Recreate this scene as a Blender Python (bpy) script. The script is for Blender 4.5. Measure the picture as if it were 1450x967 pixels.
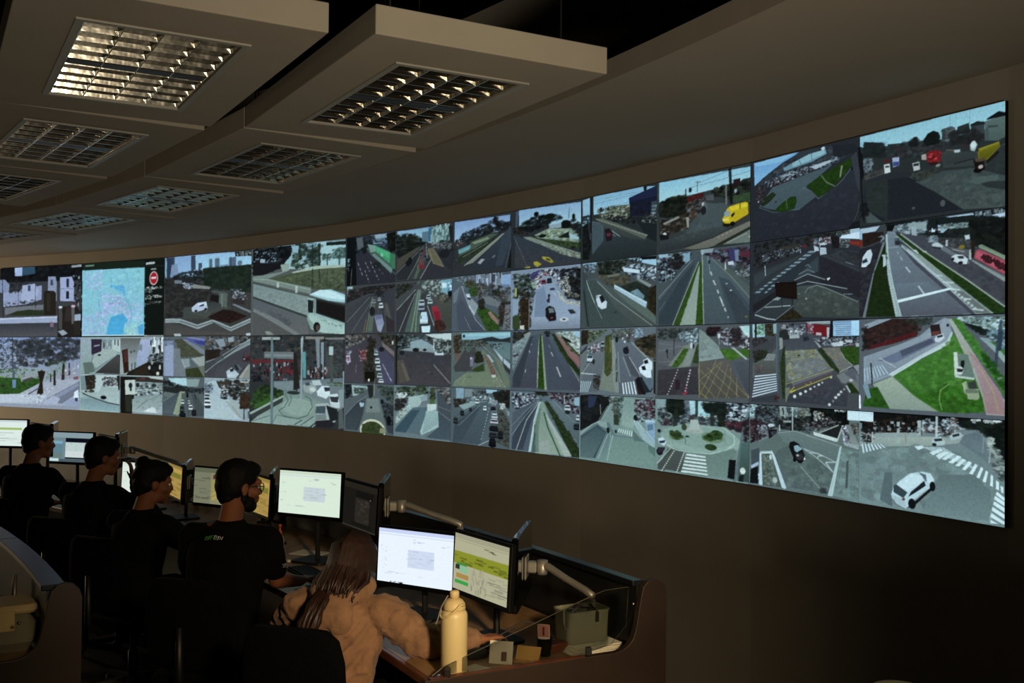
import bpy, bmesh, math, random
import numpy as np
from mathutils import Vector, Matrix

scene = bpy.context.scene
for _o in list(bpy.data.objects):
    bpy.data.objects.remove(_o, do_unlink=True)
COL = scene.collection

# ------------------------------------------------------------------ camera
HC = 1.9                                  # eye height
PITCH, ROLL = 0.016, 0.0094
cam_data = bpy.data.cameras.new('camera')
cam_data.sensor_width = 36.0
cam_data.lens = 36.0 * 1453.17 / 1450.0
cam_data.clip_start = 0.05
cam_data.clip_end = 100
cam = bpy.data.objects.new('camera', cam_data)
COL.objects.link(cam)
_R0, _U0, _F0 = Vector((1, 0, 0)), Vector((0, -math.sin(PITCH), math.cos(PITCH))), Vector((0, math.cos(PITCH), math.sin(PITCH)))
_r = _R0 * math.cos(ROLL) + _U0 * math.sin(ROLL)
_u = _U0 * math.cos(ROLL) - _R0 * math.sin(ROLL)
_m = Matrix((_r, _u, -_F0)).transposed().to_4x4()
_m.translation = Vector((0, 0, HC))
cam.matrix_world = _m
scene.camera = cam

# ------------------------------------------------------------------ world, lights, exposure
world = bpy.data.worlds.new('world')
scene.world = world
world.use_nodes = True
world.node_tree.nodes['Background'].inputs['Color'].default_value = (0.010, 0.010, 0.012, 1)
world.node_tree.nodes['Background'].inputs['Strength'].default_value = 0.15

def area_light(name, loc, target, sx, sy, power, col):
    ld = bpy.data.lights.new(name, 'AREA')
    ld.shape = 'RECTANGLE'
    ld.size, ld.size_y = sx, sy
    ld.energy = power
    ld.color = col
    ob = bpy.data.objects.new(name, ld)
    COL.objects.link(ob)
    ob.location = loc
    d = Vector(target) - Vector(loc)
    ob.rotation_euler = d.to_track_quat('-Z', 'Y').to_euler()
    return ob

# unseen wall lamp at the far left grazing the wall; behind the viewer, two added
# fill lights: one washing the ceiling, a narrow one on the near desk end
_p, _q = (-8.3, 10.6, 1.5), (-4.6, 11.0, 1.25)
area_light('wall_lamp', _p, _q, 0.3, 0.5, 55, (1.0, 0.78, 0.5))
up = area_light('ceiling_fill', (1.5, -1.6, 1.1), (0.2, 2.4, 3.0), 0.5, 0.35, 25, (1.0, 0.86, 0.64))
up.data.spread = math.radians(58)
spot = area_light('desk_fill', (1.35, -0.9, 2.75), (-0.15, 3.95, 0.85), 0.35, 0.35, 9, (1.0, 0.76, 0.46))
spot.data.spread = math.radians(36)

scene.view_settings.view_transform = 'Standard'
scene.view_settings.look = 'None'
scene.view_settings.exposure = 0.0
scene.view_settings.gamma = 1.0
scene.view_settings.use_curve_mapping = False

# ------------------------------------------------------------------ helpers
def tag(o, label=None, cat=None, group=None, kind=None):
    if label: o['label'] = label
    if cat: o['category'] = cat
    if group: o['group'] = group
    if kind: o['kind'] = kind
    return o

def empty(name, loc=(0, 0, 0), rz=0.0):
    o = bpy.data.objects.new(name, None)
    o.empty_display_size = 0.1
    COL.objects.link(o)
    o.location = loc
    o.rotation_euler = (0, 0, rz)
    return o

def thing(name, label, cat, loc=(0, 0, 0), rz=0.0, group=None):
    return tag(empty(name, loc, rz), label, cat, group)

def mesh_obj(name, verts, faces, mat, parent=None, smooth=False):
    me = bpy.data.meshes.new(name)
    me.from_pydata([tuple(v) for v in verts], [], faces)
    me.update()
    if smooth:
        me.polygons.foreach_set('use_smooth', [True] * len(me.polygons))
    if mat: me.materials.append(mat)
    o = bpy.data.objects.new(name, me)
    COL.objects.link(o)
    o.parent = parent
    return o

def share(name, src, parent, loc=(0, 0, 0), rot=(0, 0, 0)):
    o = bpy.data.objects.new(name, src.data)
    COL.objects.link(o)
    o.parent = parent
    o.location = loc
    o.rotation_euler = rot
    return o

def copy_tree(o, parent=None):
    c = o.copy()
    COL.objects.link(c)
    c.parent = parent
    for ch in list(o.children):
        copy_tree(ch, c)
    return c

class MB:
    """collects shapes and links them as one mesh object"""
    def __init__(s): s.v, s.f = [], []
    def add(s, vs, fs):
        n = len(s.v)
        s.v += [tuple(v) for v in vs]
        s.f += [tuple(i + n for i in f) for f in fs]
        return s
    def box(s, x0, y0, z0, x1, y1, z1, M=None):
        vs = [Vector(p) for p in ((x0,y0,z0),(x1,y0,z0),(x1,y1,z0),(x0,y1,z0),(x0,y0,z1),(x1,y0,z1),(x1,y1,z1),(x0,y1,z1))]
        if M is not None: vs = [M @ v for v in vs]
        return s.add(vs, [(0,3,2,1),(4,5,6,7),(0,1,5,4),(1,2,6,5),(2,3,7,6),(3,0,4,7)])
    def rbox(s, x0, y0, z0, x1, y1, z1, r=0.01, seg=3, M=None):
        """box with rounded vertical edges and softened top and bottom"""
        pts = []
        for cx, cy, a0 in ((x1-r,y1-r,0),(x0+r,y1-r,90),(x0+r,y0+r,180),(x1-r,y0+r,270)):
            for i in range(seg + 1):
                a = math.radians(a0 + 90*i/seg)
                pts.append((cx, cy, math.cos(a), math.sin(a)))
        n = len(pts); e = min(r, (z1-z0)*.3)
        rings = []
        for z, k in ((z0, r-e*.7), (z0+e, r), (z1-e, r), (z1, r-e*.7)):
            rings.append([Vector((p[0]+p[2]*k, p[1]+p[3]*k, z)) for p in pts])
        vs = [v for ring in rings for v in ring]
        if M is not None: vs = [M @ v for v in vs]
        fs = [tuple(reversed(range(n)))] + [tuple(3*n + i for i in range(n))]
        for k in range(3):
            for i in range(n):
                j = (i+1) % n
                fs.append((k*n+i, k*n+j, (k+1)*n+j, (k+1)*n+i))
        return s.add(vs, fs)
    def loft(s, rings, cap=True, closed=True):
        n = len(rings[0])
        vs = [v for r in rings for v in r]
        fs = []
        for k in range(len(rings)-1):
            for i in range(n if closed else n-1):
                j = (i+1) % n
                fs.append((k*n+i, k*n+j, (k+1)*n+j, (k+1)*n+i))
        if cap:
            fs.append(tuple(reversed(range(n))))
            fs.append(tuple((len(rings)-1)*n + i for i in range(n)))
        return s.add(vs, fs)
    def lathe(s, prof, n=20, c=(0,0,0), axis='z', M=None):
        rings = []
        for r, h in prof:
            ring = []
            for i in range(n):
                a = 2*math.pi*i/n
                v = Vector((r*math.cos(a), r*math.sin(a), h))
                if axis == 'x': v = Vector((v.z, v.x, v.y))
                if axis == 'y': v = Vector((v.y, v.z, v.x))
                v = v + Vector(c)
                ring.append(M @ v if M is not None else v)
            rings.append(ring)
        return s.loft(rings)
    def tube(s, pts, rad, n=8):
        pts = [Vector(p) for p in pts]
        rads = rad if isinstance(rad, (list, tuple)) else [rad]*len(pts)
        rings = []; prev = None
        for i, p in enumerate(pts):
            t = (pts[min(i+1, len(pts)-1)] - pts[max(i-1, 0)]).normalized()
            if prev is None:
                a = t.cross(Vector((0,0,1)))
                if a.length < .1: a = t.cross(Vector((1,0,0)))
            else:
                a = prev - t*prev.dot(t)
            a.normalize(); prev = a
            b = t.cross(a)
            rings.append([p + (a*math.cos(2*math.pi*k/n) + b*math.sin(2*math.pi*k/n))*rads[i] for k in range(n)])
        return s.loft(rings)
    def ball(s, c, rx, ry=None, rz=None, n=14, m=9):
        ry = ry or rx; rz = rz or rx
        c = Vector(c)
        rings = []
        for j in range(m+1):
            t = math.pi*j/m
            rr = max(math.sin(t), 1e-3)
            rings.append([c + Vector((rx*rr*math.cos(2*math.pi*i/n), ry*rr*math.sin(2*math.pi*i/n), -rz*math.cos(t))) for i in range(n)])
        return s.loft(rings)
    def capsule(s, a, b, ra, rb, n=12):
        """tapered limb segment with round ends (closed)"""
        a, b = Vector(a), Vector(b)
        t = (b-a).normalized()
        x = t.cross(Vector((0,0,1)))
        if x.length < .1: x = t.cross(Vector((1,0,0)))
        x.normalize(); y = t.cross(x)
        rings = []
        for k in (-1, -.85, -.5, 0):
            rr = ra*math.sqrt(max(0, 1-k*k)) + 1e-4
            rings.append([a + t*k*ra + (x*math.cos(2*math.pi*i/n)+y*math.sin(2*math.pi*i/n))*rr for i in range(n)])
        for k in (0, .5, .85, 1):
            rr = rb*math.sqrt(max(0, 1-k*k)) + 1e-4
            rings.append([b + t*k*rb + (x*math.cos(2*math.pi*i/n)+y*math.sin(2*math.pi*i/n))*rr for i in range(n)])
        return s.loft(rings)
    def build(s, name, mat, parent=None, smooth=False, bevel=0):
        o = mesh_obj(name, s.v, s.f, mat, parent, smooth)
        bm = bmesh.new(); bm.from_mesh(o.data)
        bmesh.ops.recalc_face_normals(bm, faces=bm.faces)
        bm.to_mesh(o.data); bm.free()
        if bevel:
            b = o.modifiers.new('bevel', 'BEVEL'); b.width = bevel; b.segments = 2; b.limit_method = 'ANGLE'
        return o

# ------------------------------------------------------------------ materials
def srgb(h):
    c = [int(h[i:i+2], 16)/255 for i in (0, 2, 4)]
    return tuple((x/12.92 if x <= .04045 else ((x+.055)/1.055)**2.4) for x in c)

def mat(name, col, rough=.6, metal=0.0, var=.12, scale=8.0, spec=.5, bump=0.0, bscale=60.0, coat=0.0, sheen=0.0):
    m = bpy.data.materials.new(name); m.use_nodes = True
    nt = m.node_tree; b = nt.nodes['Principled BSDF']
    if isinstance(col, str): col = srgb(col)
    b.inputs['Roughness'].default_value = rough
    b.inputs['Metallic'].default_value = metal
    b.inputs['Specular IOR Level'].default_value = spec
    b.inputs['Coat Weight'].default_value = coat
    b.inputs['Sheen Weight'].default_value = sheen
    tc = nt.nodes.new('ShaderNodeTexCoord')
    nz = nt.nodes.new('ShaderNodeTexNoise')
    nz.inputs['Scale'].default_value = scale
    nz.inputs['Detail'].default_value = 4
    nt.links.new(tc.outputs['Object'], nz.inputs['Vector'])
    rp = nt.nodes.new('ShaderNodeValToRGB')
    rp.color_ramp.elements[0].position = .3
    rp.color_ramp.elements[1].position = .7
    rp.color_ramp.elements[0].color = tuple(max(0, c*(1-var)) for c in col) + (1,)
    rp.color_ramp.elements[1].color = tuple(min(1, c*(1+var)) for c in col) + (1,)
    nt.links.new(nz.outputs['Fac'], rp.inputs['Fac'])
    nt.links.new(rp.outputs['Color'], b.inputs['Base Color'])
    if bump:
        n2 = nt.nodes.new('ShaderNodeTexNoise'); n2.inputs['Scale'].default_value = bscale; n2.inputs['Detail'].default_value = 3
        nt.links.new(tc.outputs['Object'], n2.inputs['Vector'])
        bp = nt.nodes.new('ShaderNodeBump'); bp.inputs['Strength'].default_value = bump; bp.inputs['Distance'].default_value = .004
        nt.links.new(n2.outputs['Fac'], bp.inputs['Height'])
        nt.links.new(bp.outputs['Normal'], b.inputs['Normal'])
    return m

def wood_mat(name, c0, c1, rough=.45):
    m = mat(name, c0, rough, var=.2)
    nt = m.node_tree; b = nt.nodes['Principled BSDF']
    wv = nt.nodes.new('ShaderNodeTexWave'); wv.inputs['Scale'].default_value = 3.0; wv.inputs['Distortion'].default_value = 6.0; wv.inputs['Detail'].default_value = 3
    tc = [n for n in nt.nodes if n.type == 'TEX_COORD'][0]
    nt.links.new(tc.outputs['Object'], wv.inputs['Vector'])
    rp = nt.nodes.new('ShaderNodeValToRGB')
    rp.color_ramp.elements[0].color = srgb(c0) + (1,); rp.color_ramp.elements[1].color = srgb(c1) + (1,)
    nt.links.new(wv.outputs['Fac'], rp.inputs['Fac'])
    nt.links.new(rp.outputs['Color'], b.inputs['Base Color'])
    return m

def picture_mat(name, strength=1.0):
    """a lit display: shows the picture stored on its pixels"""
    m = bpy.data.materials.new(name); m.use_nodes = True
    nt = m.node_tree; b = nt.nodes['Principled BSDF']
    b.inputs['Base Color'].default_value = (.004, .004, .005, 1)
    b.inputs['Roughness'].default_value = .4
    b.inputs['Specular IOR Level'].default_value = 0.0
    at = nt.nodes.new('ShaderNodeAttribute'); at.attribute_name = 'pixel'; at.attribute_type = 'GEOMETRY'
    nt.links.new(at.outputs['Color'], b.inputs['Emission Color'])
    b.inputs['Emission Strength'].default_value = strength
    m.cycles.emission_sampling = 'NONE'
    return m

M = {}
M['wall'] = mat('taupe_paint', '8c857a', .75, var=.05, scale=3, bump=.08, bscale=180)
M['soffit'] = mat('grey_plaster', '867d70', .85, var=.04, scale=2)
M['void'] = mat('black_ceiling', '020202', .95, spec=.0, var=.1)
M['floor'] = mat('dark_vinyl', '2a2622', .5, var=.15, scale=5)
M['baseboard'] = mat('dark_baseboard', '3c322a', .5, var=.1)
M['board'] = mat('painted_board', '8a8173', .8, var=.05, scale=4)
M['trim'] = mat('fixture_trim', '8f8a80', .45, metal=.2, var=.05)
M['mirror'] = mat('aluminium_louvre', 'b8b2a4', .14, metal=1.0, var=.06, scale=20, bump=.8, bscale=9)
M['tray'] = mat('reflector_metal', '2c2a26', .4, metal=.7, var=.2, scale=10)
M['tube'] = mat('lamp_glass', 'd8d4c6', .3, var=.05)
M['bezel'] = mat('black_bezel', '050506', .6, var=.2, spec=.15)
M['gloss'] = mat('gloss_black_plastic', '060708', .08, var=.2, spec=.8, coat=1.0)
M['plastic'] = mat('black_plastic', '0c0c0d', .5, var=.2)
M['metal'] = mat('grey_arm_metal', '9a968c', .4, metal=.55, var=.1, scale=20)
M['rail'] = mat('dark_rail', '2c3036', .3, metal=.6, var=.15)
M['screenpanel'] = mat('dark_screen_panel', '1a1c1e', .4, var=.15)
M['boardwood'] = mat('brown_laminate', '33261f', .5, var=.12, scale=6, bump=.05)
M['desk'] = wood_mat('beech_worktop', '8a6a48', '9a7852', .45)
M['deskedge'] = wood_mat('red_brown_edge', '5c2f1c', '6c3a22', .4)
M['rubber'] = mat('black_rubber', '070707', .8, var=.2)
M['chairfab'] = mat('black_chair_fabric', '08080a', .95, spec=.08, var=.25, scale=60, bump=.2, bscale=400)
M['bottle'] = mat('cream_enamel', 'e2cc94', .42, var=.04, scale=6)
M['creamcap'] = mat('cream_plastic', 'dcc48c', .5, var=.05)
M['paper'] = mat('white_paper', 'd8d2c0', .8, var=.04)
M['kraft'] = mat('kraft_card', 'c49a58', .8, var=.08)
M['greybox'] = mat('grey_green_plastic', '84826c', .55, var=.06)
M['ink'] = mat('brown_print', '5a3a2c', .8, var=.1)
M['pink'] = mat('pale_red_label', 'b87870', .7, var=.1)
M['cable'] = mat('grey_cable', '9a948a', .5, var=.1)
M['cabled'] = mat('dark_cable', '2a2622', .5, var=.1)
M['bottleb'] = mat('pale_bottle', 'a89a88', .4, var=.08)
M['orange'] = mat('orange_cap', 'b4542a', .45, var=.08)
M['skin'] = mat('skin', '9a6444', .55, var=.08, scale=14)
M['skin2'] = mat('skin_tan', '6c4028', .6, spec=.25, var=.08, scale=14)
M['hoodie'] = mat('tan_fleece', '8c6a50', .95, var=.2, scale=14, bump=.6, bscale=90, sheen=.1, spec=.15)
M['black'] = mat('black_cloth', '08080a', .95, var=.25, scale=14, spec=.08, bump=.25, bscale=80)
M['dark'] = mat('charcoal_cloth', '0b0c0e', .95, var=.25, scale=14, spec=.08, bump=.25, bscale=80)
M['jeans'] = mat('dark_denim', '0c0e12', .95, spec=.08, var=.2, scale=60)
M['hairbrown'] = mat('brown_hair', '2a160c', .5, var=.35, scale=40)
M['hairblack'] = mat('black_hair', '070606', .7, spec=.15, var=.3, scale=40)
M['eye'] = mat('eye_white', 'c8c0b4', .3, var=.02)
M['shoe'] = mat('black_shoe', '08080a', .5, var=.2)
M['green'] = mat('green_print', '4c9a4c', .8, var=.1)
M['whiteprint'] = mat('white_print', 'a8a8a0', .8, var=.1)
M['screw'] = mat('steel_screw', 'd0ccc0', .2, metal=1.0, var=.05)
M['frame'] = mat('door_frame', '6a5a48', .6, var=.1)
M['picture'] = picture_mat('display_picture', 1.0)

def glass_mat():
    m = bpy.data.materials.new('clear_acrylic'); m.use_nodes = True
    nt = m.node_tree; b = nt.nodes['Principled BSDF']
    b.inputs['Base Color'].default_value = (.9, .93, .92, 1)
    b.inputs['Roughness'].default_value = .02
    b.inputs['Transmission Weight'].default_value = 1.0
    b.inputs['IOR'].default_value = 1.2
    return m
M['glass'] = glass_mat()
M['acrylic_edge_glint'] = mat('acrylic_edge_glint', '4c4638', .4, var=.05)  # fixed tone standing for light caught by the pane edge

# ------------------------------------------------------------------ plan of the room: everything follows the curve of the video wall
U = 1.6                                   # height of the two display rows
PW = U*8/9*1.0059                         # width of one display
FOLD, A0 = 0.0819, 1.0899
ZC = HC + 0.1834                          # middle of the video wall
NB, NA = 9, 14                            # wall facets right and left of the first display edge
TV, NV, VX = {}, {}, {0: np.array([1.8581, 3.8406])}
for i in range(-NB, NA):
    a = A0 - FOLD*i
    TV[i] = np.array([-math.cos(a), math.sin(a)])
    NV[i] = np.array([-math.sin(a), -math.cos(a)])
for i in range(0, NA): VX[i+1] = VX[i] + PW*TV[i]
for i in range(-1, -NB-1, -1): VX[i] = VX[i+1] - PW*TV[i]
RV = PW/2/math.sin(FOLD/2)
CEN = (VX[0]+VX[1])/2 + NV[0]*math.sqrt(RV**2-(PW/2)**2)
TH0 = math.atan2(VX[0][1]-CEN[1], VX[0][0]-CEN[0])

def arc(s, d, z=0.0):
    th = TH0 + s/RV
    return Vector((CEN[0]+math.cos(th)*(RV-d), CEN[1]+math.sin(th)*(RV-d), z))
def facing(s):
    """rotation about z whose local +y looks at the wall and local +x runs to the right of someone looking at it"""
    th = TH0 + s/RV
    return th - math.pi/2

ZSOF = HC + 1.11

# ------------------------------------------------------------------ structure
def strip_wall():
    mb = MB()
    ids = sorted(VX)
    for i in ids[:-1]:
        a, b = VX[i], VX[i+1]
        o = -NV[i]*0.12
        mb.add([(a[0],a[1],0),(b[0],b[1],0),(b[0],b[1],4.35),(a[0],a[1],4.35),
                (a[0]+o[0],a[1]+o[1],0),(b[0]+o[0],b[1]+o[1],0),(b[0]+o[0],b[1]+o[1],4.35),(a[0]+o[0],a[1]+o[1],4.35)],
               [(0,1,2,3),(5,4,7,6),(3,2,6,7),(1,0,4,5)])
    return mb
w = strip_wall().build('wall_back', M['wall']); tag(w, 'curved taupe wall carrying the video screens', kind='structure')
mb = MB()
for i in sorted(VX)[:-1]:
    a, b, n = VX[i], VX[i+1], NV[i]
    p = [a, b, b+n*.015, a+n*.015]
    mb.add([(q[0],q[1],z) for z in (0, .1) for q in p], [(0,1,2,3),(4,7,6,5),(2,3,7,6),(0,3,7,4),(1,2,6,5)])
tag(mb.build('baseboard_back', M['baseboard']), kind='structure')

def arc_slab(s0, s1, d0, d1, z0, z1, step=.3):
    n = max(2, int((s1-s0)/step))
    rings = []
    for k in range(n+1):
        s = s0 + (s1-s0)*k/n
        rings.append([arc(s,d0,z0), arc(s,d1,z0), arc(s,d1,z1), arc(s,d0,z1)])
    return MB().loft(rings)
tag(arc_slab(-11.5, 16, -.05, 1.22, ZSOF, ZSOF+.085).build('ceiling_soffit', M['soffit']), 'curved plaster soffit above the screens', kind='structure')
tag(MB().box(-14,-3.6,-.12,6,20,0).build('floor', M['floor']), kind='structure')
tag(MB().box(-14,-3.6,4.35,6,20,4.45).build('ceiling', M['void']), kind='structure')
# rear and left walls with an open doorway each
tag(MB().box(-14,-3.62,0,.3,-3.5,4.35).box(1.5,-3.62,0,6,-3.5,4.35).box(.3,-3.62,2.45,1.5,-3.5,4.35).build('wall_rear', M['wall']), kind='structure')
tag(MB().box(-9.72,-3.5,0,-9.6,6.95,4.35).box(-9.72,8.25,0,-9.6,20,4.35).box(-9.72,6.95,2.45,-9.6,8.25,4.35).build('wall_left', M['wall']), kind='structure')
tag(MB().box(.24,-3.5,0,.3,-3.46,2.51).box(1.5,-3.5,0,1.56,-3.46,2.51).box(.3,-3.5,2.45,1.5,-3.46,2.51).build('door_1', M['frame']), 'open doorway frame behind the camera', kind='structure')
tag(MB().box(-9.6,6.89,0,-9.56,6.95,2.51).box(-9.6,8.25,0,-9.56,8.31,2.51).box(-9.6,6.95,2.45,-9.56,8.25,2.51).build('door_2', M['frame']), 'open doorway frame in the left wall', kind='structure')

# ------------------------------------------------------------------ picture painter (flat screen pictures, one colour per pixel)
def hx(h): return np.array([int(h[i:i+2], 16) for i in (0, 2, 4)], np.float32)/255

class Canvas:
    def __init__(s, q, nx, ny, kx, seed):
        s.q = q; s.W, s.H = nx*2, ny*2
        s.sx = s.W/((q[2]-q[0])*1000.0); s.sy = s.H/((q[3]-q[1])*1000.0)
        s.k = kx*2                                   # picture units per drawn unit
        s.a = np.zeros((s.H, s.W, 3), np.float32)
        s.rs = random.Random(seed)
    def X(s, pts):
        p = np.array(pts, np.float32).reshape(-1, 2)
        p[:, 0] = (p[:, 0]-s.q[0]*1000)*s.sx; p[:, 1] = (p[:, 1]-s.q[1]*1000)*s.sy
        return p
    def clip(s, x0, y0, x1, y1):
        x0, y0, x1, y1 = int(max(0, math.floor(x0))), int(max(0, math.floor(y0))), int(min(s.W, math.ceil(x1)+1)), int(min(s.H, math.ceil(y1)+1))
        return (x0, y0, x1, y1) if x1 > x0 and y1 > y0 else None
    def mask(s, p):
        b = s.clip(p[:,0].min(), p[:,1].min(), p[:,0].max(), p[:,1].max())
        if not b: return None
        x0, y0, x1, y1 = b
        gx, gy = np.meshgrid(np.arange(x0, x1)+.5, np.arange(y0, y1)+.5)
        m = np.zeros(gx.shape, bool)
        q = np.roll(p, -1, 0)
        for (ax, ay), (bx, by) in zip(p, q):
            if ay == by: continue
            m ^= ((gy < ay) != (gy < by)) & (gx < (bx-ax)*(gy-ay)/(by-ay)+ax)
        return b, m, gy
    def poly(s, c, p):
        r = s.mask(p)
        if r:
            (x0,y0,x1,y1), m, _ = r
            s.a[y0:y1, x0:x1][m] = c
    def ell(s, c, cx, cy, rx, ry, al=1.0):
        b = s.clip(cx-rx, cy-ry, cx+rx, cy+ry)
        if not b: return
        x0,y0,x1,y1 = b
        gx = (np.arange(x0, x1)+.5-cx)/max(rx, .3); gy = (np.arange(y0, y1)+.5-cy)/max(ry, .3)
        m = gx[None,:]**2 + gy[:,None]**2 < 1
        v = s.a[y0:y1, x0:x1]
        v[m] = v[m]*(1-al)+c*al
    def seg(s, c, a, b_, w):
        w = max(w, 1.0)/2
        b = s.clip(min(a[0],b_[0])-w, min(a[1],b_[1])-w, max(a[0],b_[0])+w, max(a[1],b_[1])+w)
        if not b: return
        x0,y0,x1,y1 = b
        gx, gy = np.meshgrid(np.arange(x0, x1)+.5, np.arange(y0, y1)+.5)
        dx, dy = b_[0]-a[0], b_[1]-a[1]
        L = dx*dx+dy*dy+1e-6
        t = np.clip(((gx-a[0])*dx+(gy-a[1])*dy)/L, 0, 1)
        m = (gx-a[0]-t*dx)**2+(gy-a[1]-t*dy)**2 < w*w
        v = s.a[y0:y1, x0:x1]
        v[m] = v[m]*.15+c*.85
    def inside(s, p, n):
        out = []; x0,y0 = p.min(0); x1,y1 = p.max(0)
        q = np.roll(p, -1, 0); tries = 0
        while len(out) < n and tries < n*12:
            tries += 1
            x, y = s.rs.uniform(x0,x1), s.rs.uniform(y0,y1); c = False
            for (ax,ay),(bx,by) in zip(p, q):
                if (ay > y) != (by > y) and x < (bx-ax)*(y-ay)/(by-ay)+ax: c = not c
            if c: out.append((x, y))
        return out
    def jit(s, h, amt=.12):
        return np.clip(hx(h)*(1+s.rs.uniform(-amt, amt)), 0, 1)
    def run(s, code):
        k = s.k
        t = code.split(';')[0].split()
        s.a[:] = hx(t[1])
        for op in code.split(';'):
            t = op.split()
            if not t: continue
            o = t[0]
            if o == 'p': s.poly(hx(t[1]), s.X(t[2:]))
            elif o == 'g':
                p = s.X(t[3:]); r = s.mask(p)
                if r:
                    (x0,y0,x1,y1), m, gy = r
                    f = np.clip((gy-p[:,1].min())/max(1e-3, np.ptp(p[:,1])), 0, 1)[..., None]
                    s.a[y0:y1, x0:x1][m] = (hx(t[1])*(1-f)+hx(t[2])*f)[m]
            elif o == 'l' or o == 'd':
                w = float(t[2])/10*k
                p = s.X(t[3:] if o == 'l' else t[5:])
                if o == 'l':
                    for a, b in zip(p[:-1], p[1:]): s.seg(hx(t[1]), a, b, w)
                else:
                    on, off = float(t[3])/10*k, float(t[4])/10*k
                    cut = min(.45*w, .4*on)
                    pos = 0.0
                    for a, b in zip(p[:-1], p[1:]):
                        L = float(np.hypot(*(b-a))); u = 0.0
                        while u < L:
                            ph = pos % (on+off)
                            if ph < on:
                                e = min(L, u+on-ph)
                                s.seg(hx(t[1]), a+(b-a)*(min(u+cut, e)/L), a+(b-a)*(max(e-cut, u)/L), w)
                                pos += e-u+1e-4; u = e+1e-4
                            else:
                                e = min(L, u+on+off-ph); pos += e-u+1e-4; u = e+1e-4
            elif o == 'e':
                p = s.X(t[2:4])[0]; s.ell(hx(t[1]), p[0], p[1], float(t[4])/10*k, float(t[5])/10*k)
            elif o == 't':
                cs = t[1].split(','); r0, r1 = float(t[3])/10*k*.42, float(t[4])/10*k*.62
                lum = [float(hx(c).mean()) for c in cs]
                rg = max(lum)-min(lum)
                al = .38 if rg < .05 else .52 if rg < .12 else .7
                for x, y in s.inside(s.X(t[5:]), int(int(t[2])*3)):
                    r = s.rs.uniform(r0, r1); s.ell(s.jit(s.rs.choice(cs)), x, y, r, r*s.rs.uniform(.45, .95), al)
            elif o == 'k':
                cs = t[1].split(','); w0,w1,h0,h1 = [float(v)/10*k for v in t[3:7]]
                for x, y in s.inside(s.X(t[7:]), int(t[2])):
                    w, h = s.rs.uniform(w0,w1)/2, s.rs.uniform(h0,h1)/2
                    s.poly(s.jit(s.rs.choice(cs)), np.array([(x-w,y-h),(x+w,y-h),(x+w,y+h),(x-w,y+h)]))
            elif o in ('z', 'z2'):
                p = s.X(t[4:12]); n = int(t[3])
                s.poly(hx(t[2]), p)
                A, B, C_, D = p if o == 'z' else (p[0], p[3], p[2], p[1])
                for i in range(n):
                    f0, f1 = (i+.08)/n, (i+.6)/n
                    s.poly(hx(t[1]), np.array([A+(B-A)*f0, A+(B-A)*f1, D+(C_-D)*f1, D+(C_-D)*f0]))
            elif o == 'v':
                c = hx(t[1]); p = s.X(t[2:4])[0]; w, h = float(t[4])/10*k/2, float(t[5])/10*k/2
                s.ell(c*.25, p[0], p[1]+h*.75, w*1.1, h*.4)
                s.poly(c*.8, np.array([(p[0]-w,p[1]-h*.2),(p[0]-w*.7,p[1]-h),(p[0]+w*.7,p[1]-h),(p[0]+w,p[1]-h*.2),(p[0]+w,p[1]+h*.8),(p[0]-w,p[1]+h*.8)]))
                s.poly(c, np.array([(p[0]-w*.7,p[1]-h),(p[0]+w*.7,p[1]-h),(p[0]+w*.75,p[1]-h*.55),(p[0]-w*.75,p[1]-h*.55)]))
                s.poly(hx(t[7]), np.array([(p[0]-w*.7,p[1]-h*.5),(p[0]+w*.7,p[1]-h*.5),(p[0]+w*.8,p[1]-h*.05),(p[0]-w*.8,p[1]-h*.05)]))
                s.poly(c, np.array([(p[0]-w,p[1]+h*.1),(p[0]+w,p[1]+h*.1),(p[0]+w,p[1]+h*.6),(p[0]-w,p[1]+h*.6)]))
    def result(s, seed, noise=.03, sat=.82, gam=1.1):
        a = s.a.reshape(s.H//2, 2, s.W//2, 2, 3).mean((1, 3))
        pad = np.pad(a, ((1,1),(1,1),(0,0)), 'edge')
        bl = (pad[:-2,1:-1]+pad[2:,1:-1]+pad[1:-1,:-2]+pad[1:-1,2:])/4
        a = (a*.72+bl*.28)*np.array([.95, 1.01, 1.03], np.float32)
        lum = a @ np.array([.3, .59, .11], np.float32)
        a = np.clip(lum[..., None]+(a-lum[..., None])*sat, 0, 1)**gam
        rng = np.random.RandomState(seed)
        H, W = a.shape[:2]
        n1 = rng.randn(H, W, 1)
        n3 = np.kron(rng.randn(H//3+1, W//3+1), np.ones((3, 3)))[:H, :W, None]
        a = np.clip(a*(1+noise*.35*n1+noise*.6*n3)+.1*noise*n1, 0, 1)
        return np.where(a <= .04045, a/12.92, ((a+.055)/1.055)**2.4)

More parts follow.
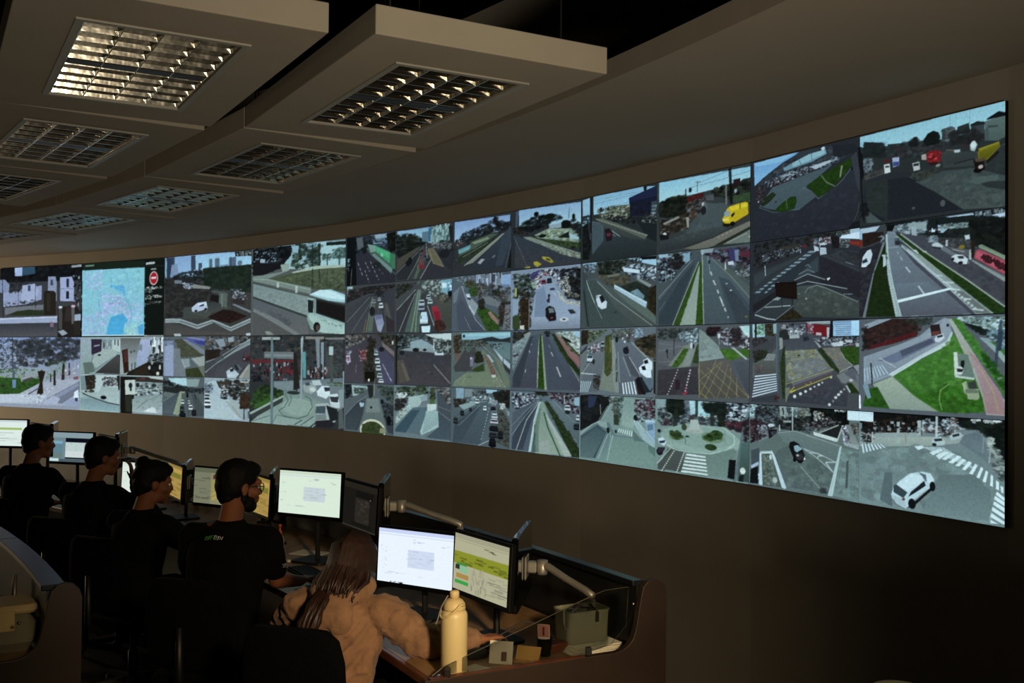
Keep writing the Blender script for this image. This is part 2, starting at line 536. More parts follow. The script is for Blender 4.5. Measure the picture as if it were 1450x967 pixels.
def picture(name, img, x0, z0, x1, z1, y, parent):
    """flat pixel grid: img row 0 at the top (z0), column 0 at x0"""
    H, W = img.shape[:2]
    me = bpy.data.meshes.new(name)
    xs = np.linspace(x0, x1, W+1); zs = np.linspace(z0, z1, H+1)
    gx, gz = np.meshgrid(xs, zs)
    co = np.stack([gx, np.full_like(gx, y), gz], -1).astype(np.float32).reshape(-1)
    me.vertices.add((W+1)*(H+1)); me.vertices.foreach_set('co', co)
    i, j = np.meshgrid(np.arange(W), np.arange(H))
    b = (j*(W+1)+i).reshape(-1)
    quads = np.stack([b+W+1, b+W+2, b+1, b], -1).astype(np.int32).reshape(-1)
    me.loops.add(len(quads)); me.loops.foreach_set('vertex_index', quads)
    me.polygons.add(W*H); me.polygons.foreach_set('loop_start', np.arange(0, W*H*4, 4, dtype=np.int32))
    at = me.attributes.new('pixel', 'FLOAT_COLOR', 'POINT')
    p = np.pad(img, ((0,1),(0,1),(0,0)), 'edge')
    full = np.ones(((H+1)*(W+1), 4), np.float32); full[:, :3] = p.reshape(-1, 3)
    at.data.foreach_set('color', full.reshape(-1))
    me.update(calc_edges=True)
    me.materials.append(M['picture'])
    o = bpy.data.objects.new(name, me); COL.objects.link(o); o.parent = parent
    return o
# ------------------------------------------------------------------ pictures shown on the video wall: (column, row, part of the display, what it shows, drawing)
FEEDS = [
 (0, 0, (0, 0, 1, 1), 'white colonial building behind palms and a low white wall',
  'g 3a3f48 4a4a4c -113 -90 1036 -13 1050 1027 -96 1025;p 14181c -113 -65 1008 9 1011 227 -109 206;t 10141a,181c1e,0c0e12,22282a 60 24 71 -113 -53 1008 20 1011 216 -109 156;p a9bce0 191 -9 287 -9 289 129 195 124;p 35566e 287 -3 446 -5 448 103 291 123;p 8a94b4 -65 171 66 166 133 254 113 362 -62 355;p 9aa2c4 48 360 220 343 533 273 536 474 329 539 51 567;t 1a1e20,282c2c,20262a 24 17 45 132 181 355 193 358 372 134 363;p a8b0d0 293 262 450 245 503 355 453 495 275 489;p 384a6c 361 265 393 266 394 350 363 349;p 9298b4 608 153 699 158 715 247 719 504 613 501;p 3a4c6a 639 198 669 200 670 280 640 278;p a6add0 754 173 893 169 919 257 922 511 759 505;p 2c3450 829 194 859 196 861 318 831 316;p 202838 827 368 861 370 863 474 828 473;l 5a607c 5 726 329 915 338;p 2c2620 560 357 595 353 677 356 707 387 712 703 565 699;p 383028 596 394 637 396 640 642 599 641;t 2a2a2c,1c2022,4a4844 40 10 24 71 482 556 475 558 593 73 604;p 787880 73 579 557 546 558 617 224 632 74 689;p 2f3a22 129 690 224 632 393 612 559 640 559 699;t 34401f,28341c 25 10 21 181 631 538 640 539 699 182 691;p 6c6e7c -101 722 732 703 732 729 -100 746;p a2abc8 -100 732 727 715 728 802 -99 808;p c6cce4 -100 732 727 715 727 732 -100 753;p 45464a -99 808 728 808 746 995 -96 992;g 40414a 5a585c -99 820 728 820 731 989 -96 992;p 2a2522 730 598 937 558 997 651 1012 1019 736 1018;p 514c4c 740 598 785 599 789 902 745 902;p 6a6468 894 579 933 581 926 823 897 822;e d6dbe6 764 590 26 17;e d0a8c0 913 580 31 19;p 3a3230 830 578 889 591 892 787 813 786;p a2aec4 930 696 1012 686 1013 778 931 782;p 282a26 944 650 1017 652 1017 684 944 687;p 322c28 921 788 1023 778 1026 973 924 972;l 1a1e24 9 33 152 53 725;l 24282c 7 455 246 462 697;l 20201e 5 241 343 249 536;p 9ca8b0 735 925 804 904 855 955 791 989;p 1c1e22 735 937 766 977 791 995 746 995;p 8c6a80 642 795 683 796 684 866 643 865;l 302830 5 669 866 669 924;k 5a2830,84909c,1c2024 30 10 24 12 48 912 141 990 145 996 559 918 557;p 98a0a4 886 12 1013 9 1013 41 886 45'),
 (0, 1, (0, 0, 1, 1), 'park trees along a sunlit street',
  'p 9a9fb0 -97 -78 1048 -69 1063 1034 -79 1105;g 8494c0 9aa2b4 -96 -5 1002 -1 1009 503 -88 534;t dfe4f4,bcc8ec 30 14 36 -96 8 378 9 382 319 -91 326;t 2a343c,36423c,202a2c 50 17 52 -96 20 283 21 291 524 -88 534;t 2e3238,3a3f42,33363a,252a2c 150 26 71 198 32 993 22 996 297 610 397 268 428;t 30363a,44484c 40 17 36 315 -3 1002 11 1003 114 316 116;p 2f5a22 -87 583 521 588 532 658 263 818 -83 834;t 28481c,32581f,3c6426,264018 60 17 48 -87 608 511 612 491 672 263 806 -83 822;t 5a8838,6aa040,3a6026 40 12 29 -89 461 529 446 531 588 -87 583;t 4c8030,5c9038 30 10 24 610 350 850 334 832 485 613 585;p aab0c0 263 818 532 647 694 594 1000 572 1005 950 -81 962 -83 840;p c2c8d6 -83 840 284 811 616 820 536 929 -81 956;t d6d8e0,9aa0b0,c0c4d0 60 10 26 284 811 614 679 735 674 536 929 307 930;p 787e92 617 866 1000 607 1003 755 799 927 618 913;p 8f96ae 547 929 981 630 1001 664 659 923;p b0b6cc 557 928 697 816 778 858 739 942;p 9aa4c0 799 938 1003 778 1005 950;l 2a241e 36 545 799 550 481;p 2a221c 493 808 575 792 563 634 596 480 499 482 530 635;p 2c2620 695 676 723 675 717 465 697 465;p 302a24 789 597 824 595 826 369 801 370;p 2a2824 872 530 890 530 885 357 872 357;p 2c2828 654 630 670 630 665 513 655 513;l 44484a 16 390 812 523 718;l 8e98a0 7 292 596 448 507 479 518;p 9aa0a4 286 590 468 495 479 542 303 643;p 4a4c48 303 619 428 567 469 584 345 641;p 6a90b8 186 611 234 609 230 730 187 731;p 4a6a6c 184 479 216 478 217 586 185 587;p 2a3420 36 689 90 687 90 723 36 725;p e4eaf2 944 758 988 722 994 870 936 839;p 38404e 950 838 989 836 985 882 956 884;p 8a5a60 932 552 985 538 986 584 932 586;k c8b8bc,8a7a80,e0dce0,a08088 30 7 19 10 29 733 488 987 343 990 550 754 557;l 30343c 11 176 8 189 454;l 262c34 5 63 32 74 336'),
 (1, 0, (0, 0, 1, 1), 'city map page with a side panel and a red round badge',
  'p 141c18 -75 -91 1026 -42 1039 1023 -58 1018;p 1c2a20 18 -11 778 15 779 106 19 85;g 84c8d8 90c4dc 14 93 779 106 781 986 22 988;t 8accd8,7ec4d6,96d2d4,80d0cc 130 25 62 19 103 769 117 776 977 27 982;t a8c0e4,b4c4ec,a0b8e0 50 15 37 31 110 264 114 268 385 91 352;t b0bee4,a4b0dc 70 15 42 29 731 326 645 331 979 33 976;t b8bcec,a8b4e4,c0c4f0 80 17 42 236 407 526 456 635 770 403 706 273 738;t b4b4e8,bcc0ec 40 12 30 570 562 755 569 758 796 615 792;t 58b0e4,4ca8e0 26 17 37 365 320 535 330 547 457 505 420;p 48b0e2 382 740 530 698 594 792 553 837 534 980 331 979 341 891;t 4cb4e6 14 25 50 403 764 530 744 533 952 374 950;p 52b0e4 708 874 774 830 776 977 720 976;t a8e0c4,b4e8c8 20 15 32 543 906 708 817 710 976 544 975;l 58a4cc 7 226 489 238 595 262 737 285 785;l 58a4cc 7 569 493 612 632 640 724 615 827;l 60aed0 6 373 122 385 251 376 367;l 60aed0 6 564 170 597 299 568 470 548 492;l 6ab0d4 6 44 206 134 271 236 407 420 451;t 5a6478,707a98,8a6aa0 40 5 11 345 459 548 480 570 596 358 576;t a05070,c06a90 26 4 9 475 581 623 655 615 792 466 662;p b8d8e0 21 976 781 977 781 993 22 992;p 9aa09c 781 986 1020 990 1020 1007 781 1005;e c8b4b4 884 254 57 94;e c01c2c 884 254 45 77;p e8d0d0 857 238 911 237 912 262 857 263;k a8b0ac,8a9490,c0c8c4 46 10 27 5 9 791 361 980 366 980 394 791 392;k a0a8a4,7c8682 20 10 27 5 9 791 395 864 399 864 438 792 435;k a8b0ac,8a9490,c0c8c4 46 10 27 5 9 792 469 976 472 976 500 793 498;k 98a09c 18 10 25 5 9 793 503 865 506 865 528 793 525;k 98a09c,707a76 30 10 25 4 7 793 554 977 550 977 578 794 593;p b8c0bc 794 45 894 42 894 70 794 75;p 98a09c 850 128 910 127 910 145 850 147;p 688874 52 22 164 22 164 46 52 45;l 4a5450 4 799 96 998 100'),
 (1, 1, (0, 0, 0.5, 0.5), 'white corridor with a dark notice board',
  'p 96aab0 -35 5 535 8 542 523 -27 542;g 9cacb8 8ea49c 1 17 141 18 205 424 20 503;p 7c9090 178 178 270 153 505 188 450 249 194 473 113 475;p a4b4b0 201 166 504 140 461 237 205 424 158 339;p 382e44 141 31 277 31 272 196 150 246;p a8a0b8 177 117 251 104 251 119 180 135;p 58584e 291 43 325 44 315 153 292 153;t 708088,5a6a6c,c0ccc8,93a49c 26 10 26 302 43 425 44 427 165 304 165;p b8c8c4 403 44 514 44 505 212 405 165;p 4a4c50 431 38 445 38 446 116 432 104;p 4a4c50 470 38 483 38 482 128 471 122;p 4a4646 194 492 472 237 538 248 564 499;g 545050 3c3a3c 217 485 473 255 539 296 553 493;p 6a7268 506 248 538 248 564 487 531 476;p 64746c 41 353 158 339 194 473 67 514;e 20242a 248 246 23 13'),
 (1, 1, (0.5, 0, 1, 0.5), 'white room with a brown door and bright windows',
  'p 9aa8a8 491 8 1005 11 1011 508 499 525;g 6a6a68 a6b4bc 502 20 750 21 692 388 606 438 516 200;g a8b2d4 9aa8c4 740 45 856 34 849 303 692 412 701 293;p 3c2018 522 182 592 158 613 461 553 487;p 58302a 538 194 586 176 599 331 556 343;p 26241e 607 462 839 326 1009 335 1011 508 564 523;p 342a22 692 436 818 362 862 501 650 508;p 7a8890 709 104 762 104 763 181 710 175;e 4a5654 635 202 13 18;e 4a5654 672 189 13 18;p 62726c 632 354 654 342 655 437 639 437;p 62726c 670 341 696 329 692 412 671 418;p c2ccd4 856 34 1005 23 1007 196 858 174;k 1a1e24,c8d4d8,3a4448,8a98a0,e0e8ea 70 13 28 52 116 856 45 1005 46 1007 208 879 197;t 14181c,1e2226,2a2e30 50 13 39 827 245 1007 208 1011 497 841 479;e b8c0b8 850 402 16 28;e c0c8b8 969 394 13 34;e d4d8c8 946 475 21 23;e 98a4a0 880 337 16 26'),
 (1, 1, (0, 0.5, 0.5, 1), 'paved yard behind a curved kerb',
  'p a4b8b4 -3 516 520 512 516 979 4 989;p 2e2a26 67 526 195 510 198 694 94 723;t 3a3028,2a2e2a,5c4a3a,1e221e 40 13 34 73 526 206 522 187 744 82 748;p 7a8e90 9 528 67 526 94 723 23 726;p b8c8c8 218 521 498 501 501 705 198 743;t 2a3036,70605c,8aa0a4,40383a 44 13 31 287 544 477 537 500 645 300 665;g a2b4b2 b2c2c0 288 666 501 681 504 896 211 816;p 8fa6a8 13 826 130 796 504 908 505 992 16 988;g 7f989e 90aeb2 14 851 142 832 504 932 505 992 16 988;l 2a3236 14 48 775 211 834 359 881 509 902;e 14181c 308 813 44 26;l 404a4a 8 24 751 130 802;p 2e2a28 465 514 520 512 523 716 490 705'),
 (1, 1, (0.5, 0.5, 1, 1), 'covered car park with a white notice',
  'p 8a9a9c 510 524 1011 508 1017 992 516 1003;p 1e1a18 510 524 1011 520 1012 572 694 566 657 1006 516 1003;p 2e3428 568 773 654 769 646 983 582 987;p 3a3430 694 530 1012 543 1012 589 694 583;p c0c8c0 831 512 1011 520 1012 554 862 536;t a4b4b8,2e3434,6c7c74,d0dcdc,4a5450 60 16 39 695 601 1012 600 1014 739 697 767;p 6a3a34 747 534 800 527 800 556 747 558;p c4cec4 565 570 690 560 688 755 573 761;e 20262a 633 639 26 39;e 303a34 637 692 16 21;g 8c9c9a a8b6b8 655 816 761 787 1014 739 1017 987 657 982;p d4dcdc 785 973 867 910 919 906 941 980;t 98a8a6,7c8a88 40 10 23 676 803 1010 774 1012 935 678 957;l 70807c 8 699 944 825 830 968 753;e 30363a 905 626 31 23;e 2a3034 716 630 26 31;l b8c4c4 10 696 696 1013 664'),
 (2, 0, (0, 0, 1, 1), 'white car in a yard inside a low white fence, city skyline behind',
  'p 424240 -29 -138 1042 -21 1054 1039 -12 1031;g 84a6d0 98bede 8 -25 1020 20 1024 307 12 253;g 96c0e0 a0d0e8 378 12 1020 20 1022 197 380 175;p 3f4a62 326 7 380 6 382 187 329 183;p 3c4a60 20 0 126 5 128 118 46 147;p 7f95b4 57 100 163 97 177 253 60 256;p 31415a 32 14 103 14 72 269 30 278;p 4a586a 415 108 457 106 458 193 416 190;p 9ab4c4 441 169 471 166 472 229 442 227;p 586e80 538 68 576 66 577 169 540 172;p 586e80 603 68 656 68 658 170 604 171;p 566a84 762 72 839 69 841 181 763 174;p 6f90a8 663 154 757 151 758 185 663 176;e 62788a 881 145 32 32;p 1e2a22 469 177 758 173 1022 175 1026 505 613 435 482 380;t 22302a,1c2822,2a382c,26342a 120 27 62 469 183 1022 186 1026 483 570 421;t 20282a,161c1e,2a3030 60 19 48 187 206 480 195 482 334 326 323 95 271;p 2c2c2e 12 265 326 311 592 433 596 731 20 783;t 30302e,3a3836,262626,44403c 120 22 59 13 289 592 422 594 639 20 783;p 72808c 131 297 218 304 218 345 131 339;p 8c8c88 349 360 559 408 549 436 350 412;t a4b0c0,5a6270,c8d0dc,404858 40 11 24 224 328 360 355 339 418 236 399;p 474c48 240 647 700 610 806 671 574 730 521 797 242 789;g 3e4442 505450 194 693 529 591 701 621 521 774;p 5e6a62 656 483 751 500 743 680 658 608;p 70807c 683 507 699 508 701 667 685 655;p 545c5a 570 449 751 489 752 505 571 478;p 221c1c 571 501 657 517 653 608 550 569;p 2c1c1c 531 775 701 689 806 705 970 777 787 856 597 811;t 301e1e,241818,3a2422 40 19 40 596 777 764 703 950 777 787 844;p 868e98 805 637 826 627 1019 724 1009 746;l 7c848c 10 805 632 1009 735;p 3a3236 804 581 927 565 948 644 826 627;t c8ced8,5a6068,808894,2a2e36 34 11 27 792 446 905 453 967 589 804 559;p b8c4d8 342 652 408 596 513 584 530 671 387 712 348 699;p d4dcea 408 608 507 589 519 625 442 644;p 2a3240 431 632 486 612 486 635 437 644;e 22282c 393 695 22 16;e 22282c 508 676 22 16;l a8a490 6 509 716 530 660;p 4a4a4a 20 819 424 922 576 845 788 951 1020 845 1032 999 23 987;g 4c4a4a 56524e 21 831 424 934 789 962 1021 878 1022 998 23 987;p 98a4a6 20 777 196 782 412 864 575 810 602 811 788 900 1015 795 1015 845 794 951 597 845 418 920 196 835 21 831;l 6a7478 8 20 807 196 817 412 893 586 833 793 929 1015 823;l c0ccd0 4 196 785 412 866 586 813 790 904 1015 798;d 5c6668 16 5 8 208 812 412 887 586 833 790 926 1010 825;l 2a322a 8 782 63 801 738;l 70b0b0 10 21 12 30 266;p 101418 828 12 1015 18 1016 75 829 65;k 8a9494,6a7474 26 8 19 13 35 844 22 1000 27 1001 65 844 58;p b0b8bc 129 970 210 971 222 1001 141 1000;p c0c8cc 952 978 1012 974 1012 998 962 1003;t 3a3a36,46443e 30 13 32 29 591 215 505 263 696 55 736;l 5c605c 6 307 568 362 477'),
 (2, 1, (0, 0, 0.5, 0.5), 'roadside verge seen past a pale pillar',
  'p 606a70 -13 -9 504 -4 511 522 -5 541;p 4a5042 132 40 249 29 479 219 502 253 217 263 204 137;t 505640,5a5a46,46503c,544c3c 70 16 38 156 53 261 53 457 231 229 257;p 7c8490 226 29 295 42 501 172 501 230 457 213;p 5a62a0 255 23 504 20 505 125 342 78;p 3c4694 364 54 499 66 500 113 433 101;p 8a90b8 272 18 341 12 499 37 499 55;p 8c98b4 10 64 132 53 139 505 12 506;p 98a4c0 25 125 121 113 127 500 31 503;p 788088 133 149 210 155 217 269 277 411 279 506 145 511;p 8f9a9c 218 287 322 279 334 374 266 399;l b8c0bc 6 235 293 277 405;p 9aa29c 345 279 501 242 505 359 436 372;l b4bab4 6 367 267 459 360;l b0b6b0 6 412 255 492 335;p 3c4226 277 411 425 384 494 499 290 506;t 404828,364020 24 14 33 289 417 414 396 472 494 302 500;p 707466 425 372 492 365 510 498 494 499;t 40485a,5a6470 10 14 27 12 27 132 28 133 113 13 113'),
 (2, 1, (0.5, 0, 1, 0.5), 'street with a white railing and parked cars',
  'p 4a4c50 498 -4 1012 2 1018 514 505 534;t 1a1c1e,5c6468,8c9aa0,2a2c28,6a5c50 70 19 49 504 14 1012 19 1013 80 781 148 507 242;p 8c98a4 614 44 716 33 739 125 675 136;p 9aa8b0 759 22 822 17 828 68 770 79;p 2a2420 506 172 675 159 676 263 513 300;t 2a2824,3c2c28 20 16 33 512 172 665 171 666 263 524 276;p 7c8a8e 504 440 570 392 719 262 1007 24 1008 102 845 193 591 368 515 452;l b4c4c8 8 514 323 698 240 844 136 997 46;l a8b8bc 8 515 440 634 333 824 193 1008 91;p 4c5458 601 287 697 228 719 274 634 321;p 4a4a50 570 415 783 261 1013 113 1016 336 828 510 516 498;g 44444a 54525a 635 390 988 147 1010 314 786 489 615 495;p 8c8e88 880 497 990 331 1016 336 1013 509;p a4a49c 890 497 985 343 996 348 921 507;p b8c4cc 748 427 805 375 890 452 849 509 765 513;p 2a3036 785 398 826 386 832 419 796 432;p 5a6a78 826 352 878 339 920 395 879 429;p 2a2c30 831 351 862 345 889 407 868 418;p 4a2c30 918 260 1015 247 1015 303 929 304;t b4bcc0,20242a,702c30 16 11 25 928 215 1014 214 1015 303 929 293;p c4d0d8 754 456 848 464 843 487 759 490'),
 (2, 1, (0, 0.5, 0.5, 1), 'two lane avenue with queueing cars at dusk',
  'p 5c666a 7 516 505 510 506 989 2 1004;p b0d4dc 67 526 291 518 303 613 140 620;p 8ca09c 291 530 450 524 428 619 304 624;t 161a1a,1e2420 40 19 46 7 540 104 573 304 636 293 672 9 662;p 2a2e2e 9 638 507 639 508 697 10 723;t 3a4244,1e2428,525a5c 40 11 27 292 637 507 627 508 709 293 708;p 6a7474 22 698 165 715 71 768 10 747;p 46525a 12 869 165 715 235 687 181 990 14 991;g 4a565e 5a646a 24 832 177 714 224 712 157 980 14 979;l 88948c 6 12 820 165 721;l 6a767c 6 74 950 189 762;p 8c9a80 134 982 212 688 281 685 228 987;l a8b49c 8 151 980 207 784 224 712;l 9aa88c 6 181 990 242 782;p 586264 235 711 441 689 511 953 239 998;p 4a5458 350 705 396 703 510 883 511 976 422 983;v c8d4d8 251 818 49 68 0 1c2228;v 40484c 244 902 68 96 0 1c2228;v d4dce0 347 883 63 76 0 1c2228;v b0bcc0 323 819 46 55 0 1c2228;v 24282c 388 939 68 82 0 1c2228;v 30343a 307 731 33 55 0 1c2228;v 1c2024 251 973 96 55 0 1c2228;l 38484c 10 306 779 326 991;e 14181a 307 725 16 27;l 1a1e20 10 396 715 408 773'),
 (2, 1, (0.5, 0.5, 1, 1), 'pale sunlit road with cars parked on both sides',
  'p 98a8b0 494 522 1018 514 1019 993 501 1001;t 3a3430,282c28,4a4238,1e221e 90 19 49 680 527 1018 526 1022 848 915 833 788 682;p 443c34 637 540 786 546 724 640 670 619;p b0c4cc 550 555 637 540 726 754 893 767 927 984 506 994 509 767;g a8bcc6 b4c4c8 572 578 632 575 726 777 853 814 917 968 599 981;p a4b0b0 737 776 893 756 894 812 927 967 854 927;l 8a8c84 8 822 839 917 968;d 788480 6 8 8 832 838 896 969;t 8aa0b0,c0d0d8,303840,606c78 34 14 35 506 580 605 576 585 693 508 697;v c4d0d4 536 730 82 82 0 1c2228;v e0e8ec 542 817 96 96 0 1c2228;p 2c343a 510 848 576 838 576 873 516 877;p 303a40 508 749 558 743 558 760 509 763;v 707c84 720 709 82 82 0 1c2228;v d0d8dc 735 662 82 68 0 1c2228;e 242a2e 736 742 35 19;t c0c8c8,383c3c 30 11 25 670 573 777 592 779 751 704 732;p 3c2a22 903 721 1020 681 1022 848 905 856;t 3e2a20,2c241c,50382a 36 19 44 908 698 1020 681 1022 848 910 856;l 24282a 14 946 853 947 976;l 2a2e2c 10 992 883 993 961;t 40603a,34502c 10 14 30 996 761 1056 757 1057 846 997 850;p 96a6ac 1009 615 1054 613 1055 679 1010 693;p b4b4a8 906 530 998 532 993 549 906 550'),
 (3, 0, (0, 0, 1, 1), 'white bus on a road beside a grassy bank with palms',
  'p 5c605e -21 -193 1041 -46 1053 1051 -4 1039;g 8cb0c0 a0c0c0 20 -22 1016 19 1019 326 24 232;p 14181c 20 3 452 6 453 115 324 261 25 308;t 181c20,22282c,0e1214,343c44 70 25 62 20 3 452 18 442 138 324 261 24 296;t 8aa4b8,6a8498,a0b8c8 16 12 28 34 18 285 72 286 183 36 170;p a0b4bc 105 127 162 133 157 207 106 202;p 1c1e22 23 156 323 199 312 259 139 318 25 308;t 2c3e36,20302a,50685c 80 19 56 464 7 749 19 752 266 467 274;p 90b4c4 458 19 534 22 523 99 465 92;p 8ab0c0 620 15 704 19 694 71 626 75;p a4c8cc 760 9 1017 53 1019 292 763 267;p 1c2a24 814 22 1011 29 1011 69 815 57;t 2e4a44,3a5850,446058 40 16 37 880 105 1007 97 1008 211 881 198;l 304840 19 827 157 825 482;l 304a40 21 945 170 942 399;l 26382e 23 677 34 676 459;l 26362e 23 743 30 754 442;t 3c544c,2c443c 12 16 37 772 139 881 151 860 219 784 211;t 1c2a24,22322a 30 22 47 534 40 771 45 751 207 548 246;p 95a69c 335 213 431 210 432 283 361 301;p a8b8a8 456 309 707 262 988 278 1009 314 730 299 503 338;p 4c5a42 190 373 456 322 730 299 1019 304 1022 554 665 506 362 423;g 586448 444e3c 301 369 730 311 1019 315 1022 565 665 506 362 411;t 4a5840,3e4a36,626a50,505a44 110 16 43 313 358 730 323 1009 325 1011 542 665 482;l 26382e 14 680 294 676 483;l 2a3a30 14 746 301 754 442;l 304238 9 829 308 825 482;p 7d8c84 25 321 324 298 444 284 190 360 362 411 665 494 666 565 363 472 25 372;l a4b4ac 9 25 347 240 377 516 471 665 518;p 4a5652 26 378 363 497 644 582 644 590 363 509 26 404;p b0beb4 295 406 324 414 322 469 296 465;p b0beb4 499 458 526 466 524 544 500 540;g 7e9090 8a9894 26 404 363 509 644 593 646 801 366 705 28 562;t 8a9a96,748684 40 16 37 39 436 633 611 623 776 41 563;p 38423e 28 550 624 794 624 818 366 717 28 572;g 5c646a 6a6a6a 28 575 624 818 649 1002 34 993;p 5a5a5a 30 727 534 1001 34 993;p 7c807e 30 689 307 825 558 1001 488 1000 221 835 30 727;t 4c5058,565c64 30 16 40 182 709 462 830 440 914 220 760;p 909488 173 958 223 959 273 997 186 995;p a4ccd4 644 570 755 524 863 526 1017 599 1018 679 843 646;p c4e4e8 666 565 755 530 842 532 1012 622 1018 650 864 624;p 98b4b0 627 598 843 652 1019 713 1022 997 738 980 671 944 633 848;p a8c4bc 635 777 1021 917 1022 1003 782 987 647 872;p 28302e 717 616 1018 702 1021 895 719 774;p 201c1c 728 640 1013 724 1015 878 730 763;p 22282a 633 622 692 638 689 767 635 765;p 7a9490 695 614 717 616 715 774 696 773;e 20201e 728 922 47 65;e 5a4a44 737 934 25 40;p 86a090 647 825 692 885 682 944 642 884;t 688484,5a7474 12 9 22 714 815 995 917 985 951 758 852;l 7c988c 9 634 729 647 848'),
 (3, 1, (0, 0, 1, 1), 'plaza turning circle with a dark van and white cars',
  'g 34383a 40464a -9 6 1021 20 1026 477 -2 517;t 2c3030,3a3e3c,1e2224,4a4844,564c44 140 21 60 4 12 1016 26 1021 455 10 492;p 70787a 165 188 490 186 491 267 166 259;p 868e94 177 217 479 215 479 238 178 241;p 6a2c32 20 279 491 278 491 313 20 316;p 5c3038 367 339 492 336 493 428 368 432;k 7a3038,2a2428,8c949a,503438,3a3e44 80 15 39 21 60 20 310 491 302 494 498 23 516;p a0a8a8 139 20 340 22 340 52 139 50;t 14181c,20262a 20 21 45 22 431 144 427 145 523 23 528;p 808c94 717 38 760 39 765 465 744 465;p 8a98a0 771 84 802 84 801 419 780 419;p 4a5054 813 62 986 52 1000 412 827 440;t 2a2a28,34322e 40 21 48 823 51 1016 53 1020 434 889 438;p 8a8880 615 20 802 23 802 51 615 49;k a8b0b4,3a3430,6a4844,20242a 50 12 33 30 74 635 344 847 340 848 462 637 469;p 888480 802 34 1006 36 1006 55 823 53;g 6c7c84 88948f 276 518 637 492 991 456 1009 760 729 983 282 1001;p 7d8c90 288 529 505 515 495 613 289 600;g 7a9088 93a8a0 17 1002 382 665 595 631 789 732 707 996 17 1002;e 849a90 542 817 253 149;e 90a69a 542 794 223 119;l 3a4c4a 9 405 664 440 720 396 805 339 844 385 899 543 920 641 878 694 783 672 694 617 664;l 46585a 9 462 661 474 718 441 790;l 3c4c4c 11 577 986 706 884;l 3c4c4c 13 511 986 588 933;l 2c383a 18 665 1006 728 949;l 50686a 9 271 991 316 893 465 921;l 4c6468 9 42 987 234 911;t 28481c,32581f,3c6426,264018,1e3414,2c4220 70 21 51 13 686 122 584 218 604 370 619 371 689 232 781 15 856;t 1c2a18,24361c 40 21 45 110 573 230 567 382 630 382 665 231 662 123 680;p 3a6426 64 792 232 721 267 755 64 840;p 9aaca0 3 894 383 671 383 695 16 917;p 3c4440 16 917 383 695 378 747 41 963;l 58706e 33 256 92 259 992;p 6a8084 240 33 264 33 276 978 245 993;l 90a4a6 27 582 25 577 494 574 712;p a4b8ba 566 37 588 37 576 197 568 197;p 5a9ca0 590 186 620 185 624 470 593 471;p 2c2824 490 198 523 197 561 587 495 613;e 2c3a34 495 638 92 24;l 2a2a28 22 521 451 529 611;p b0c4c4 853 129 896 129 895 219 854 220;p 50564c 866 223 892 223 898 504 870 516;t 3c5030,48603a 12 18 39 828 507 991 500 982 539 839 540;l 98a8a0 7 828 529 981 528;p 98a4a0 594 551 659 514 723 534 740 600 682 643 606 619;p b8c8c8 680 496 765 487 787 542 702 546;p 42505a 616 527 659 516 670 547 627 555;e c0ccc8 692 591 45 33;p d4e0e4 735 612 787 548 860 550 871 638 830 684 746 656;p 303a42 808 563 865 561 865 599 819 607;p d0dce0 861 638 942 623 958 688 964 764 872 726;p 3a3c40 866 660 953 655 948 716 882 714;p c0ccd0 872 726 974 730 964 775 883 770;p a8b4b4 726 747 851 727 924 810 925 920 864 970 728 971;p 46585e 731 771 826 760 827 840 727 848;p 242a2c 831 751 944 787 945 896 874 925;p 2a2830 728 927 874 903 926 942 875 991 729 994;p 181c20 791 865 811 864 812 877 770 880;p 7a8684 727 859 832 845 838 906 728 921;p 5a6264 954 786 994 783 1001 979 956 994;l a8b8b8 11 995 391 1003 630;p 86989a 952 589 1002 565 999 761 964 742'),
 (4, 0, (0, 0, 0.5, 0.5), 'wide road past a bright green hoarding',
  'p 343640 14 -9 519 -5 524 511 20 505;p 10161a 14 4 115 6 121 513 20 517;g 34343e 30303a 111 179 241 182 501 415 524 499 121 494;p 8ea8b8 263 9 422 15 423 111 276 102;t 141a1e,20282c,2a3640 40 24 58 115 6 299 21 288 116 117 179;p 6a8898 305 52 405 48 406 108 312 107;t 1c2630,32485e,506a80 20 14 31 299 57 428 64 418 157 312 131;p 101614 416 20 519 7 521 194 453 209 429 111;t 141c18,0e1412,20281f 30 24 51 416 26 519 18 521 183 441 172;p 5a6468 115 18 177 15 191 127 129 144;p 4a6258 216 131 312 143 477 354 467 423 265 210;p 789890 227 96 312 119 313 180 265 186;p 70908c 277 211 301 202 478 377 467 412;p 3c9a6a 309 119 459 210 454 322 315 186;p 4aae7a 318 138 447 214 444 267 322 181;p 7cc8a4 360 204 386 213 386 243 363 234;p 3c7a58 453 215 516 241 512 381 460 364;t 3c8060,4a6a50 14 14 31 459 210 516 229 512 381 466 353;p 1a2226 166 124 222 119 222 192 179 187;e 24282c 326 320 61 48;d b8c0cc 8 48 31 133 274 182 408;d b8c0cc 8 41 27 208 276 255 378;d b0b8c4 8 41 31 260 276 345 471;d 8a909c 5 41 34 308 318 409 442;d b8c0cc 8 34 27 206 361 250 487;l 6a7c80 8 301 214 501 427;l 14181a 20 84 39 84 510;l 8a7c5a 8 69 335 61 508;t 98b4b4,70a090 6 14 27 19 217 48 221 50 345 21 342'),
 (4, 0, (0.5, 0, 1, 0.5), 'avenue with trees, tower blocks and a red car',
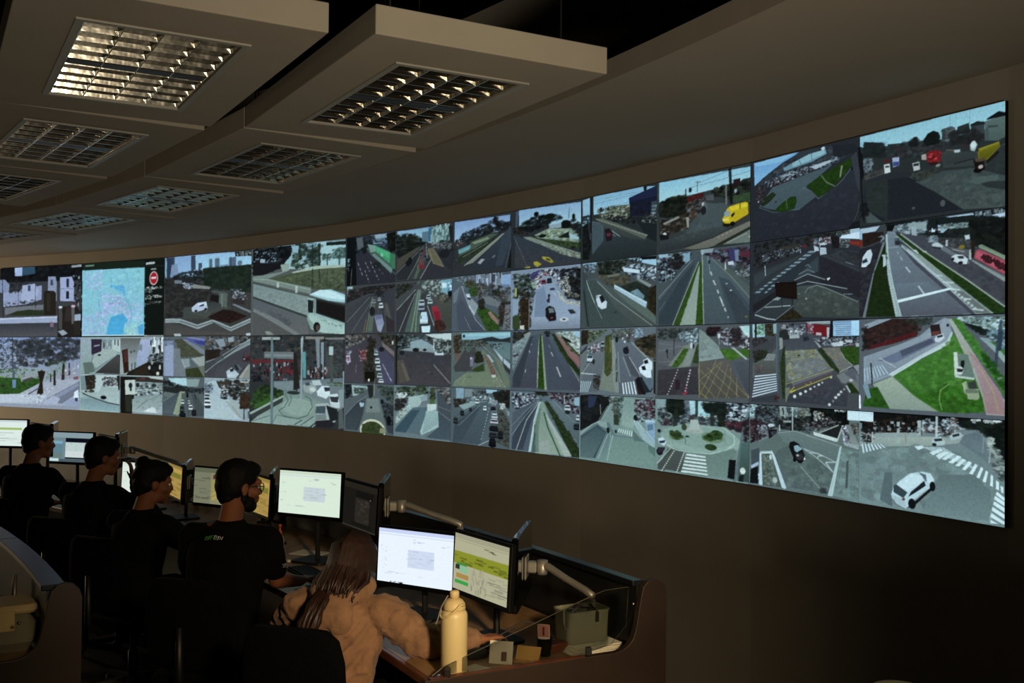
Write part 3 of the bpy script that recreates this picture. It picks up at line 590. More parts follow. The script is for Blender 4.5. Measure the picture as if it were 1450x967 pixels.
  'p 3a3e42 508 -7 1014 17 1018 521 513 498;g 84aecb 9cc4d0 519 12 832 16 834 167 520 100;t 161c18,10160f,202822 70 27 61 520 54 652 39 739 120 792 162 654 223 522 265;p 58788a 744 53 801 50 802 152 744 144;p 3a6a8c 801 22 827 20 828 155 802 152;p 7c9a98 827 15 974 22 976 176 828 155;k 5a7a7c,8cacaa,486468 50 14 31 34 102 827 15 974 27 975 165 828 144;p 22262a 969 32 1019 29 1023 500 1006 301;t 2a2c2c,1c2022 30 20 44 885 152 1015 171 1016 302 906 222;t 70787c,3a4044,8a9296 40 10 27 823 155 1005 191 986 243 844 214;p 2e3238 512 440 740 189 803 174 657 488 524 488;p 3c4046 635 486 750 190 792 196 743 496;l 66685e 13 512 422 655 292 761 186;p 4c4a40 512 404 740 189 697 194 522 288;l 7a8468 10 619 490 698 343 761 214;l 8a9878 10 689 491 710 379 761 248;p 50624c 668 489 741 302 762 316 700 492;p 36363e 743 496 825 324 1008 465 1013 499;l b0b4b0 8 732 495 825 324;p 6a6450 793 218 834 212 938 403 846 360 804 276;l 948a5c 8 803 220 846 360 938 403;l 948a5c 8 844 225 938 398;p 30323a 865 239 1006 279 1008 454 938 403;e 22242a 937 281 68 58;p 7c2a34 715 362 762 350 773 397 726 403;p 6a4448 714 322 762 322 763 367 720 363;e 1a1c20 639 313 27 51;e 1c1e22 622 335 34 41;k 20242c,6a3a3c,50585c 20 17 34 27 51 729 221 793 218 794 320 730 301;l c0c8c8 5 781 160 793 309'),
 (4, 0, (0, 0.5, 0.5, 1), 'road with a silver car among pale tyre tracks',
  'p 46484c 14 504 513 510 518 996 19 985;p 98b8b8 23 511 84 510 72 571 28 605;p 26282a 33 556 244 523 513 522 514 592 245 596 22 680;t 3a2c2a,2a2e30,50484a,1c2022 60 17 44 33 543 340 531 502 533 503 615 245 584 35 668;p 3c4046 514 545 518 996 416 994 353 604;g 3e4248 484a50 23 755 245 608 281 599 201 989 26 986;l 7c8880 8 25 879 258 633;l 6c7874 8 77 987 282 671;l 8a9884 10 226 984 265 743 288 635;p 5c6a5c 238 984 282 671 318 673 286 991;l 6e6040 20 201 989 224 862;p 50504e 401 702 435 705 507 990 416 994;l 70705c 8 424 728 484 990;p 8a90ac 308 829 379 814 403 905 369 993 339 974 323 902;p 6a7090 314 817 373 814 381 856 323 866;p 98a0b4 339 926 397 916 375 987 348 980;v c4d0d0 370 730 68 85 0 1c2228;v a0acb0 354 664 51 51 0 1c2228;v 8a9698 300 684 55 61 0 1c2228;e 24262a 284 780 41 68;e 24282c 347 603 41 41;l 48545c 10 329 626 343 795;t 1c2024,303438 20 14 27 281 574 399 583 400 643 282 635;p 3a3438 414 822 517 897 518 996 427 994'),
 (4, 0, (0.5, 0.5, 1, 1), 'traffic lane with white cars beside a red truck',
  'p 484c50 513 510 1018 510 1023 1007 518 996;t 2a2c22,3a3c2c,1c201c 40 20 44 519 528 700 526 614 600 520 663;t 5a6a64,8a9c98,384440,a4b4b0 70 14 38 700 515 909 522 951 713 807 637;p 78a8b8 909 522 1008 515 1015 674 970 682 920 623;p c8e0e8 919 545 959 549 960 593 924 596;p 14181a 970 627 1000 629 1000 689 972 687;t 3a6a98,d0e4ec 10 14 27 969 550 1019 554 1019 630 980 627;p 484c46 890 687 1020 718 1018 991 911 800;g 50544e 44463e 849 662 1020 729 1018 991 973 957;t 6a6458,383a34 24 14 34 869 619 1010 673 1010 717 911 733;p 3a3c42 516 791 680 593 701 606 618 998 518 996;l 98a09c 10 522 780 690 594;l b0b4b0 8 546 991 616 808 691 628;p 50645a 596 992 701 606 754 610 727 1001;l 8ca090 13 657 993 687 811 717 596;l 98a894 10 694 994 703 835 733 597;l 7c8c84 10 798 726 872 954;p 3c4044 744 632 807 637 873 1004 727 1001;l c8ccd0 8 798 749 857 942;v b0bccc 748 723 78 85 0 1c2228;v 8a98a8 745 769 85 85 0 1c2228;v cce4ec 768 871 102 171 0 3a4048;p c8e4ea 747 944 826 941 821 1003 753 1001;p b8d8e4 744 831 788 816 799 884 752 882;v a0b0b4 807 671 58 68 0 1c2228;v b4c8c8 820 716 68 68 0 1c2228;p a82c3c 834 768 880 753 912 833 912 888 861 875;p 8a2030 855 808 901 810 912 899 872 898;p 4a2420 861 898 912 888 963 956 913 999 862 976;t 2a2422,5a3a2c,3a2c24 20 17 38 861 909 942 900 963 1000 873 998;l 60484c 10 838 661 901 755'),
 (4, 1, (0, 0, 0.5, 0.5), 'tree-lined dual carriageway full of cars',
  'p 484850 11 -10 505 6 511 492 17 501;t 4a4440,2c302e,6a6460,8a8886 60 17 44 11 2 260 19 163 91 26 152;g 44424a 4e4650 27 289 188 79 273 44 217 480 30 488;p 7c4044 164 171 226 164 233 261 178 262;t 5a3438,84505a,a08a8c 16 14 31 152 152 238 152 227 274 166 275;p b0b8d0 20 227 58 189 72 288 34 314;t c0c8dc,70788c,8a4450 16 14 34 19 165 77 165 66 313 28 314;l a8a0a4 5 129 312 124 398;t 262418,302c1c,1c1c14,3a3420 70 24 51 254 43 320 44 319 488 205 481 215 310;l 2e2a24 31 272 32 258 309;p 18180f 216 383 315 380 316 476 217 468;g 4a4a5c 50506a 333 116 404 152 508 281 511 492 396 497 334 212;l c0b8c4 8 394 307 476 470;d c0b0bc 8 48 41 406 330 482 469;l 907c84 10 415 117 508 234;p 7c7070 380 81 507 188 508 234 392 129;t 2c3028,404438,5a4c40,1c2020 60 17 41 320 8 505 12 507 164 391 81;p c0c0b8 478 76 495 76 495 111 478 111;v b8ccc8 328 200 61 68 0 1c2228;v c4d4d0 341 278 75 85 0 1c2228;v b0c0c0 353 349 75 85 0 1c2228;v a8b8b8 366 421 75 75 0 1c2228;v d0dce0 378 474 75 58 0 1c2228;v 8a9a9c 322 164 44 41 0 1c2228;e 24242c 381 158 41 34;l 8a8c80 8 319 452 316 500;e e0e4dc 259 469 14 20'),
 (4, 1, (0.5, 0, 1, 0.5), 'empty asphalt junction with a white car',
  'p 44464a 517 0 1006 11 1011 480 522 503;t 4a5c5c,1c2224,7c9698,303a3a 70 17 44 522 12 820 29 821 130 529 152;p 8ea6ac 650 84 747 62 862 130 862 175 651 175;p 8a989c 552 164 651 141 862 153 1003 196 1004 240 737 187;p c0d0d0 778 17 1001 11 1002 76 962 76 840 46;t 2a3030,5a6664,a0b0ac,303430 50 17 41 851 63 1007 76 1008 218 872 153;l e0ecec 10 856 63 859 164;l a4b0ac 10 973 98 978 186;g 3e4046 4c464c 536 211 716 175 1003 207 1011 475 533 496;t 44464c,4e484e,3c3e44 40 27 68 564 222 1003 229 1006 458 555 478;p 585048 519 269 586 257 654 462 555 490;p 686058 564 292 587 291 649 451 621 464;l b8b4b4 8 858 303 996 470;p c4d4d8 862 186 933 175 944 213 868 214;p 42484c 883 180 928 177 931 191 888 195;e 1e2224 700 164 44 27;e 20262a 779 164 24 17;e 22262a 575 193 34 31;t 1a1e18,12160f 20 17 38 511 24 584 25 552 129 518 129;l 1c1c18 26 522 24 524 491'),
 (4, 1, (0, 0.5, 0.5, 1), 'road fork around a round grassy island',
  'p 586468 11 502 511 497 516 993 17 1012;t 10161a,1c2426 36 20 44 17 526 81 511 83 647 19 663;p a0b4b4 81 523 218 529 266 539 133 631 95 634;t 26342a,38443c 16 17 38 107 547 230 553 194 603 120 607;p 2a2e2c 242 516 302 513 303 621 268 671;l 8a8c84 13 316 500 313 620;t 2c3a34,3e4a44,54605c,1e2a24 60 17 41 338 523 511 527 513 702 397 615;p 3c464c 21 837 133 705 231 650 209 797 149 985 23 986;g 38424a 444e54 22 862 232 674 197 822 124 988 23 986;l 88949a 8 21 837 133 705 243 625;g 6c7a78 5e6a68 231 650 363 641 436 955 174 983 209 821;p 788684 244 661 351 654 376 783 233 795;p 3c4448 375 664 513 702 516 993 448 977 411 804;t 2a3234,48545a,1a2022 40 17 41 398 675 513 702 515 912 423 850;e c8c8b0 301 969 191 157;e 3a4c28 301 981 167 143;t 2c3a1e,44542e,4a4028,30401f 50 17 41 198 919 306 891 412 934 413 981 199 992;p 8c8c70 378 937 424 944 425 992 366 986;e 1e2424 284 740 17 17;p a8c0c8 164 703 219 669 208 736 177 745;p 384c5a 183 683 217 675 214 697 185 704;e 18202a 392 675 24 34;e 14181c 458 859 34 68;l 4c5864 8 220 711 196 798'),
 (4, 1, (0.5, 0.5, 1, 1), 'pale street leading to a median, crossing at the right',
  'p 6c7c80 511 497 1011 491 1011 992 510 994;t 2c3a2c,3a4c34,1c261e,54644e 60 17 41 522 526 824 500 804 568 656 600 523 584;p b0c4c0 523 584 590 569 601 626 535 642;t d0dcdc,3a3030,8a9c98 26 14 31 523 573 623 567 623 636 524 654;t 2a2826,3a3230,1e1c1c 40 17 41 518 643 634 624 569 755 519 748;p a4bcb8 639 612 783 581 742 685 641 750 520 876 520 818 635 693;p 98aca8 525 817 635 716 657 737 526 887;t 88988f,707c74,b4c4bc 30 14 27 525 771 635 693 636 762 526 876;g 56707a 5c7278 678 712 816 691 806 725 745 967 515 935 636 762;p 3c5662 526 922 668 736 743 730 616 959 516 958;p a0bcba 806 725 898 729 910 872 828 925 756 966 745 934;g 98b4b4 88a4a6 795 737 888 730 899 850 766 954;p c0d0cc 805 669 887 663 883 719 806 736;p 4a6a3c 825 623 872 620 869 665 828 667;p 46503e 835 511 866 509 867 620 836 622;t 38442e,2a3626,4c5a40 16 14 31 830 522 876 520 872 631 831 634;p 4a545c 886 541 927 561 1013 687 1015 981 911 960 898 740;g 44525c 4a5a64 898 740 1014 828 1010 987 798 984 910 872;t 50585c,2a3032,8a8c88,5c4c48,202826 60 17 41 876 508 1011 513 1013 687 947 604;d a89c9c 8 14 10 898 685 1008 720;d a8a4a4 8 17 10 888 719 1004 808;d b0a4a8 8 14 10 667 690 805 675;l 98a4a4 8 657 708 805 692;e 24303c 768 627 27 24;p 8ca0a8 741 606 804 579 805 635 763 650'),
 (5, 0, (0, 0, 0.5, 0.5), 'road bending past dark trees under a pale sky',
  'p 33383c 16 -6 528 8 532 486 21 428;g 7c9cc8 9cbcd8 21 5 491 24 492 143 23 190;t 10161a,181e1e,0c1012 110 24 56 77 131 151 110 295 69 364 32 402 64 499 89 492 143 342 158 185 181 86 174;t 10161a,181e1e 20 19 32 364 20 394 26 395 70 364 65;t 14181a,1c2220,2c3230 60 19 45 27 174 184 148 462 90 499 113 433 173 233 222 53 212;p 4a5a4c 177 205 327 163 403 168 186 281 54 330;p 7a8c70 177 213 312 185 327 204 201 234;p 5a8c94 53 262 161 232 173 246 153 276 62 306;p 6aa0a8 62 276 153 243 161 265 70 298;p 2c3628 37 336 373 203 389 221 55 398;t 30382a,3a4432,262c24 50 16 34 46 337 373 195 389 229 71 400;p 7c8478 105 412 433 173 456 176 187 397;d 909a8c 14 8 5 113 413 312 266 448 175;l a8b0a4 6 96 335 312 234;g 3a4450 2e3640 187 430 434 188 500 128 511 201 466 474 113 434;p 384450 434 188 500 136 508 216 436 443 376 452;l 5c6864 8 458 473 501 262;p 9aa0a4 227 402 258 369 290 377 251 417;p 606870 344 368 367 346 379 360 360 378;p 181c18 473 475 508 263 530 267 532 482;t 4a2c2c,8a6460,b0a4a0 14 8 19 27 191 103 177 95 218 36 243;l 6c747c 6 37 345 54 364;t 20242c,382c2c 16 13 34 -7 203 44 210 38 413 4 409'),
 (5, 0, (0.5, 0, 1, 0.5), 'palm square beside a road with yellow lettering',
  'p 2e3438 506 4 1011 22 1014 541 510 483;g 84a8cc a0c8d4 560 2 1011 22 1012 195 561 139;p 48546a 535 9 560 10 550 137 536 142;t 10161a,181e1c,0c1210 120 21 53 536 166 607 108 676 75 718 75 745 80 818 86 883 121 812 145 718 181 650 193;t 121816,1a201c 60 16 40 877 142 934 152 959 128 965 158 1012 195 1013 339 960 288 877 201;e 0e1412 690 58 32 32;e 121a16 785 95 79 40;e 101614 899 179 64 56;e 101614 953 127 19 40;l 3c4a50 6 922 48 921 135;l 1a201c 14 775 138 780 319;p 8aa0ac 785 163 870 163 871 200 786 193;p 8c9c84 678 228 779 192 941 219 954 272 997 308 991 336 719 272;t 6c8070,a0b090,4c5c48,88a0a0 60 16 40 678 228 779 199 960 237 997 330 746 277;e 141c14 736 245 53 24;p 1a2418 852 271 922 238 929 290 852 278;p 98bcc8 922 253 991 293 985 313 929 297;p 3a4c30 678 251 1004 338 1010 382 929 371 719 288;t 2e4028,3c5230,202c1c 50 16 34 692 261 1004 345 1004 381 719 295;p 7c887c 594 230 650 239 813 324 1013 426 1014 469 879 415 719 310 629 266;t 8c9888,a4aea0,667064,50584c 90 11 24 719 303 1013 426 1005 461 866 413;g 34404a 3a3c44 529 204 608 247 747 329 879 415 1014 476 1014 512 680 499 532 482;p 3c3e46 530 329 679 411 943 482 748 507 532 482;t 3a4048,34363e,404248 40 21 53 537 260 943 474 748 503 539 471;p a89c2c 734 411 787 425 821 467 801 472 741 434;p 3a3c40 761 428 787 436 801 460 768 444;p a89c2c 673 448 700 448 734 475 700 494 676 472;p a0942c 610 483 645 482 652 496 610 493;d 8c949c 8 13 19 522 218 595 400 624 481;l 6c7478 6 551 270 552 285;t 382e2c,181a18 30 16 40 522 148 579 181 636 221 529 188;p 20261f 935 357 967 361 967 383 936 379;l 1c201c 10 991 307 998 395'),
 (5, 0, (0, 0.5, 0.5, 1), 'curving road by a verge with tall buildings',
  'p 54606c 13 501 510 505 515 1010 18 997;t 6c7c88,38424a,8c9ca8,5a5c58 50 13 34 13 509 204 512 205 586 90 567;k 8a98ac,4a5468,6c7884,3c4048,a0acc0 60 21 48 79 185 196 511 421 511 423 646 261 624;p 8aa8cc 433 528 503 524 500 637 430 631;p 6a80a0 430 607 496 613 493 668 438 656;p 5c6a78 467 634 504 638 497 700 468 698;t 2c3630,3c2e2c,50504c,7a7c78,404a4c 120 16 42 205 578 497 637 498 778 332 735 206 694;t 2e4a20,3c5c28,264018 50 16 40 115 553 205 570 246 697 181 692 132 596;t 3a3028,4a3c30 20 16 34 123 546 204 553 197 602 140 589;t 1c2420,262c26 20 19 37 354 640 415 646 416 701 363 697;p 6e7a86 15 645 82 592 115 595 107 653 41 732 16 747;g 5a6670 464e5c 73 591 124 646 175 824 304 997 61 990 41 749;p 4c5462 61 990 50 775 83 693 125 763 176 989;l a8b4bc 10 90 593 150 764 216 900 296 996;l 8c98a4 6 118 871 176 993;p 8a98a0 124 654 157 682 239 778 207 858 158 798;d c4ccd0 16 5 5 158 773 207 858;p c0ccd8 128 671 157 665 174 708 149 718;p 3a4250 141 697 178 704 170 724 141 714;p 3c5420 223 818 278 780 395 867 410 948 411 996 311 997;t 28481c,32581f,3c6426,264018 70 19 42 223 826 278 797 403 916 411 996 311 993;p 70787c 269 698 332 703 439 775 409 804 301 766;t 2a2c24,34342c,1c201a 40 19 40 238 729 285 724 286 805 247 811;t 30281f,3c3024,262018 60 19 42 409 773 461 760 470 958 411 964;p 96746c 318 839 341 833 406 916 407 956 349 897;p 6c7478 461 792 509 779 507 998 441 996;t 5a6068,7c8488,4c3c34 30 13 29 461 808 505 802 500 990 456 989'),
 (5, 0, (0.5, 0.5, 1, 1), 'crowded street with a black car driving away',
  'p 8090a4 510 521 1005 524 1008 1009 515 1010;t 16201a,22301f,101812,2c3c24 120 21 53 525 530 694 533 681 684 656 926 650 1002 536 999;p 40301f 570 752 640 742 636 994 586 993;t 2c241c,3a2e22,1e1a16 60 19 42 569 690 647 696 649 987 586 993;p 8ea0b4 516 744 563 744 560 868 521 882;p 3a4a28 517 889 571 876 572 992 518 991;p c8ccc0 575 965 607 963 607 997 576 996;p a0a860 533 648 548 649 548 723 534 722;l 8c8078 10 644 750 644 987;p 3a3a6c 653 544 721 513 715 550 653 590;l 6a6ca4 6 639 573 721 521;t b0bcc8,3c4450,787e8c,20242c,8c4450,e0e8f0 150 11 32 667 606 728 521 847 520 848 638 749 629 702 663;p 8c9cac 735 567 841 578 842 638 729 642;v 7c3040 749 618 61 66 0 1c2228;v 2c2e3c 789 610 66 66 0 1c2228;k 1c2028,c0c8d0,5c6470,34303c 90 11 29 13 40 761 510 930 544 1006 725 881 700;t 14181c,1e2424,262420,0e1012 110 21 53 867 529 1005 531 1007 790 913 754 874 656;t b0b0a8,c8ccc8,6c6c68 50 11 24 848 638 918 572 938 705 900 731;t 5a5a50,8c8c80 16 11 24 913 696 1007 747 1007 761 919 755;g 8a9cb4 9aaac0 736 635 835 637 849 735 907 805 1007 826 1008 1005 670 995 669 850 695 700;p 788aa4 695 700 749 652 784 797 765 931 677 942;g 98a8bc 7a8698 656 896 1008 912 1008 1005 670 995;p b4b8b0 842 682 881 737 907 783 1007 804 1007 826 913 805 862 758;t a0a49c,7c807a,c4c4b8 40 11 21 849 698 901 775 1007 804 1007 822 913 802;p 1a1c22 764 833 790 812 823 829 837 874 841 926 791 939 765 901;p 6c7c80 784 831 817 833 827 870 791 872;p 1e1a20 778 890 837 889 837 934 791 939;p 8a5048 801 906 818 907 818 918 801 917;l 30343c 24 786 730 787 782;e 2a2e34 788 730 16 21;e 28304a 783 771 19 26;e c0c8cc 894 927 56 29;e 3c4450 894 927 21 12;p 2c343c 917 853 952 851 977 882 939 887;l c0c8cc 6 803 686 836 734;e 3c4454 812 681 34 19;t a8b8a8,7c8c8c 30 11 24 660 621 694 601 702 655 674 668;l 4a3a38 8 661 774 675 759'),
 (5, 1, (0, 0, 0.5, 0.5), 'tram corridor with a red cycle path and hills',
  'p 5c6a68 18 -1 518 8 515 485 11 494;p 86b4c4 94 13 518 12 515 67 229 70 99 72;p 94c4d0 98 18 511 16 511 43 99 43;p 2c3438 213 74 292 59 354 49 430 73 518 51 519 106 309 112 214 94;t 3a2c24,4a3828,2a2420,5a4838 60 16 40 23 33 90 26 83 185 33 202;t 2c3430,3c4440,4c5448,706c60 80 13 34 66 76 308 79 309 128 149 160 75 151;p 5a7478 308 87 475 97 562 114 520 262 371 168;g 5c7c80 6c8484 324 112 490 113 555 129 520 254 431 216;t 3a4448,8aa0a4,2c3638 30 13 29 332 112 431 113 446 152 355 144;p 46484a 26 320 149 119 214 144 184 350 35 362;g 4a4a4a 44464a 34 303 157 135 222 152 207 283 135 359 35 354;p 6a5c58 33 202 100 185 84 235 34 270;t 5c7c6c,4a6a58 16 13 26 133 135 198 127 182 168 141 185;p 262a20 207 267 230 168 270 201 290 266 231 283;t 2c301f,20241a,34381f 40 16 34 215 193 262 176 286 258 223 275;p 33461f 176 350 287 282 295 346 232 356;t 3a4c24,2c3c1c 20 13 29 208 324 287 290 287 347 224 353;p 7a7890 171 234 203 226 199 300 171 317;e b8b8d8 179 238 13 21;g 6a7a64 76846c 135 368 303 354 294 201 356 265 433 406 464 480 19 490 36 447;p 6c7c68 262 168 293 168 387 344 365 377 326 313;p 745a54 286 193 325 233 364 304 403 391 357 385 334 313 302 249;t 7c6058,8c6c60,64504a 30 11 24 302 225 357 297 395 383 350 377;p a0b0b0 309 201 333 209 372 264 356 273;p c0ccc4 353 381 388 376 388 400 358 401;k a8aca4,74685c,8c8c80 60 8 16 7 12 358 409 433 406 471 479 396 483;p 6c7864 371 224 432 279 507 434 508 481 464 476 433 374;l 8c9c94 8 277 128 432 271 506 348;p a8bcc4 363 144 439 224 513 293 510 333 432 255;p 34383c 443 271 506 340 507 380 462 334;l 1a1e22 10 447 235 447 279;l 4c5450 6 447 287 507 387;e 202c38 115 39 19 24;l 8c9c84 6 36 455 160 367;l 94a48c 8 103 477 127 410;l 3c5c54 8 152 409 184 403'),
 (5, 1, (0.5, 0, 1, 0.5), 'straight dual carriageway with a green median',
  'p 55606a 511 4 1008 10 1009 480 515 489;t 2c3028,3a3c30,1c201c 60 16 34 525 20 646 8 604 53 526 106;g 86989c 7c9090 519 121 639 38 653 46 563 238 521 340;t 7c9094,94a4a8,5c6c70 50 13 32 526 114 633 61 577 184 528 293;p 4a4c50 520 207 563 195 574 211 527 227;p 8c9494 604 37 646 15 660 31 619 76;g 4c5664 484a56 646 54 718 40 713 199 708 475 515 481 528 371;p 3a424c 521 402 592 222 646 61 674 47 620 276 580 477 529 476;l 7c8890 6 528 340 591 199 653 54;p 9aa4a0 710 199 720 44 726 44 722 470 705 471;p 2a4414 722 40 735 40 762 483 712 478;t 30501a,243c12,3a5a1e 60 11 26 724 123 736 123 759 476 715 474;p 8c9c84 735 48 742 48 786 489 762 487;g 52606e 484c5a 742 40 809 42 926 256 1008 412 1009 477 779 486;p 4a5260 749 63 782 56 902 344 940 480 786 482;l 98a89c 8 809 42 913 234 1002 412;d c8ccd0 10 37 69 647 168 655 199;d c8ccd0 10 53 159 617 353 629 295;d a8b0b4 6 26 106 661 126 666 111;l b8c0c4 12 806 183 820 213;l c8ccd0 16 847 301 873 374;l 8c949c 8 789 124 800 150;p 26341a 805 34 828 35 1014 340 1011 383 920 263;t 2c3c1a,344820,1e2a14 50 13 29 812 49 907 198 1008 369 989 355 875 183;p 8a6464 835 35 867 43 1013 240 1014 319 926 212;g 8c7470 946466 841 43 867 47 1010 254 1010 305;p 40542c 861 43 899 59 1013 211 1013 233;t 3a5028,2a3c1c 24 13 26 867 51 963 125 1010 219 938 168;g a4b8bc b0c0b8 835 20 1008 18 1010 211 938 125 874 51;t c0ccc4,8c9c90,d4d8cc,5c6c5c,9ab4c4 90 11 32 822 20 1008 25 1007 197 925 103;p 1c2220 874 51 938 88 950 110 900 95;t 14181a,202828 16 13 29 755 11 795 12 789 64 769 56;p 9cc0d4 956 20 1008 18 1009 68 975 60'),
 (5, 1, (0, 0.5, 0.5, 1), 'avenue with a line of parked and waiting cars',
  'p 56646a 19 495 508 502 512 994 16 1003;p 84a4b4 49 502 120 503 117 595 50 603;p 7c8c90 124 507 197 507 194 577 125 582;t 3a4448,586468,2a3032,7c8a8c 60 13 34 194 520 312 513 328 585 202 593;p 98c0d0 312 505 400 504 397 532 313 537;t 14181a,20261f,2a2c24,2e2420 90 21 53 374 526 508 502 509 658 465 646 397 604;t 2a241c,1c1a16,3a3028 40 16 37 29 605 137 606 130 656 38 680;t 8aa4a8,c0d0d4,3c4c50,5c7478 80 11 29 137 606 266 556 374 573 360 638 235 648;p 8ca4a4 72 660 203 618 258 622 122 698;g 52646c 47545e 39 756 251 630 329 609 345 728 262 987 24 1001;p 42505a 24 993 40 831 219 666 267 654 108 974;l 7a9090 6 22 799 155 695 251 630;l 8ca4a4 6 73 845 259 646;d c0d0d0 8 26 21 273 945 315 771 337 656;l b4c4c4 10 254 996 340 945;p 4a5450 393 954 405 659 435 648 510 783 512 994;t 4c4840,383c38,5c5c54,2c2c28 70 16 37 406 691 465 693 510 807 505 979 401 969;l 8a7868 8 435 648 510 783;p 6c7c7c 435 617 480 653 510 713 495 730;v c4d0d4 235 615 66 79 0 1c2228;v d4e0e4 302 671 53 79 0 1c2228;v 30383c 179 689 48 53 0 1c2228;v 2a3034 106 725 66 79 0 1c2228;v 384044 48 797 79 93 0 1c2228;v 23232e 371 666 74 53 0 1c2228;v 98a8b4 379 701 79 61 0 1c2228;v c8d4e0 383 732 93 66 0 1c2228;v b8bcc4 380 776 119 79 0 1c2228;v 1a2028 377 837 132 79 0 1c2228;v 2c343c 370 893 119 79 0 1c2228;v 12161c 366 958 106 119 0 1c2228;v 20262c 430 886 79 106 0 1c2228;t b0bcc8,7c848c 16 11 24 344 583 405 595 390 636 352 631;t a8b0ac,d0d8d4 20 11 24 420 618 465 615 465 662 428 665;p 7c9498 480 676 506 682 506 713 484 715'),
 (5, 1, (0.5, 0.5, 1, 1), 'busy expressway curving away with a hedge median',
  'p 60707a 508 510 1009 489 1009 997 512 1001;t 20242c,3c4450,8ca0a8,c0d0d8,2c2430 130 13 37 523 525 698 522 719 558 581 645 524 657;p 2a3020 698 499 772 495 786 524 699 529;t 1c2018,2a3020 26 13 32 698 499 786 494 779 539 719 536;t 2a242c,584850,8c98a0,1c1e24,401c2c 130 13 37 786 509 1009 496 1004 675 904 619 813 559;p 90b0c0 966 534 1006 525 1003 597 969 592;l c0d0d4 10 900 517 903 582;g 505c68 54626c 524 688 719 558 746 556 682 993 519 993;p 3c4854 526 890 624 680 713 581 666 752 605 988 519 993;l 8c9c9c 6 518 798 624 664 719 566;l 8ca0a4 8 518 876 624 703 726 565;l b0b8b4 12 555 995 631 740 719 588;p a8bcbc 647 998 683 750 723 581 740 579 700 733 668 995;l c0dcdc 10 658 993 687 735 720 603;g 7c9488 93a494 694 749 740 572 767 592 801 739 957 990 696 1002;p 6c8478 695 991 700 764 727 633 740 632 721 822 723 995;l 3c5c4c 16 690 992 694 772;l 50685a 6 699 991 704 763 730 610;p a4b0a8 767 682 781 681 957 990 906 998;l 2e4c34 18 760 668 788 784 874 995;l 8ca894 10 753 623 774 689 808 797 894 992;p 98a49c 735 895 789 889 816 989 723 995;p 26381f 760 585 780 569 833 661 898 751 1006 933 1006 994 957 997 873 819 820 700;t 2c401f,1e2c18,364c24,24301c 110 19 40 767 585 786 584 905 750 1000 927 1000 991 957 969 866 791;p 5c6c74 786 569 826 551 910 604 1007 732 1008 890 904 728;g 6a7c84 56646a 793 576 839 572 1005 768 1005 883 898 722;l 8c9ca0 6 819 559 998 755;v c0ccd4 923 617 79 79 0 1c2228;v c8d4d8 995 690 53 79 0 1c2228;v 2a3238 986 756 79 79 0 1c2228;e 24282c 923 650 32 26'),
 (6, 0, (0, 0, 0.5, 0.5), 'street corner with power lines and a dark building',
  'p 2c3436 7 -15 511 16 515 541 11 483;g 80b0cc 98c8dc 90 4 419 6 501 21 501 149 91 143;l 5c7c94 5 99 61 335 51 501 47;l 5c7c94 5 116 102 343 97;l 6a8aa0 5 90 32 419 36;p 8fb8d0 12 14 64 7 65 138 13 136;t 304854,3c5460,8ab0c4 14 14 34 13 118 74 130 66 203 13 230;p 202a48 328 67 427 38 511 16 513 211 336 183;p 1a2038 336 95 512 92 513 236 336 201;t 1c1e28,24262c,16181c 30 24 55 336 113 472 126 473 228 336 201;p 384850 468 125 512 126 513 236 469 228;k 5c7480,2c3c44,788c98 24 28 69 10 17 472 134 512 139 513 236 473 228;p 5c6c58 192 100 336 113 329 200 200 183;t 7c8a70,a0a898,4c5448,30382f,5a4c44 90 17 41 116 102 336 122 329 235 125 168;t 1c2022,141618,2c2e2c 50 17 41 159 156 367 216 368 260 176 205;e 22303a 142 112 24 34;e 26343c 192 118 21 28;p 20282c 367 216 513 236 514 491 444 377;t 2c3434,3a403c,8a8c80,1c2022 30 17 38 413 208 513 228 513 287 413 268;g 3c4a50 262e30 83 187 193 227 444 377 514 423 515 533 85 483;p 4a5c64 79 186 159 220 160 348 85 446;p 46565e 83 206 143 226 152 365 93 429;g 4c5450 3a423e 100 172 242 227 444 360 437 393 322 357 159 239;p 5c645c 100 172 159 184 451 357 429 383 282 288;d 8c9490 8 21 17 218 285 274 340;l a8b4b4 10 222 291 270 335;l 909c9c 8 205 301 242 330;l a4a898 8 108 178 444 360;p 241c24 168 267 201 264 222 304 218 357 181 360;p 6a2c3c 181 297 210 302 211 325 185 325;l 12161a 23 73 9 73 278;l 5c6c74 8 71 278 67 333;p 141818 13 221 48 199 58 275 76 371 59 480 15 474;t 1c2222,282c2a 24 21 45 13 230 57 238 68 472 15 465;p 1c2024 419 6 442 7 438 41 423 37'),
 (6, 0, (0.5, 0, 1, 0.5), 'yellow van on a road under power lines',
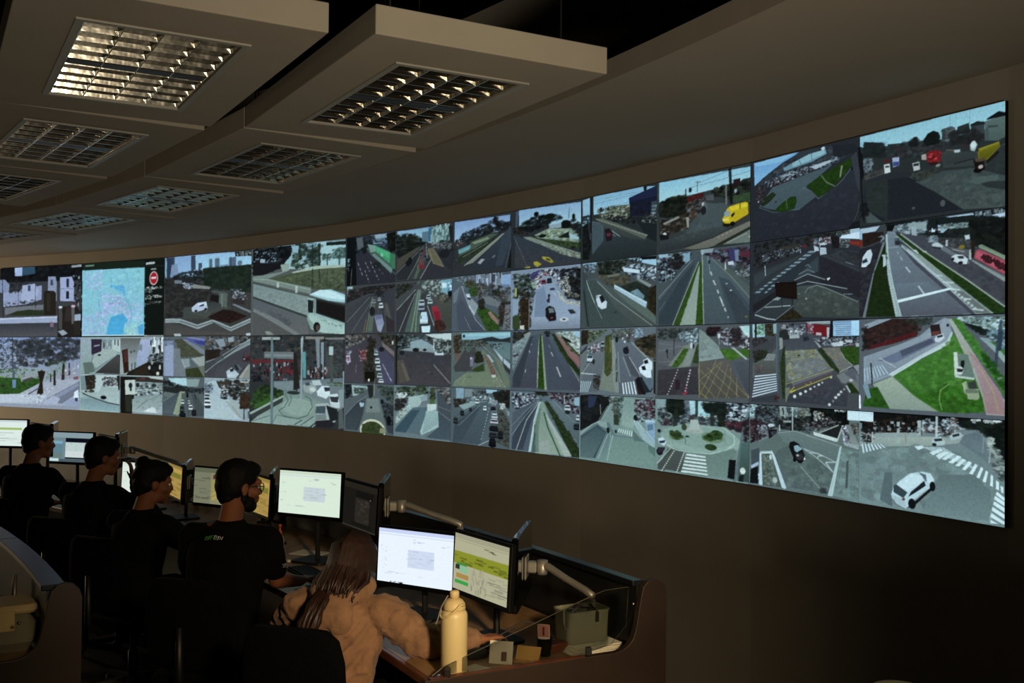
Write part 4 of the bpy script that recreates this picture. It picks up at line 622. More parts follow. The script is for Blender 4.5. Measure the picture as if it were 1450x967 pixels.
  'p 383f40 511 -10 1015 11 1014 518 514 499;g 88c0d8 a4d0d8 515 4 1012 22 1013 147 813 122 516 144;l 4c6470 5 682 82 875 66 1012 48;l 506874 5 735 63 899 18;l 405058 10 732 50 732 119;l 405058 8 722 53 748 52;l 24282c 16 668 87 669 128;e 20282c 693 97 21 34;t 141a14,1c221a,0e120e,242a20 110 28 69 516 152 580 124 669 128 683 189 670 268 516 246;p 5c1c1c 676 146 762 126 765 159 716 188 683 189;t 6a2020,4c1818,3a1c1a 20 17 34 683 140 762 134 762 166 696 184;t 20242a,3c3430,5a4c48,2a2420,6c7478 90 21 52 676 179 762 166 782 210 743 282 670 301;t 3c2c20,54402c 20 14 34 697 241 723 222 717 293 697 290;t 1a1e1c,242a22,101412,343c34 130 24 62 813 122 912 115 1012 94 1013 261 912 208 820 163;p 2c1c20 918 85 954 83 954 125 918 124;p 3c5038 906 191 1001 182 1001 243 913 223;t 3c5434,2c4028 20 17 38 906 183 1001 190 1001 243 913 223;l 0e1214 34 901 11 910 230;l 7c8078 21 882 115 884 233;e 8ca4a4 930 159 17 28;l a8b0b0 21 1007 206 1007 252;p 50585c 775 153 819 155 820 195 781 186;g 4c5a5c 3a4244 749 260 788 204 876 231 901 267 852 351 697 387 517 423 518 491 685 499 852 430 684 336;p 4a5658 737 330 782 210 870 222 901 252 864 322 864 385 814 416 671 383;g 424c4e 30363a 517 423 684 385 864 369 901 407 751 469 547 495 518 491;t 4c585a,444e50 24 24 59 704 323 864 354 750 413 588 435;p 2c2a28 517 288 670 260 684 352 602 354 524 391;t 30281f,3c3830,201c1a,6a6458 60 21 48 517 271 670 251 677 351 524 391;p 8c8c84 538 292 629 260 636 273 545 306;p 98948c 670 276 687 279 687 349 677 347;e c0ccd4 549 374 28 31;p 1a1c1e 517 364 574 382 574 408 525 408;p 6c6a5c 658 487 751 461 1014 359 1014 405 834 490 751 509;g 78766a 6c6c64 685 491 1008 366 1011 393 815 495;p 2c3028 827 489 1014 393 1014 412 865 495;p 6c7870 865 491 1014 412 1014 499 908 494;l 2a2e2c 13 658 479 815 439 919 387;d a8a89c 10 28 28 840 444 913 410;l a8b0a8 8 889 483 985 441;l c0c8c0 13 997 462 1014 480;p c8ac10 864 330 888 265 901 252 937 244 978 239 991 248 993 317 919 364 877 360;p dcc41c 901 256 990 247 990 271 907 284;p c4a80c 919 294 990 279 991 321 922 361;p 8c9ca0 873 285 891 277 907 288 898 317 876 313;p 1c1c14 908 308 925 292 926 308 912 328;p 1a1a12 870 355 913 367 895 383 870 375;l 1c1a0c 8 952 244 954 279;e 141410 916 367 31 31;p e0cc40 864 326 895 321 901 345 867 343;p 403c34 931 359 996 318 999 334 937 375;e 5a6468 769 232 41 86;e 22262c 766 251 34 59;e b0b8b8 762 206 17 24'),
 (6, 0, (0, 0.5, 0.5, 1), 'white car on a road beside a wall and river',
  'p 485254 11 498 507 512 510 1007 15 998;p 8cb0c4 16 503 115 502 111 529 25 537;t 5c7484,2c343c,8ca0b0 26 17 38 24 509 111 520 103 574 34 575;t 1c241c,28301f,141a16 80 21 52 119 512 323 503 292 596 244 644 129 595;p 9cc8e0 323 503 504 528 504 579 415 546;p 14181a 400 501 504 511 504 532 415 525;t 1a2022,2a3236 16 14 31 323 512 415 516 408 549 331 531;t 8ca0b0,c8d8e4,303c44,586c78,1c262c 130 17 45 284 560 400 557 504 596 505 689 386 651 292 605;p c4d8e4 292 565 400 596 401 622 300 597;t 5c5438,6c6444,3c4430,4c3c34 50 17 41 129 605 339 628 340 690 237 697 163 663;p 6c7064 183 611 268 602 276 621 195 630;p 889090 378 659 393 652 476 712 461 727;p 283028 277 701 378 676 476 737 454 838 356 779;t 1c2624,263230,30382c 50 21 48 293 703 386 686 476 737 447 829 356 770;p 6c8c98 340 751 386 729 432 785 424 810;t 6a8a98,7c9ca8 16 17 38 348 743 394 738 424 793 402 800;p 36301f 468 737 508 707 510 943 447 872;t 2a2418,3a3220,1c1a12 50 21 48 468 728 508 715 506 926 455 872;g 4c5a5c 464e4e 43 623 120 622 448 983 463 1001 63 991 27 789;p 42504f 43 641 103 638 180 728 262 860 326 996 72 986;g 505e5c 4a5450 171 727 246 859 388 998 477 1001 506 952 245 743 137 651;p 5c6c64 212 704 447 872 506 943 506 994 341 847;l 98a8a0 10 120 649 229 777 477 997;p a4c0cc 237 684 447 829 440 871 237 715;p b8d4e0 237 684 447 829 445 842 238 696;l 8ca49c 8 34 603 87 775 156 935;p 3c4a4e 16 554 51 605 43 697 72 991 46 990 17 742;l c4d4d4 8 43 632 61 699 105 813;p c4d0d8 113 786 121 755 142 752 189 810 185 855 152 864 126 838;p 1c2226 134 765 159 758 176 800 151 816;p c8d4dc 122 796 151 821 182 814 182 846 156 853 130 833;e a0b0b4 121 764 21 24;e 3a4242 246 890 34 21;l 14181a 13 26 714 59 986'),
 (6, 0, (0.5, 0.5, 1, 1), 'straight road with a wide planted central median',
  'p 4a565a 511 495 1011 522 1013 1006 514 1007;t 20242c,3c4450,7c94a4,14181c,a8c0cc 140 17 52 514 513 698 514 685 610 576 688 519 699;p 84a8bc 651 516 695 518 692 570 651 573;p 94b8cc 514 504 603 509 596 524 518 530;t 1c201c,281f24 50 24 55 575 513 651 524 652 622 583 614;l a0b0b4 10 558 628 558 695;l a0b0b4 10 590 640 590 690;t 24222a,3c2c34,5a3c48,141418,6c7c94 150 21 55 777 518 1011 530 1012 681 878 611 790 560;p 5c2c3c 950 544 1003 544 1003 589 956 583;p 3c3c6c 896 520 944 523 944 604 908 607;p 74849c 926 532 947 535 947 605 932 606;p 8c9ca4 751 506 821 505 815 531 757 531;t 50585c,7c888c,343c40 40 17 41 926 617 1009 651 1009 734 951 705;t 8ca8ac,a8c0c4 10 14 24 751 506 777 510 770 541 754 531;g 46545c 3c484e 651 598 744 537 751 562 686 757 606 998 517 999 516 809;p 38444c 517 944 638 695 725 575 686 708 592 989 517 994;p 56626a 516 800 685 586 738 544 665 624 520 826;l 80908c 8 513 808 705 572;l 6a7c80 8 520 893 556 837;p 34501c 606 998 686 757 745 585 751 586 706 759 640 999;l a8b8a4 10 600 998 679 764 741 585;p 8ca094 640 999 706 759 745 602 752 707 727 1003;g 8c9c94 94a498 654 992 710 775 742 633 749 706 721 994;p 2e4c14 727 1003 745 682 751 586 759 587 770 996;t 345418,284410,3c5c1c 50 14 31 734 995 748 682 758 683 766 996;t 3a5a20,2c4816 50 14 28 613 998 686 757 706 759 640 999;l a0b0a4 13 761 539 764 764 771 996;g 56686e 4a565e 764 548 790 552 939 750 1010 863 1011 1006 773 996;p 42505a 847 693 903 723 1010 908 1011 999 910 1002;p 3c464e 866 742 939 819 1010 953 1011 1006 940 1003;l 8ca4a8 8 790 552 803 673;d c8d4d4 16 55 76 806 657 822 722 873 884 898 963;l c8d4d4 16 854 827 873 887;l c0ccd0 13 819 718 832 747;p 52605e 802 553 878 619 1010 787 1010 863 909 716;l 7c8c88 10 809 570 909 700 1010 855;e 24303c 798 592 12 31;e b8c8cc 909 789 14 10;e 98a8ac 888 744 14 10;l d0e0e4 16 881 611 881 650;p c0ccd8 893 605 920 601 926 629 896 625;e 6a7c30 986 961 14 14;t a0acb0,3c4448,707c80 20 14 31 933 664 998 680 998 702 945 704'),
 (6, 1, (0, 0, 0.5, 0.5), 'wide avenue with zebra crossing and white cars at the kerb',
  'p 66727a 1 0 509 5 505 486 4 490;t 3c4a38,5c6c50,2c3428,7c8c74 60 17 45 54 21 190 16 123 78 63 114;p 2c241c 10 19 54 11 55 114 11 132;t 3a3028,28241f 24 17 38 10 10 63 11 55 123 10 123;t 50584c,34403a,7c8c90,5c4c44 90 17 45 223 17 367 17 367 100 240 71;p 7c98b0 374 13 413 14 413 75 375 74;t 94a8b4,4c5c6c 30 14 35 359 12 420 14 421 92 359 91;t 4a4030,3a3428,2c281f,5c5440 110 24 59 375 92 506 51 503 239 444 196 390 136;t 20241c,181a16 30 28 52 413 75 502 68 503 154 421 144;p 6c7474 11 170 132 87 174 61 184 334 135 482 4 490;g 70787e 5c666e 38 254 158 106 183 116 176 334 126 483 13 480;t 8c949c,3c4450,6a4448,c0ccd4 50 14 35 20 160 157 97 175 170 81 189;v c0d0d8 73 226 104 139 0 1c2228;p 58707c 59 189 94 184 90 212 64 217;v 8c9ca4 162 124 70 104 0 1c2228;e 2c3034 99 253 24 42;l c4d4d8 16 12 344 113 350;l b0c0c4 8 17 348 90 235;l 303c44 36 11 189 50 142;p 7a8478 143 463 171 252 183 134 240 116 266 349 275 483;p 3e4c2c 178 61 223 44 227 251 217 342 193 365 174 334;t 44542c,364424,50602f,5c4c30 60 17 42 178 79 222 71 221 315 197 356 177 316;l 94983c 10 211 71 215 179;p 86908a 220 89 240 89 266 340 275 474 251 475 234 404;l 3c4c38 31 258 332 257 394;e 1c2826 256 89 24 45;l 34504c 18 253 233 254 314;g 66707a 5c6470 249 125 352 91 398 162 445 309 384 354 377 476 275 483 266 340;p 50565e 305 206 337 206 407 344 384 363 353 346;l b0b8bc 8 297 215 346 355;l c0c8cc 10 337 214 407 344;l a8b4b8 8 265 179 274 349 279 402;p 848a84 352 118 444 205 503 273 504 324 444 222;l a4aca8 10 352 109 444 214;p 2c3440 297 152 328 135 337 188 309 197;e 20242c 317 170 45 52;p 8a5058 340 73 359 65 359 91 344 95;k c0c8cc,343c44,5c6870 26 17 38 17 42 272 63 359 56 352 109 281 108;p d4e4ec 425 240 452 222 481 248 482 307 445 309;p 1c2628 429 244 452 231 459 257 437 266;p d8e8f0 399 292 429 261 474 308 478 368 445 360 407 327;p 18201f 414 283 437 278 445 309 422 309;p 242c34 384 371 415 357 490 427 475 462 431 473;p 5c7080 422 370 475 359 490 427 468 454;p 1c1c20 377 380 400 353 430 447 446 481 400 484;p 34201c 385 415 415 465 431 482 393 484;z c8d8e0 566068 5 291 406 377 389 397 484 299 486;z b0c4cc 4c5860 6 8 405 92 402 66 486 4 490;t 2c2824,3c3830 26 21 45 100 355 142 353 135 464 100 447;p 2a2a26 489 247 507 247 505 477 490 469'),
 (6, 1, (0.5, 0, 1, 0.5), 'junction with a yellow box grid and red-white posts',
  'p 565c60 509 5 1010 8 1010 468 512 485;t 2c3430,3c443c,4c5450,20282a 90 17 45 517 18 751 26 751 90 616 79 517 94;t 586c78,3c505c,8ca4ac,c0d4d8 90 14 35 616 54 738 25 745 122 665 121;g 646a70 5c6064 517 103 685 114 672 171 590 288 511 256;l 7c8488 5 517 120 672 146;l 8a9294 5 517 171 672 138;l 8a9294 5 518 247 589 246;l 2c3c3c 13 609 46 607 204;l 2c3034 13 568 162 572 221;e 24282c 568 175 14 28;p 7c8478 575 271 665 138 725 114 739 130 699 277 631 287;p 3a5c20 593 284 665 154 689 159 652 245 631 283;t 3c6022,2e4c1a,466a28 50 17 38 604 279 665 163 685 163 645 262;p 84908c 652 278 692 171 725 138 719 179 696 269;p 34481f 713 252 732 138 742 139 739 256;t 2c3c1c,3c5024 24 14 31 716 244 732 155 739 252;e 1c2a3a 715 142 17 31;e c0d0d4 705 138 17 42;l 24302c 10 745 25 743 284;g 423f46 3a383e 515 307 739 276 747 462 512 481;t 48464c,3c3a40 30 24 59 518 315 739 292 740 462 519 476;d d8d8d8 16 17 24 631 299 594 413 570 477;d d8d8d8 21 21 21 700 297 680 409 667 475;k a03040 6 24 35 14 21 666 417 680 417 680 466 660 467;e 2a2024 632 403 28 52;p 36262a 618 370 642 369 639 435 618 437;g 7c8c88 8ca09c 745 25 777 51 848 140 879 218 746 244;t 8c9c98,7c8c8c 30 24 52 751 82 816 107 867 210 752 219;g 605e58 545048 746 244 904 226 1001 468 750 482;l a89c5c 5 753 365 867 242;l b0a464 5 753 461 817 298 836 234;l a89c5c 5 780 484 867 250;l a49860 5 843 479 874 375 898 257;l a49860 5 887 476 911 374 910 280;l a09860 5 942 472 941 334;l a89c64 5 750 365 818 457 831 480;l a89c5c 5 753 300 837 393 905 475;l a8a068 5 791 283 868 368 954 464;l a8a068 5 830 258 911 350 989 454;l b4aa60 10 910 265 1001 468;l a49850 10 747 252 750 482;l 8c8c3c 13 760 453 792 483;p 3c6a1c 854 163 916 163 964 210 916 233 886 218;t 447424,346018,4c7c2a 50 17 42 861 167 916 171 958 210 904 230;p 3c6a20 946 171 1011 156 1011 217 988 210;t 34601c,406c24 26 17 38 946 171 1008 164 1008 209 976 202;p a4b4a8 910 148 928 152 1009 240 1006 251;p 565c64 910 233 1011 225 1009 460 995 454 910 280;g 505860 484c54 922 241 1009 240 1009 445 989 439;t 2c2428,8c98a0,44404a,c0c8d0,3a2c30 150 17 49 847 29 940 32 1008 95 1008 164 928 140 860 108;p c0d8d8 951 17 1010 12 1011 95 981 72;p a4d4d4 969 18 1010 15 1011 80 987 57;t 24181c,3c2428,1c1c20 40 21 49 790 19 854 21 822 84 790 67;p c8d8dc 844 60 859 61 859 88 845 88;l 8c9898 10 851 88 853 132;t 34282c,20242a 40 21 49 903 31 958 33 970 125 922 109;l 34505c 13 900 93 901 148'),
 (6, 1, (0, 0.5, 0.5, 1), 'pale green junction with dotted lane markings',
  'p 7c9490 5 497 509 497 508 988 4 998;p 1c2024 5 507 138 498 232 520 149 685 7 786;t 14181c,24282e,2c2c2c,1c1c18 80 25 64 10 516 224 511 148 657 16 746;p 303c58 64 513 126 509 104 586 64 608;t 5c7070,3c4c48,8ca4a0 40 18 43 207 513 306 506 291 653 233 658;t 3c4c40,2c3a34 30 18 39 241 520 306 515 275 709 242 694;l 5c5444 21 241 520 246 703;p 32402f 242 639 270 636 275 713 242 712;p 84a098 306 515 386 518 395 651 458 786 364 780 292 716;g 7c9894 94aca4 306 524 378 537 387 670 364 726 291 707;t 2a3034,4a3438,8c98a0,20262c,643c48 120 18 50 378 519 509 510 510 658 441 647 379 608;e 1c2226 383 648 36 43;t a0b4bc,343c44 20 14 32 387 617 441 629 434 674 395 669;p 88a8c0 442 665 487 660 506 728 503 850 458 803;p a8c8dc 441 656 509 653 510 671 445 677;p 5c8098 453 690 487 682 491 721 457 733;l c0d8e0 16 372 672 427 790 503 850;p 98b4b8 376 680 395 669 457 768 507 814 503 850 427 799;l b4ccd0 11 395 678 503 806;g 62787c 78928e 7 815 114 717 208 698 251 785 364 789 503 858 508 988 9 997;p 40565e 12 824 131 724 192 773 116 980 9 987;g 485e66 5c7474 17 842 123 744 184 784 98 983 9 987;g 72908a 7c988f 218 798 364 798 442 814 507 867 508 979 185 997;p 5c7674 364 735 411 792 442 814 372 815;l a8bcb8 11 12 809 88 729 149 694;p 8ca4a0 123 706 191 695 200 745 149 732;l 9ab0ac 8 140 686 199 578;l 94aca8 8 166 674 224 558;d d0e4e0 13 11 14 234 796 214 891 200 981;d c8dcd8 13 11 14 201 791 163 898 135 982;z c8e0dc 6c8480 7 275 736 368 748 364 789 267 760;e 1a2824 203 758 25 46;e 24342e 255 761 18 28;l a4c0bc 8 217 770 218 807;l c0ccc0 8 148 573 153 647;p 5a7c74 458 830 507 849 507 919 466 873;d a8c4c0 8 21 14 356 673 364 708'),
 (6, 1, (0.5, 0.5, 1, 1), 'round plaza with palms and a zebra crossing',
  'p 7a928e 509 501 1008 490 1046 1003 508 988;t 28343a,3c444c,20282c,54606a,442c34 170 21 53 516 518 1008 498 1009 661 702 655 517 692;p 8aa0a4 509 510 567 501 568 557 516 561;p 606c74 632 510 695 505 695 605 640 610;k 70808c,485058,34404a 30 25 53 14 28 632 526 695 522 695 605 633 611;p a4c8d0 695 497 769 500 770 582 702 596;t b0dce0,90ccd8,c8e4e4 40 18 43 702 513 809 529 803 603 750 608;p 9cb0b4 816 561 841 559 842 599 816 602;p 70808a 879 500 1002 491 991 608 893 603;k b4c4cc,20282e,90a0a8,384048 130 25 57 18 36 880 508 1002 498 985 609 893 603;t 5c2c38,3c2830,20242a,7c4450 60 18 43 886 627 973 618 967 682 899 666;p a8d4dc 1002 491 1032 492 1021 574 997 577;t 18221c,202c24,101814 110 25 64 575 505 660 491 661 592 619 621 575 574;t 141c1a,1e2a22 90 25 60 769 516 886 507 886 571 829 584 783 572;t 141c1a,1e2a22,283228 60 21 50 854 550 886 547 880 660 855 655;l 28302a 59 622 578 616 723;l 28322a 48 819 577 817 797;l 22302c 37 736 502 736 593;g 8ca69c 94b0a4 547 714 675 657 874 661 937 725 931 789 836 830 704 846 577 822;e 90aca2 750 757 516 187;e 88a49a 737 742 463 142;l b8ccc0 13 555 808 620 842 704 850 810 842 887 811 931 765 931 710 874 661;p 98a49c 682 682 763 673 770 713 689 723;e a0aca4 723 702 116 39;p aab8b0 702 630 743 625 757 690 696 697;e 3c4c38 668 683 36 46;e 788c70 623 752 100 53;t 2c4420,3c5430,24361c 40 18 43 590 718 633 713 662 751 626 773 591 752;e 70886c 820 736 142 71;t 26441c,34542a,1c3014,40602f 70 21 50 770 738 836 689 868 701 862 734 810 757;e 2a4420 812 799 75 43;t 30502a,223a1a 20 14 32 784 801 810 781 836 794 810 818;l 6c8c88 11 884 683 884 763;l 546c68 11 674 750 676 792;e 2c3834 686 744 25 14;p 48524e 526 968 577 839 620 842 556 997 512 987;g 505a56 4c5450 519 951 606 844 676 850 656 988 519 986;g 6c847c 748c84 676 850 811 847 931 789 943 818 907 983 656 988;l b0c4bc 13 515 952 591 837;d d4e4dc 19 14 21 613 851 541 1000;d d4e4dc 19 14 18 669 855 628 993;z2 cfe0dc 6c827c 6 683 858 784 859 798 995 649 997;p c0d4e0 518 778 547 766 569 797 555 825 525 812;p 2c3a48 525 795 562 785 558 803 529 811;e 241c28 529 868 46 53;p 34303c 518 839 562 833 555 859 518 882;e 20242a 525 725 25 25;l 5c7074 35 1012 552 985 601 967 736 950 880 932 994;p 14181c 906 864 940 862 932 986 898 985;t 24181c,3c2430,1c2026 40 21 46 973 610 1021 574 1021 729 979 735;p 4c6464 967 752 1009 731 1008 995 944 992;g 50706c 3c504e 967 760 1006 739 1005 988 956 989;e d0dcd0 973 925 32 43;p 1c2420 956 958 980 946 975 994 953 994;p 28343a 1009 591 1044 557 1046 988 1014 986;t 303c50,443440,20282c 30 21 53 1012 606 1038 604 1039 835 1016 839;p 8cb0c8 1013 886 1045 857 1045 872 1013 901'),
 (7, 0, (0, 0, 0.5, 0.5), 'wide-angle view over a traffic island and warehouses',
  'p 2a2f36 12 6 512 -5 514 580 14 494;g 6aa0d4 80b8dc 18 8 239 6 171 53 71 120 22 152;p 80b8dc 18 8 228 4 148 39 28 33;p 343c44 28 146 89 95 165 44 250 6 357 12 469 27 488 80 429 102 305 113 172 161 71 157;t 2c343c,3c444c,242a30,4c545c 90 20 55 65 118 171 53 336 19 469 34 479 84 358 101 171 140;p 6c94a4 163 80 272 41 357 25 363 55 294 82 171 100;p 88b4c0 205 63 283 33 352 27 357 50 283 72 211 86;l 3c5c6c 8 239 52 250 90;l 3c5c6c 8 294 33 299 73;e b8ccd4 347 19 31 24;t 7c98a8,3c2c34,1c2026,a0b4c0,4c545c 160 14 38 77 144 194 110 305 99 409 82 419 119 315 130 217 159 89 176;p a8b8c4 289 109 378 94 383 105 315 130;p 8ca0ac 154 121 200 122 200 133 160 133;p 3c1c20 154 164 217 159 223 186 166 192;t 38201f,20181c 16 17 34 113 146 166 160 160 187 113 175;p 4a5c64 113 182 261 150 316 137 389 124 273 223 256 226 217 238 131 260 47 284;g 4c5e66 46565e 113 197 256 170 305 190 273 223 316 290 240 349 172 342 90 309 47 284;p 22301c 53 278 65 244 113 212 131 231 102 267 66 289;t 26341f,1c2818 30 17 41 60 272 113 219 128 230 84 278;p 1f3c10 120 330 155 294 201 262 226 265 229 297 218 337 172 345;t 244414,1c360e,2c4c18 40 17 38 132 325 201 269 223 275 218 330 172 338;l 6c7c6c 10 179 271 185 330;p 1f3c10 273 216 337 171 459 111 473 122 464 159 424 215 389 253 337 292 316 283 300 244;t 244414,1c360e,2a4a16 90 20 44 284 219 347 174 459 121 467 153 419 214 337 281;l 74806c 15 339 172 363 219 397 248;p 7c8874 424 141 432 140 424 202 417 206;l 5c6c6c 13 256 226 294 250 327 303 389 267 430 223 469 161;l 5c6c74 10 47 292 114 336 190 352 240 342;g 303640 2a2c36 29 310 114 340 240 349 327 306 420 241 479 150 498 228 499 347 480 475 514 501 24 496 23 324;t 303540,2a2e38,343842 60 34 85 35 341 240 356 389 267 479 210 489 371 440 507 36 483;p 3a3f48 464 106 488 80 503 217 503 322 489 265;l 50584c 10 470 493 494 412 506 323;p 14181c 491 61 515 56 518 509 502 499 511 350;p 1c2024 475 467 513 469 518 502 450 509;e 1a2024 469 171 17 31;t 4c4448,2c242a 30 17 41 28 161 77 158 66 259 35 252;e 1c2228 130 276 14 14;e c0a8a4 42 255 14 14;p 242a30 388 15 478 31 498 83 419 92 389 76;l 6c7c84 10 267 222 256 228'),
 (7, 0, (0.5, 0, 1, 0.5), 'red truck and yellow lorry at a dusty junction',
  'p 2e3436 478 3 1013 -1 1011 505 479 484;g 8ac0d0 9cd0dc 478 6 1012 2 1012 129 805 118 478 56;p 88b8cc 478 33 608 61 608 90 511 67;p 20282c 517 38 592 67 603 147 512 120;t 1c2426,283032,242a2a 60 28 67 517 46 592 70 603 147 517 121;t 20282a,2c3436,3c4446,3c3034 130 24 59 603 96 689 95 805 125 805 195 700 177 608 149;p 141a1a 738 104 753 73 772 64 791 79 793 135 748 135;t 121818,1a2020 40 28 59 743 98 772 72 791 93 788 134 748 128;t 161c1c,20262a 30 24 51 687 94 709 76 721 98 719 126 695 118;p 505c60 805 66 832 62 841 69 832 134 800 124;t 40484a,586468,303838 30 24 51 805 70 841 76 841 131 809 127;p 2c3434 853 73 890 66 895 115 850 113;p 3c464a 895 74 938 76 942 171 899 143;p 20282a 895 77 916 67 940 80 940 90 895 87;t 1c2222,262c2c,2c2428 80 28 63 828 92 903 97 938 143 938 176 832 155;g 5c706c 4c605c 940 77 1012 67 1011 167 980 183 940 170;p 14181c 946 66 982 43 1012 64 1012 73 946 72;p 3c4c4a 949 100 980 108 980 117 949 113;p 46565a 942 111 951 107 953 174 942 171;l 708084 6 828 9 828 64;l 708084 6 892 5 892 66;p 3c4442 805 181 963 230 1009 193 1011 323 921 284 805 264;g 3c4644 363c3c 796 185 921 217 904 252 805 250;p 585c50 814 173 855 186 850 195 814 180;p b0c0c8 841 185 862 188 862 202 844 199;l 1c2020 12 842 254 908 247;p 303638 963 230 1009 206 1011 343 942 317;t 2c3234,363c3c 30 28 63 955 241 1009 212 1009 336 947 305;g 2c3238 222832 523 251 608 223 690 253 787 384 869 486 535 487 512 332;p 23282f 608 267 700 277 869 486 619 482;g 3e4a4c 4a5654 710 308 805 278 904 292 1011 362 1011 505 873 487 777 375;t 465250,3c4646,505c58 70 31 86 729 306 904 299 1005 386 1005 497 878 475;p 303838 921 364 1011 382 1011 427 947 398;p 50605c 886 355 921 338 980 347 984 368 913 375;p 343838 680 272 786 252 805 271 724 312;t 38403a,2c3230,444840 50 24 55 690 267 796 255 768 296 719 304;p 4a4c48 517 227 587 209 598 235 523 251;t 484844,38383a 30 20 47 534 217 593 204 593 226 539 241;p 2e3434 523 259 608 267 609 488 529 411;t 303836,2a3230 30 31 79 529 276 609 274 604 472 534 397;p 4c5858 523 425 540 428 588 491 529 486;e 50585c 805 441 31 43;e 4c5458 704 443 20 20;p 6c7c80 514 128 550 139 547 198 515 196;t 7c8c94,2c3034,50606a 24 20 43 514 128 550 139 550 214 515 204;p c8d0d0 594 185 616 185 620 233 598 235;p 303438 599 194 614 196 615 206 600 203;p 5c2024 595 160 613 162 613 180 595 176;p a0acc8 626 158 652 162 651 206 629 210;p 3c4c8c 629 181 650 185 651 206 630 205;p b8bcbc 699 209 724 207 727 249 705 251;p 2c3434 702 213 722 213 723 228 705 227;p 801c20 751 171 767 162 796 175 800 228 767 232 751 213;t 9c2428,701820,8c2024 30 20 43 753 172 796 182 796 227 758 216;p a89c94 731 176 748 174 749 206 733 201;p 301c1c 753 221 786 227 796 244 763 238;e 808478 789 246 31 20;k c04040,5c1418 10 20 35 20 39 758 180 791 191 791 218 758 209;p 787410 917 216 984 188 986 215 947 265 921 251;p 8c8618 919 203 984 188 980 196 923 214;g 706c10 5c580c 921 220 984 201 984 217 942 264 923 248;p 1c1814 904 252 938 256 940 310 912 315;p 5c4838 908 250 938 252 936 268 912 265;e 14100e 919 307 51 35;e b8a8a8 927 293 28 24;p 20201c 942 270 980 229 984 243 947 285;p a0b0b4 893 175 908 159 917 182 908 213 895 202;e c8d8d8 904 178 31 47;p 3a2c2c 873 168 890 174 890 187 873 182;l 14181a 24 500 63 509 331 518 469;p 14181a 489 60 512 105 517 227 506 255;t 1c2022,141618 20 28 59 501 375 534 382 534 442 507 452'),
 (7, 0, (0, 0.5, 0.5, 1), 'road markings and a dark billboard seen from above',
  'p 30343c 15 497 512 504 513 1002 18 986;t 1c2022,2c2426,14181c,343838,24301f 160 19 50 21 518 250 498 404 508 404 533 260 571 158 626 22 667;t 7c8c98,50404c,9cacb4,3c4c5c 70 9 25 49 590 158 560 250 550 250 588 158 613 61 632;p 3c3c30 152 553 245 549 245 562 158 567;p 5c2c30 255 557 275 551 275 573 255 576;t 8c3c38,5c6c7c,c0ccd4,2c343c,20242c 90 12 31 300 533 386 523 386 566 309 566;p a4bccc 404 514 459 503 512 504 512 564 418 547;t 50403c,2c3034,3c5448,1c2024 40 16 34 409 503 463 501 463 537 413 534;p c8dcec 427 531 512 522 512 567 423 545;p 7c2c24 457 563 512 576 510 608 459 585;p 8c3428 459 570 507 584 508 599 461 582;t 2c3034,5c6468,1c2022,8c949c 60 16 37 418 553 459 561 454 602 423 591;p 1c1c20 381 528 418 535 418 596 390 598;t 1c181c,282428 20 19 37 386 535 418 541 414 596 390 592;p 343c40 16 694 158 646 290 594 310 598 210 679 17 823;g 384248 3c464c 22 708 158 652 250 614 210 653 105 705 28 777;z2 7c94a0 384248 13 290 594 319 599 78 829 17 823;p 303840 78 788 210 685 310 610 329 619 310 654 251 710 221 764 127 760 28 872 17 857;p 3c4850 226 745 300 659 329 632 329 720;g 2c2e36 2a2a32 334 626 386 640 512 743 513 904 442 831 334 789;t 2c2830,302e36,28282e 60 25 62 348 647 508 754 508 885 442 819 349 772;p 383e44 329 626 367 631 512 737 512 755 432 696;g 3c4448 30343a 377 633 423 615 512 683 512 731 450 693;t 34383c,2c2c30 30 22 47 404 612 508 641 508 694 441 673;l 8c98a4 9 446 683 477 702;l 50545c 7 477 702 510 725;l 404850 7 404 612 510 635;p 24282c 17 891 221 758 231 785 17 939;g 4a5452 3e4644 231 797 330 795 433 861 513 915 513 999 221 977 216 886;t 48524e,3e4844,525c58 80 25 62 236 817 330 807 433 873 508 927 509 993 226 964;l 98a8a8 7 271 681 283 673 295 696;l 90a0a0 9 241 725 281 704 312 724;l a0b0b0 12 221 758 281 729 358 770;l a8b8b8 12 231 785 281 772 451 832;l 8c9c9c 9 269 839 283 812 320 799 358 817 495 908;l 98a4a8 9 437 861 473 864;p d0d8dc 365 765 379 760 379 769 370 778;e 8c9494 275 873 16 16;e 7c8484 241 842 19 9;e 6c7478 504 900 22 9;g 3a4448 343c40 23 939 122 859 211 873 216 906 122 991 23 980;l a8b8bc 16 78 910 201 908;l b4c4c4 19 29 953 90 980 128 988;l 8c9898 9 34 940 138 854;l 98a49c 9 128 992 216 909;p 8c9898 114 868 138 850 159 859 143 871;p 2c2818 133 992 211 931 231 945 262 985;t 302c1c,241f14,38341f 40 19 43 149 986 211 938 247 972 242 988;p 181210 125 762 231 770 233 873 135 850;p 201614 132 771 228 779 229 862 139 844;l 2a2c2c 14 159 857 162 915;l 2a2c2c 14 211 873 211 912;p c0ccd4 334 561 357 558 365 625 336 627;p 303840 336 570 363 574 362 588 337 584;p a8b8c4 336 589 363 592 363 625 339 626;p b0c0cc 307 566 329 582 331 604 312 607;e 303840 322 606 31 12;l c0ccd0 14 77 655 80 715;l a0b0b4 14 247 578 248 601'),
 (7, 0, (0.5, 0.5, 1, 1), 'three-lane road with grassy median and a red painted wall',
